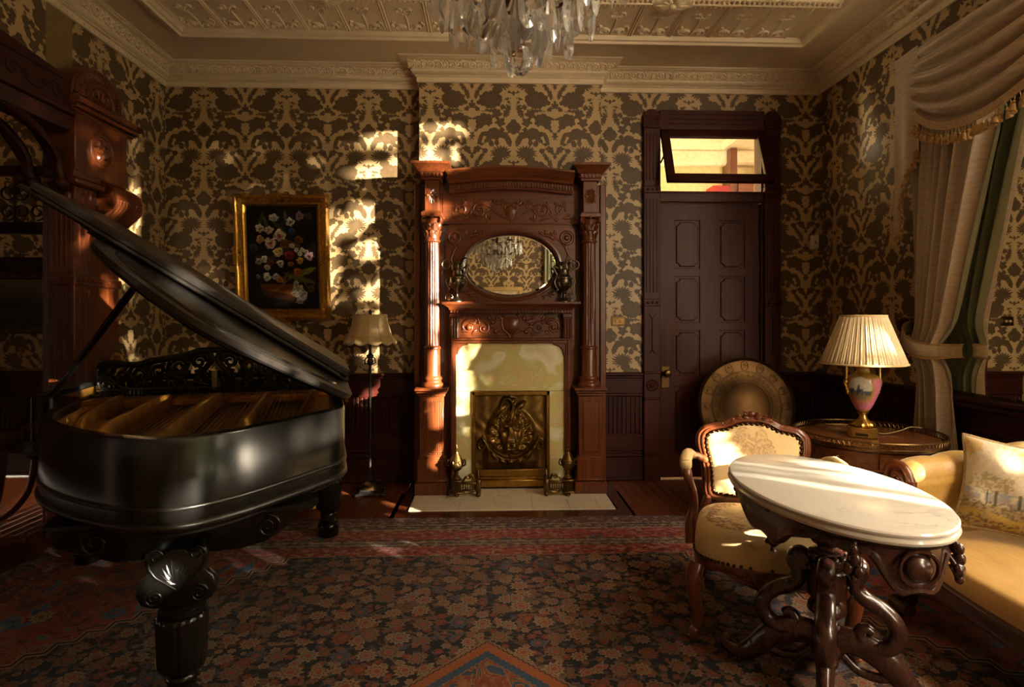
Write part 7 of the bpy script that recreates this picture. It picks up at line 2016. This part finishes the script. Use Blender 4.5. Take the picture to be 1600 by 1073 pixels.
def armchair():
    ang = math.atan2(-.95, -.30) + PI / 2                 # local -y is the front
    r = empty('armchair', (1.245, 2.62, .014), ang, 'carved walnut armchair with cream toile upholstery and nailhead trim, behind the marble table', 'armchair')
    # seat cushion (serpentine front)
    wf, wb, d = .315, .255, .27
    def edge(t):                                          # outline in plan, t 0..1 round
        a = t * 2 * PI; c, s = math.cos(a), math.sin(a)
        q = .52; x = abs(c) ** q * (1 if c > 0 else -1); y = abs(s) ** q * (1 if s > 0 else -1)
        w = lerp(wf, wb, (y + 1) / 2)
        yy = y * d
        if y < 0: yy -= .028 * math.cos(x * PI / 2) ** 2 - .0
        return x * w, yy
    nu, nv = 240, 72; cols = []; U = np.zeros((nu, nv + 1)); V = np.zeros((nu, nv + 1))
    def seat(u, v):
        ex, ey = edge(u)
        if v < .45: k, z = 1.0 + .012 * math.sin(v / .45 * PI), lerp(.315 + .03 * (ey < -.2) * 0, .405, v / .45)
        else:
            q = (v - .45) / .55; k = math.cos(q * PI / 2) ** .55 if q < 1 else 0; z = .405 + .055 * math.sin(q * PI / 2) ** .8
        sag = .025 * math.cos(ex / wf * PI / 2) if ey < -.15 and v < .3 else 0
        return (ex * k, ey * k, z + (0 if v > .1 else 0) + sag * 0 - (.0))
    for i in range(nu):
        for j in range(nv + 1):
            p = seat(i / nu, j / nv); U[i, j] = p[0] / .66 + .5; V[i, j] = p[1] / .62 + .5 + (0 if j / nv > .45 else 3)
    col = toile(U, V, 11, '#d3b681', '#8a5c2c', False)
    r2 = np.hypot((U - .5) / .36, (V - .5) / .34)
    ring = (np.abs(r2 - .95 - .12 * (vnoise(U * 9, V * 9, 2) - .5)) < .16) & (vnoise(U * 55, V * 55, 8) > .50); col[ring] = col[ring] * .25 + np.array(lin('#7a3f1a')) * .75
    cen = (r2 < .45) & (vnoise(U * 48, V * 48, 3) > .55); col[cen] = col[cen] * .35 + np.array(lin('#96621f')) * .65
    m = MB(); m.grid(seat, nu, nv, cu=True); o = m.build('seat', print_mat('toile seat cloth', .75, .1, 700, .1), r, smooth=180)
    at = o.data.color_attributes.new('Print', 'FLOAT_COLOR', 'POINT'); at.data.foreach_set('color', np.concatenate([col.reshape(-1, 3), np.ones((nu * (nv + 1), 1))], 1).ravel().astype(np.float32))
    # seat rail with serpentine lower edge
    m = MB(); v = []; f = []; n = 100
    for i in range(n):
        ex, ey = edge(i / n); fr_ = max(0, -ey / d)
        x_ = abs(ex) / wf
        lo = .275 - .0 - (.045 * math.exp(-(x_ / .35) ** 2) * (ey < -.15)) + .018 * math.exp(-((x_ - .62) / .15) ** 2) * (ey < -.15)
        for k, z in ((1.005, .325), (1.02, .315), (1.02, lo + .012), (1.0, lo), (.94, lo), (.94, .325)): v.append((ex * k, ey * k, z))
    for i in range(n):
        j = (i + 1) % n
        for k in range(6): f.append((i * 6 + k, j * 6 + k, j * 6 + (k + 1) % 6, i * 6 + (k + 1) % 6))
    m.add(v, f); rail = m.build('seat_rail', WALNUT, r, smooth=40)
    m = MB(); f_ = lambda p, q, dd: (p, -d - .028 * math.cos(p / wf * PI / 2) ** 2 - .006 - dd, q)
    for s in (-1, 1):
        relief_line(m, [(s * x, z) for x, z in spiral(.045, .272, .026, .005, PI, -1.4, 18)], .006, f_)
        relief_line(m, [(s * x, z) for x, z in spiral(.10, .285, .020, .005, 0, 1.3, 16)], .005, f_)
        for (x, z, a, L, w) in ((.02, .27, .4, .06, .014), (.06, .26, .3, .06, .013), (.09, .27, .1, .06, .012), (.13, .29, .1, .06, .010), (.03, .295, .2, .05, .010)): relief_leaf(m, s * x, z, a if s > 0 else PI - a, L, w, f_, .8, 2, 6)
    relief_leaf(m, 0, .24, PI / 2, .075, .02, f_, .8, 3); m.build('rail_carving', WALNUT, rail, smooth=60)
    # nailheads round the seat: small, one part
    m = MB()
    for i in range(84):
        ex, ey = edge(i / 84); m.ell((ex * 1.02, ey * 1.02, .333), .0072, 8, 5)
    m.build('seat_nailheads', NAIL, r, smooth=60, kind='stuff')
    for s in (-1, 1):
        m = MB(); cabriole(m, (s * .295, -.262, .315), (s * .305, -.285, .012), (s * .6, -.8, 0), .034)
        m.ell((s * .308, -.292, .03), (.022, .024, .034), 10, 8)
        f_ = lambda p, q, dd, s=s: (s * .295 + p, -.298 - dd, q)
        for k in range(3): relief_leaf(m, 0, .31 - k * .005, -PI / 2 + (k - 1) * .4, .08, .012, f_, .8)
        m.build('leg', WALNUT, r, smooth=60)
        m = MB(); cabriole(m, (s * .235, .235, .32), (s * .245, .30, .012), (s * .3, .9, 0), .026); m.build('leg', WALNUT, r, smooth=60)
    # back: upholstered pad in a shaped frame, leaning
    Mb = T(0, .262, .405) @ RX(math.radians(-12)) @ Matrix.Diagonal((.90, 1, .86, 1))
    shape = [(0, .52), (.06, .518), (.11, .50), (.15, .478), (.20, .468), (.245, .455), (.275, .42), (.278, .36), (.262, .29), (.248, .22), (.245, .15), (.243, .09), (.225, .062), (.15, .055), (.07, .05), (0, .048)]
    full = shape + [(-x, z) for x, z in shape[::-1][1:-1]]
    loop = [(p.x, p.z) for p in cr([(x, 0, z) for x, z in full], 4, True)]; n = len(loop)
    m = MB()
    path = [tuple(Mb @ Vector((x, 0, z))) for x, z in loop]
    m.tube(path, .027, 10, closed=True, flat=(1, .85), up=Mb.to_3x3() @ Vector((0, 1, 0)))
    m.tube([tuple(Mb @ Vector((x * .96, -.022, z * .985 + .004))) for x, z in loop], .008, 6, closed=True); m.tube([tuple(Mb @ Vector((x * 1.04, -.018, z * 1.01 - .003))) for x, z in loop], .007, 6, closed=True)
    fr = m.build('back_frame', WALNUT, r, smooth=60)
    m = MB(); f_ = lambda p, q, dd: tuple(Mb @ Vector((p, -.018 - dd, q)))
    for s in (-1, 1):
        for (x, z, a, L, w) in ((.01, .535, .25, .05, .018), (.045, .532, -.1, .05, .016), (.08, .52, -.35, .05, .013), (.02, .55, .7, .035, .013), (.06, .545, .3, .03, .010)): relief_leaf(m, s * x, z, a if s > 0 else PI - a, L, w, f_, .9, 2, 6)
        for (x, z) in ((.03, .55), (.065, .54), (.10, .522)): m.ell(tuple(Mb @ Vector((s * x, -.008, z))), (.013, .013, .012), 8, 6)
        m.ell(tuple(Mb @ Vector((s * .16, -.01, .492))), .010, 8, 6)
    m.ell(tuple(Mb @ Vector((0, -.01, .56))), (.02, .016, .014), 10, 7)
    m.build('crest_carving', WALNUT, fr, smooth=60)
    inn = [(x * .90, .285 + (z - .285) * .90) for x, z in loop]
    nu, nv = 264, 96; U = np.zeros((nu, nv + 1)); V = np.zeros((nu, nv + 1))
    idx = [inn[int(i * n / nu) % n] for i in range(nu)]
    def pad(u, v):
        x, z = idx[round(u * nu) % nu]; k = 1 - v
        return tuple(Mb @ Vector((x * k, -.012 - .035 * math.sqrt(max(0, 1 - k ** 4)) - .003, .285 + (z - .285) * k)))
    for i in range(nu):
        for j in range(nv + 1):
            x, z = idx[i]; k = 1 - j / nv; U[i, j] = x * k / .56 + .5 ; V[i, j] = ((z - .285) * k) / .52 + .5
    col = toile(U, V - .06, 21, '#d6b984', '#8a5030', True)
    m = MB(); m.grid(pad, nu, nv, cu=True); o = m.build('back_pad', print_mat('toile back cloth', .75, .1, 700, .1), r, smooth=180)
    at = o.data.color_attributes.new('Print', 'FLOAT_COLOR', 'POINT'); at.data.foreach_set('color', np.concatenate([col.reshape(-1, 3), np.ones((nu * (nv + 1), 1))], 1).ravel().astype(np.float32))
    m = MB(); m.prism([(x * .95, .285 + (z - .285) * .95) for x, z in loop], .012, .0, lambda p, q, dd: tuple(Mb @ Vector((p, dd, q)))); m.build('back_cover', print_plain, r, smooth=0)
    m = MB(); L = 0; per = sum((Vector(loop[i]) - Vector(loop[i - 1])).length for i in range(n)); nx = 0
    for i in range(n):
        a, b = Vector(loop[i]), Vector(loop[(i + 1) % n]); s_ = (b - a).length
        while nx < L + s_:
            p = a.lerp(b, (nx - L) / s_); m.ell(tuple(Mb @ Vector((p.x * .895, -.026, .285 + (p.y - .285) * .895))), .0082, 8, 5); nx += per / 58
        L += s_
    m.build('back_nailheads', NAIL, r, smooth=60, kind='stuff')
    for s in (-1, 1):
        m = MB(); m.tube(cr([tuple(Mb @ Vector((s * .232, .0, .08))), (s * .235, .25, .40), (s * .24, .245, .31)], 5), .024, 8); m.build('back_post', WALNUT, r, smooth=60)
        m = MB()
        A = [tuple(Mb @ Vector((s * .25, -.005, .27))), (s * .285, .20, .68), (s * .325, .10, .685), (s * .335, 0, .68), (s * .335, -.05, .665), (s * .325, -.072, .63), (s * .305, -.06, .57), (s * .30, -.04, .49), (s * .315, -.07, .42), (s * .312, -.10, .34)]
        c = cr(A, 6); nn = len(c); m.tube(c, [interp([(0, .018), (.3, .02), (.5, .024), (.62, .017), (.85, .024), (1, .03)], i / (nn - 1)) for i in range(nn)], 10); m.tube([(s * .352, -.055, .655), (s * .318, -.055, .655)], .022, 12)
        arm = m.build('arm', WALNUT, r, smooth=60)
        m = MB(); m.tube(cr([(s * .30, .17, .69), (s * .32, .10, .708), (s * .334, .0, .708), (s * .336, -.05, .69)], 5), [lerp(.02, .028, min(1, i / 6)) for i in range(16)], 10); m.ell((s * .336, -.055, .688), (.028, .026, .026), 12, 8); m.build('arm_pad', print_plain, arm, smooth=60)
NAIL = mat_plain('dark nailhead', lin('#4a3420'), .35, .9, .3, 40)
print_plain = mat_plain('cream cloth', lin('#cfb27e'), .75, 0, .06, 30, .1, 700)
armchair()
# ---------------------------------------------------------------- settee and cushion
def settee():
    r = empty('settee', (2.27, 1.83, .016), 0, 'yellow silk settee with tufted rolled arm and carved dark frame along the right wall', 'settee')
    YS = NT('yellow silk'); co = YS.coord(); w = YS.noise(YS.mapping(co, scale=(40, 3, 40)), 2, 3)
    YS.bsdf(YS.ramp(YS.math('ADD', YS.math('MULTIPLY', YS.noise(co, 3, 3), .6), YS.math('MULTIPLY', w, .4)), [(.3, lin('#96702a')), (.7, lin('#c49a48'))]), .42, 0, .4); YS.b.inputs['Sheen Weight'].default_value = .3
    SM = YS.m
    # local x towards the wall (front -x), y along
    fx, bx_, y1, y0 = -.38, .36, .72, -1.2
    def fedge(y):                                        # serpentine front
        t = (y - y0) / (y1 - y0); return fx - .045 * math.sin(t * PI) - .035 * math.cos(t * 2 * PI * 1.0) * 0 - .03 * math.sin(t * PI * 2 - PI) 
    ns, nt = 40, 34
    def seat(u, v):
        y = lerp(y0, y1, u); f = fedge(y)
        if v < .25: k = v / .25; return (f - .008 * math.sin(k * PI), y, lerp(.29, .385, k))
        k = (v - .25) / .75; return (lerp(f, bx_ - .1, k), y, .385 + .06 * math.sin(min(1, k * 2.2) * PI / 2) - .02 * k)
    m = MB(); m.grid(seat, ns, nt); m.build('seat', SM, r, smooth=180, recalc=False)
    m = MB(); v = []; f = []
    n = 60
    for i in range(n + 1):
        y = lerp(y0 - .02, y1 + .05, i / n); t = (y - y0) / (y1 - y0); x = fedge(min(max(y, y0), y1))
        lo = .20 - .055 * math.exp(-((t - .5) / .13) ** 2) - .02 * math.cos(t * PI * 4) - .04 * math.exp(-((t - .98) / .06) ** 2)
        for dx, z in ((.0, .295), (-.018, .285), (-.012, .265), (-.02, lo + .03), (-.012, lo), (.03, lo), (.03, .295)): v.append((x + dx, y, z))
    for i in range(n):
        for k in range(7): f.append((i * 7 + k, i * 7 + 7 + k, i * 7 + 7 + (k + 1) % 7, i * 7 + (k + 1) % 7))
    m.add(v, f); fr = m.build('seat_rail', ROSEWOOD, r, smooth=45)
    m = MB(); m.box(fx + .02, bx_ - .02, y1 - .0, y1 + .05, .19, .30, .01); m.box(fx + .02, bx_ - .02, y0 - .05, y0, .19, .30, .01); m.box(bx_ - .05, bx_ - .01, y0, y1, .19, .30, .01); m.box(fx + .05, bx_ - .05, y0, y1, .25, .30); m.build('under_frame', ROSEWOOD, r)
    for y, sy in ((y1 + .0, 1), (y0, -1)):
        m = MB(); cabriole(m, (fx + .02, y, .27), (fx - .01, y + sy * .03, .04), (-.8, sy * .5, 0), .06)
        m.tube([(fx - .03, y - .05, .07), (fx - .03, y + .05, .07)], .03, 10)
        f_ = lambda p, q, d, y=y: (fx - .035 - d, y + p, q)
        relief_line(m, spiral(0, .22, .045, .01, 0, 1.5, 20), .010, f_); relief_leaf(m, 0, .19, -PI / 2, .12, .03, f_, .7, 3)
        m.build('leg', ROSEWOOD, r, smooth=60)
        m = MB(); m.tube([(fx - .02, y + sy * .03, .0), (fx - .02, y + sy * .03, .03)], .016, 10); m.build('caster', BRASS_D, r)
        m = MB(); m.tube([(bx_ - .05, y, .27), (bx_ - .02, y + sy * .02, 0)], [.035, .022], 8); m.build('leg', ROSEWOOD, r, smooth=60)
    # back and rolled arms
    m = MB()
    def back(u, v):
        y = lerp(y0, y1, u); h = .74 + .10 * math.sin(u * PI) ** 2
        tu = .018 * math.cos(u * PI * 16) * math.cos(v * PI * 5)
        if v < .7: k = v / .7; return (lerp(.20, .27, k) - tu * math.sin(k * PI), y, lerp(.40, h - .03, k))
        k = (v - .7) / .3; return (lerp(.27, .36, k), y, h - .03 + .035 * math.sin(k * PI) )
    m.grid(back, 60, 24); m.build('back', SM, r, smooth=180, recalc=False)
    m = MB(); m.tube(cr([(.33, y0, .74), (.335, y0 + .5, .80), (.335, (y0 + y1) / 2, .87), (.335, y1 - .5, .80), (.33, y1, .74)], 8), .03, 8); m.box(.33, .36, y0, y1, .25, .74, .01); m.build('back_frame', ROSEWOOD, r, smooth=50)
    for yb, sy in ((y1, 1), (y0, -1)):
        m = MB(); ni, nj = 34, 44
        def arm(u, v):
            # u front to back, v round the roll starting inside at the seat
            x = lerp(fx - .02, .27, u); sw = .03 * math.sin(u * PI)
            rr_ = lerp(.088, .105, u); zc_ = lerp(.63, .70, u ** .8) ; yc = yb + sy * lerp(.03, .04, u)
            tuft = .014 * abs(math.sin(u * PI * 4)) ** .6
            if v < .4:
                k = v / .4; p = Vector((x, yb - sy * (.085 - .03 * k), lerp(.42, zc_, k)))
                p.y += sy * .03 * math.sin(k * PI) - sy * tuft * math.sin(k * PI) * .8
                return tuple(p)
            k = (v - .4) / .6; a = lerp(PI, -.35 * PI, k)
            q = rr_ + tuft * math.sin(k * PI) - .012
            return (x, yc + sy * q * math.cos(a), zc_ + q * math.sin(a))
        m.grid(arm, ni, nj); o = m.build('rolled_arm', SM, r, smooth=180, recalc=False)
        m = MB(); X = fx - .022
        m.tube([(X - .01, yb + sy * .03 + y_, z_ + .63) for y_, z_ in spiral(0, 0, .088, .018, PI if sy > 0 else 0, -1.6 * sy, 40)], [lerp(.020, .012, i / 40) for i in range(41)], 8)
        m.tube(cr([(X - .008, yb - sy * .058, .65), (X - .012, yb - sy * .05, .5), (X - .012, yb - sy * .035, .40), (X - .008, yb - sy * .01, .30)], 6), [.022] * 19, 8)
        m.prism([(yb + sy * (-.058), .60), (yb + sy * (-.05), .33), (yb + sy * .06, .33), (yb + sy * .10, .52), (yb + sy * .11, .63), (yb + sy * .03, .71)], X + .01, X - .004, lambda p, q, d: (d, p, q))
        for k in range(5): m.ell((X - .014, yb + sy * (.03 + .02 * math.cos(k * 1.25)), .63 + .02 * math.sin(k * 1.25)), .012, 8, 6)
        m.build('carved_arm_front', WALNUT, o, smooth=50)
        m = MB()
        m.prism([(fx + .01, .30), (.30, .30), (.30, .60), (fx + .01, .55)], yb + sy * .03, yb + sy * .05, lambda p, q, d: (p, d, q)); m.build('arm_side', SM, r, smooth=0)
settee()
def cushion():
    r = empty('cushion', (2.255, 2.33, .655), 0, 'tapestry cushion with landscape print and corded edge, propped against the settee arm', 'cushion')
    w, h, t = .245, .20, .085
    nu, nv = 90, 70
    U, V = np.meshgrid(np.linspace(0, 1, nu + 1), np.linspace(0, 1, nv + 1), indexing='ij')
    L_ = lambda x: np.array(lin(x))
    N1 = vnoise(U * 7, V * 7, 3); N2 = vnoise(U * 24, V * 24, 4); N3 = vnoise(U * 60, V * 60, 6)
    col = np.zeros(U.shape + (3,)) + L_('#b8a88c') * 1.0
    col *= (1 + .15 * (N1 - .5))[..., None]
    y = V + .10 * (N1 - .5)
    def put(mask, c, k=1.0): col[mask] = col[mask] * (1 - k) + L_(c) * k
    put((y < .40) & (y > .28) & (N2 > .25), '#7a8288', .75); put((y < .34) & (N2 > .35), '#9a8270', .6)
    put(y < .26, '#8a7440', .8); put((y < .30) & (N3 > .55), '#5a4a28', .8); put((y < .18) & (N2 > .4), '#a88a3a', .8); put((y < .12) & (N3 > .5), '#5a4226', .8)
    tree = np.hypot((U - .22) / .16, (V - .50) / .10) + .7 * (N2 - .5); put((tree < 1) & (N3 > .4), '#8a7a48', .8)
    tr2 = np.hypot((U - .75) / .2, (V - .42) / .12) + .8 * (N2 - .5); put((tr2 < 1) & (N3 > .4), '#8a7038', .8)
    for x in (.2, .26, .42, .55): put((np.abs(U - x) < .010) & (V < .42) & (V > .26), '#4a4424', .9)
    put((np.hypot((U - .5) / .16, (V - .9) / .07) + (N2 - .5) < 1) & (N3 > .45), '#b08a3a', .8); put((np.hypot((U - .06) / .08, (V - .88) / .10) + (N2 - .5) < 1), '#b08a3a', .7); put((np.hypot((U - .62) / .12, (V - .72) / .04) + (N2 - .5) < 1) & (N3 > .5), '#9a7a40', .7)
    col *= (1 + .25 * (N3 - .5))[..., None]
    def sh(s):
        def fn(a, b):
            x, z = a * 2 - 1, b * 2 - 1
            k = (max(0, 1 - abs(x) ** 3.2) * max(0, 1 - abs(z) ** 3.2)) ** .55
            pin = 1 - .10 * (1 - abs(z) ** 2) * abs(x) ** 3 ; pin2 = 1 - .10 * (1 - abs(x) ** 2) * abs(z) ** 3
            return (x * w * pin, s * t * k + .006 * math.sin(x * 7 + z * 5) * k, z * h * pin2)
        return fn
    M_ = RZ(math.radians(-38)) @ RX(math.radians(-20)) @ RY(math.radians(6))
    tm = print_mat('tapestry', .85, .3, 500, .15)
    def part(nm, s, c):
        m = MB(); m.M = M_; m.grid(sh(s), nu, nv); o = m.build(nm, tm, r, smooth=180, recalc=(s > 0))
        at = o.data.color_attributes.new('Print', 'FLOAT_COLOR', 'POINT'); at.data.foreach_set('color', np.concatenate([c.reshape(-1, 3), np.ones((c.shape[0] * c.shape[1], 1))], 1).ravel().astype(np.float32))
    part('front_cover', -1, col); part('back_cover', 1, np.zeros_like(col) + L_('#a8946a'))
    e = [sh(0)(i / 20, 0) for i in range(20)] + [sh(0)(1, i / 20) for i in range(20)] + [sh(0)(1 - i / 20, 1) for i in range(20)] + [sh(0)(0, 1 - i / 20) for i in range(20)]
    m = MB(); m.M = M_; m.tube(e, .008, 8, closed=True); m.build('corded_edge', mat_plain('cord edge', lin('#9a8258'), .8, 0, .4, 120), r, smooth=60)
cushion()
# ---------------------------------------------------------------- chandelier
def chandelier():
    cx, cy = .075, 1.50
    r = empty('chandelier', (cx, cy, 0), 0, 'large crystal chandelier with leaf-shaped drops and a clear glass ball, hanging from the ceiling', 'chandelier')
    n = NT('crystal'); n.bsdf((.95, .93, .90), .06, 0); n.b.inputs['Transmission Weight'].default_value = .82; n.b.inputs['IOR'].default_value = 1.42
    CR = n.m
    n2 = NT('clear glass ball'); n2.bsdf((.97, .95, .92), .02, 0); n2.b.inputs['Transmission Weight'].default_value = 1; n2.b.inputs['IOR'].default_value = 1.45; CRB = n2.m
    BRZ = mat_plain('chandelier bronze', lin('#5a4428'), .35, .9, .3, 30)
    m = MB(); m.lathe([(.018, 2.13), (.008, 2.14), (.008, 2.18), (.022, 2.20), (.008, 2.23), (.014, 2.30), (.04, 2.34), (.03, 2.38), (.012, 2.42), (.02, 2.5), (.035, 2.55), (.012, 2.60), (.009, 3.44), (.05, 3.455), (.07, 3.48), (.07, ZC - .01)], 24); m.build('stem', BRZ, r, smooth=50)
    m = MB(); m.lathe([(.001, 2.018), (.012, 2.02), (.025, 2.032), (.031, 2.05), (.032, 2.062), (.027, 2.08), (.018, 2.091), (.008, 2.097), (.001, 2.098)], 28); m.build('glass_ball', CRB, r, smooth=180)
    m = MB(); m.lathe([(.004, 2.098), (.007, 2.105), (.004, 2.115)], 8)
    m.lathe([(.008, 2.112), (.03, 2.12), (.036, 2.135), (.03, 2.15), (.012, 2.152)], 20); m.build('glass_bowl', CR, r, smooth=60)
    for k in range(8):
        a = 2 * PI * k / 8 + .2; d = Vector((math.cos(a), math.sin(a), 0))
        pts = [(0.02, 2.36), (.09, 2.31), (.17, 2.29), (.25, 2.33), (.29, 2.40), (.30, 2.45)]
        m = MB(); m.tube(cr([tuple(d * x + Vector((0, 0, z))) for x, z in pts], 6), .0075, 8); m.lathe([(.02, 2.445), (.045, 2.455), (.048, 2.465), (.02, 2.465), (.012, 2.470)], 14, T(*(d * .30)))
        ar = m.build('arm', BRZ, r, smooth=50)
        m = MB(); m.lathe([(.011, 2.465), (.011, 2.550), (.001, 2.550)], 12, T(*(d * .30))); m.build('candle_tube', mat_plain('candle', lin('#d8cdb4'), .5), ar)
        m = MB(); m.lathe([(.008, 2.550), (.014, 2.565), (.012, 2.585), (.001, 2.615)], 10, T(*(d * .30))); m.build('bulb', CR, ar, smooth=180)
    m = MB()
    for R, z in ((.27, 2.42), (.17, 2.27), (.12, 2.62)): m.tube([(R * math.cos(t), R * math.sin(t), z) for t in [2 * PI * i / 40 for i in range(40)]], .005, 6, closed=True)
    for k in range(4):
        t = k * PI / 2 + .5; m.tube([(.27 * math.cos(t), .27 * math.sin(t), 2.42), (.02 * math.cos(t), .02 * math.sin(t), 2.36)], .004, 6); m.tube([(.17 * math.cos(t), .17 * math.sin(t), 2.27), (.01 * math.cos(t), .01 * math.sin(t), 2.30)], .004, 6); m.tube([(.12 * math.cos(t), .12 * math.sin(t), 2.62), (.01 * math.cos(t), .01 * math.sin(t), 2.62)], .004, 6)
    m.build('ring', BRZ, r, smooth=60)
    # leaf-shaped drop with ribbed edge, then copies
    def drop(w, h, seed):
        m = MB(); v = []; f = []; N = 16
        rr = random.Random(seed)
        for i in range(N):
            t = 2 * PI * i / N; x = w * math.sin(t) * (1 - .25 * math.cos(t)); z = -h / 2 + h / 2 * math.cos(t)
            if i % 2: x *= .90
            v.append((x, 0, z))
        v += [(0, .011, -h * .45), (0, -.011, -h * .45), (0, .008, -h * .75), (0, -.008, -h * .75)]
        for i in range(N):
            j = (i + 1) % N
            tp = N if (i < N * .3 or i >= N * .7) else N + 2
            f += [(i, j, tp), (j, i, tp + 1)]
        f += [(int(N * .3) + 0, N, N + 2), (N, int(N * .7) + 1, N + 2), (int(N * .3), N + 3, N + 1), (N + 1, N + 3, int(N * .7) + 1)]
        m.add(v, f)
        m.ell((0, 0, .012), .008, 6, 5)
        return m
    protos = [drop(.031, .125, 1).build('crystal_drop', CR, r, smooth=0), drop(.024, .145, 2).build('crystal_drop', CR, r, smooth=0), drop(.036, .10, 3).build('crystal_drop', CR, r, smooth=0)]
    rr = random.Random(5); used = set()
    def hang(R, z, n_, kinds, ph=0):
        for k in range(n_):
            a = 2 * PI * k / n_ + ph; p = protos[kinds[k % len(kinds)]]
            if p in used: c = p.copy(); C.objects.link(c)
            else: c = p; used.add(p)
            c.location = (R * math.cos(a), R * math.sin(a), z + rr.uniform(-.02, .02)); c.rotation_euler = (rr.uniform(-.06, .06), rr.uniform(-.06, .06), a + PI / 2 + rr.uniform(-.7, .7)); s = rr.uniform(.85, 1.15); c.scale = (s, s, s)
    hang(.33, 2.42, 20, (0, 1, 2), .1); hang(.27, 2.37, 16, (1, 0), .3); hang(.20, 2.27, 13, (0, 2, 1), .2); hang(.15, 2.24, 10, (1, 0), .5); hang(.095, 2.205, 8, (0, 1), .1); hang(.055, 2.19, 5, (2, 1), .6); hang(.12, 2.60, 10, (1,), 0); hang(.30, 2.52, 16, (1, 0), .2)
    # strings of small beads
    m = MB()
    for k in range(8):
        a = 2 * PI * k / 8 + .2
        for i in range(9):
            t = i / 8; R = lerp(.30, .12, t); z = lerp(2.47, 2.62, t) - .05 * math.sin(PI * t); m.ell((R * math.cos(a), R * math.sin(a), z), .009, 6, 4)
    m.build('bead_chain', CR, r, smooth=0, kind='stuff')
chandelier()
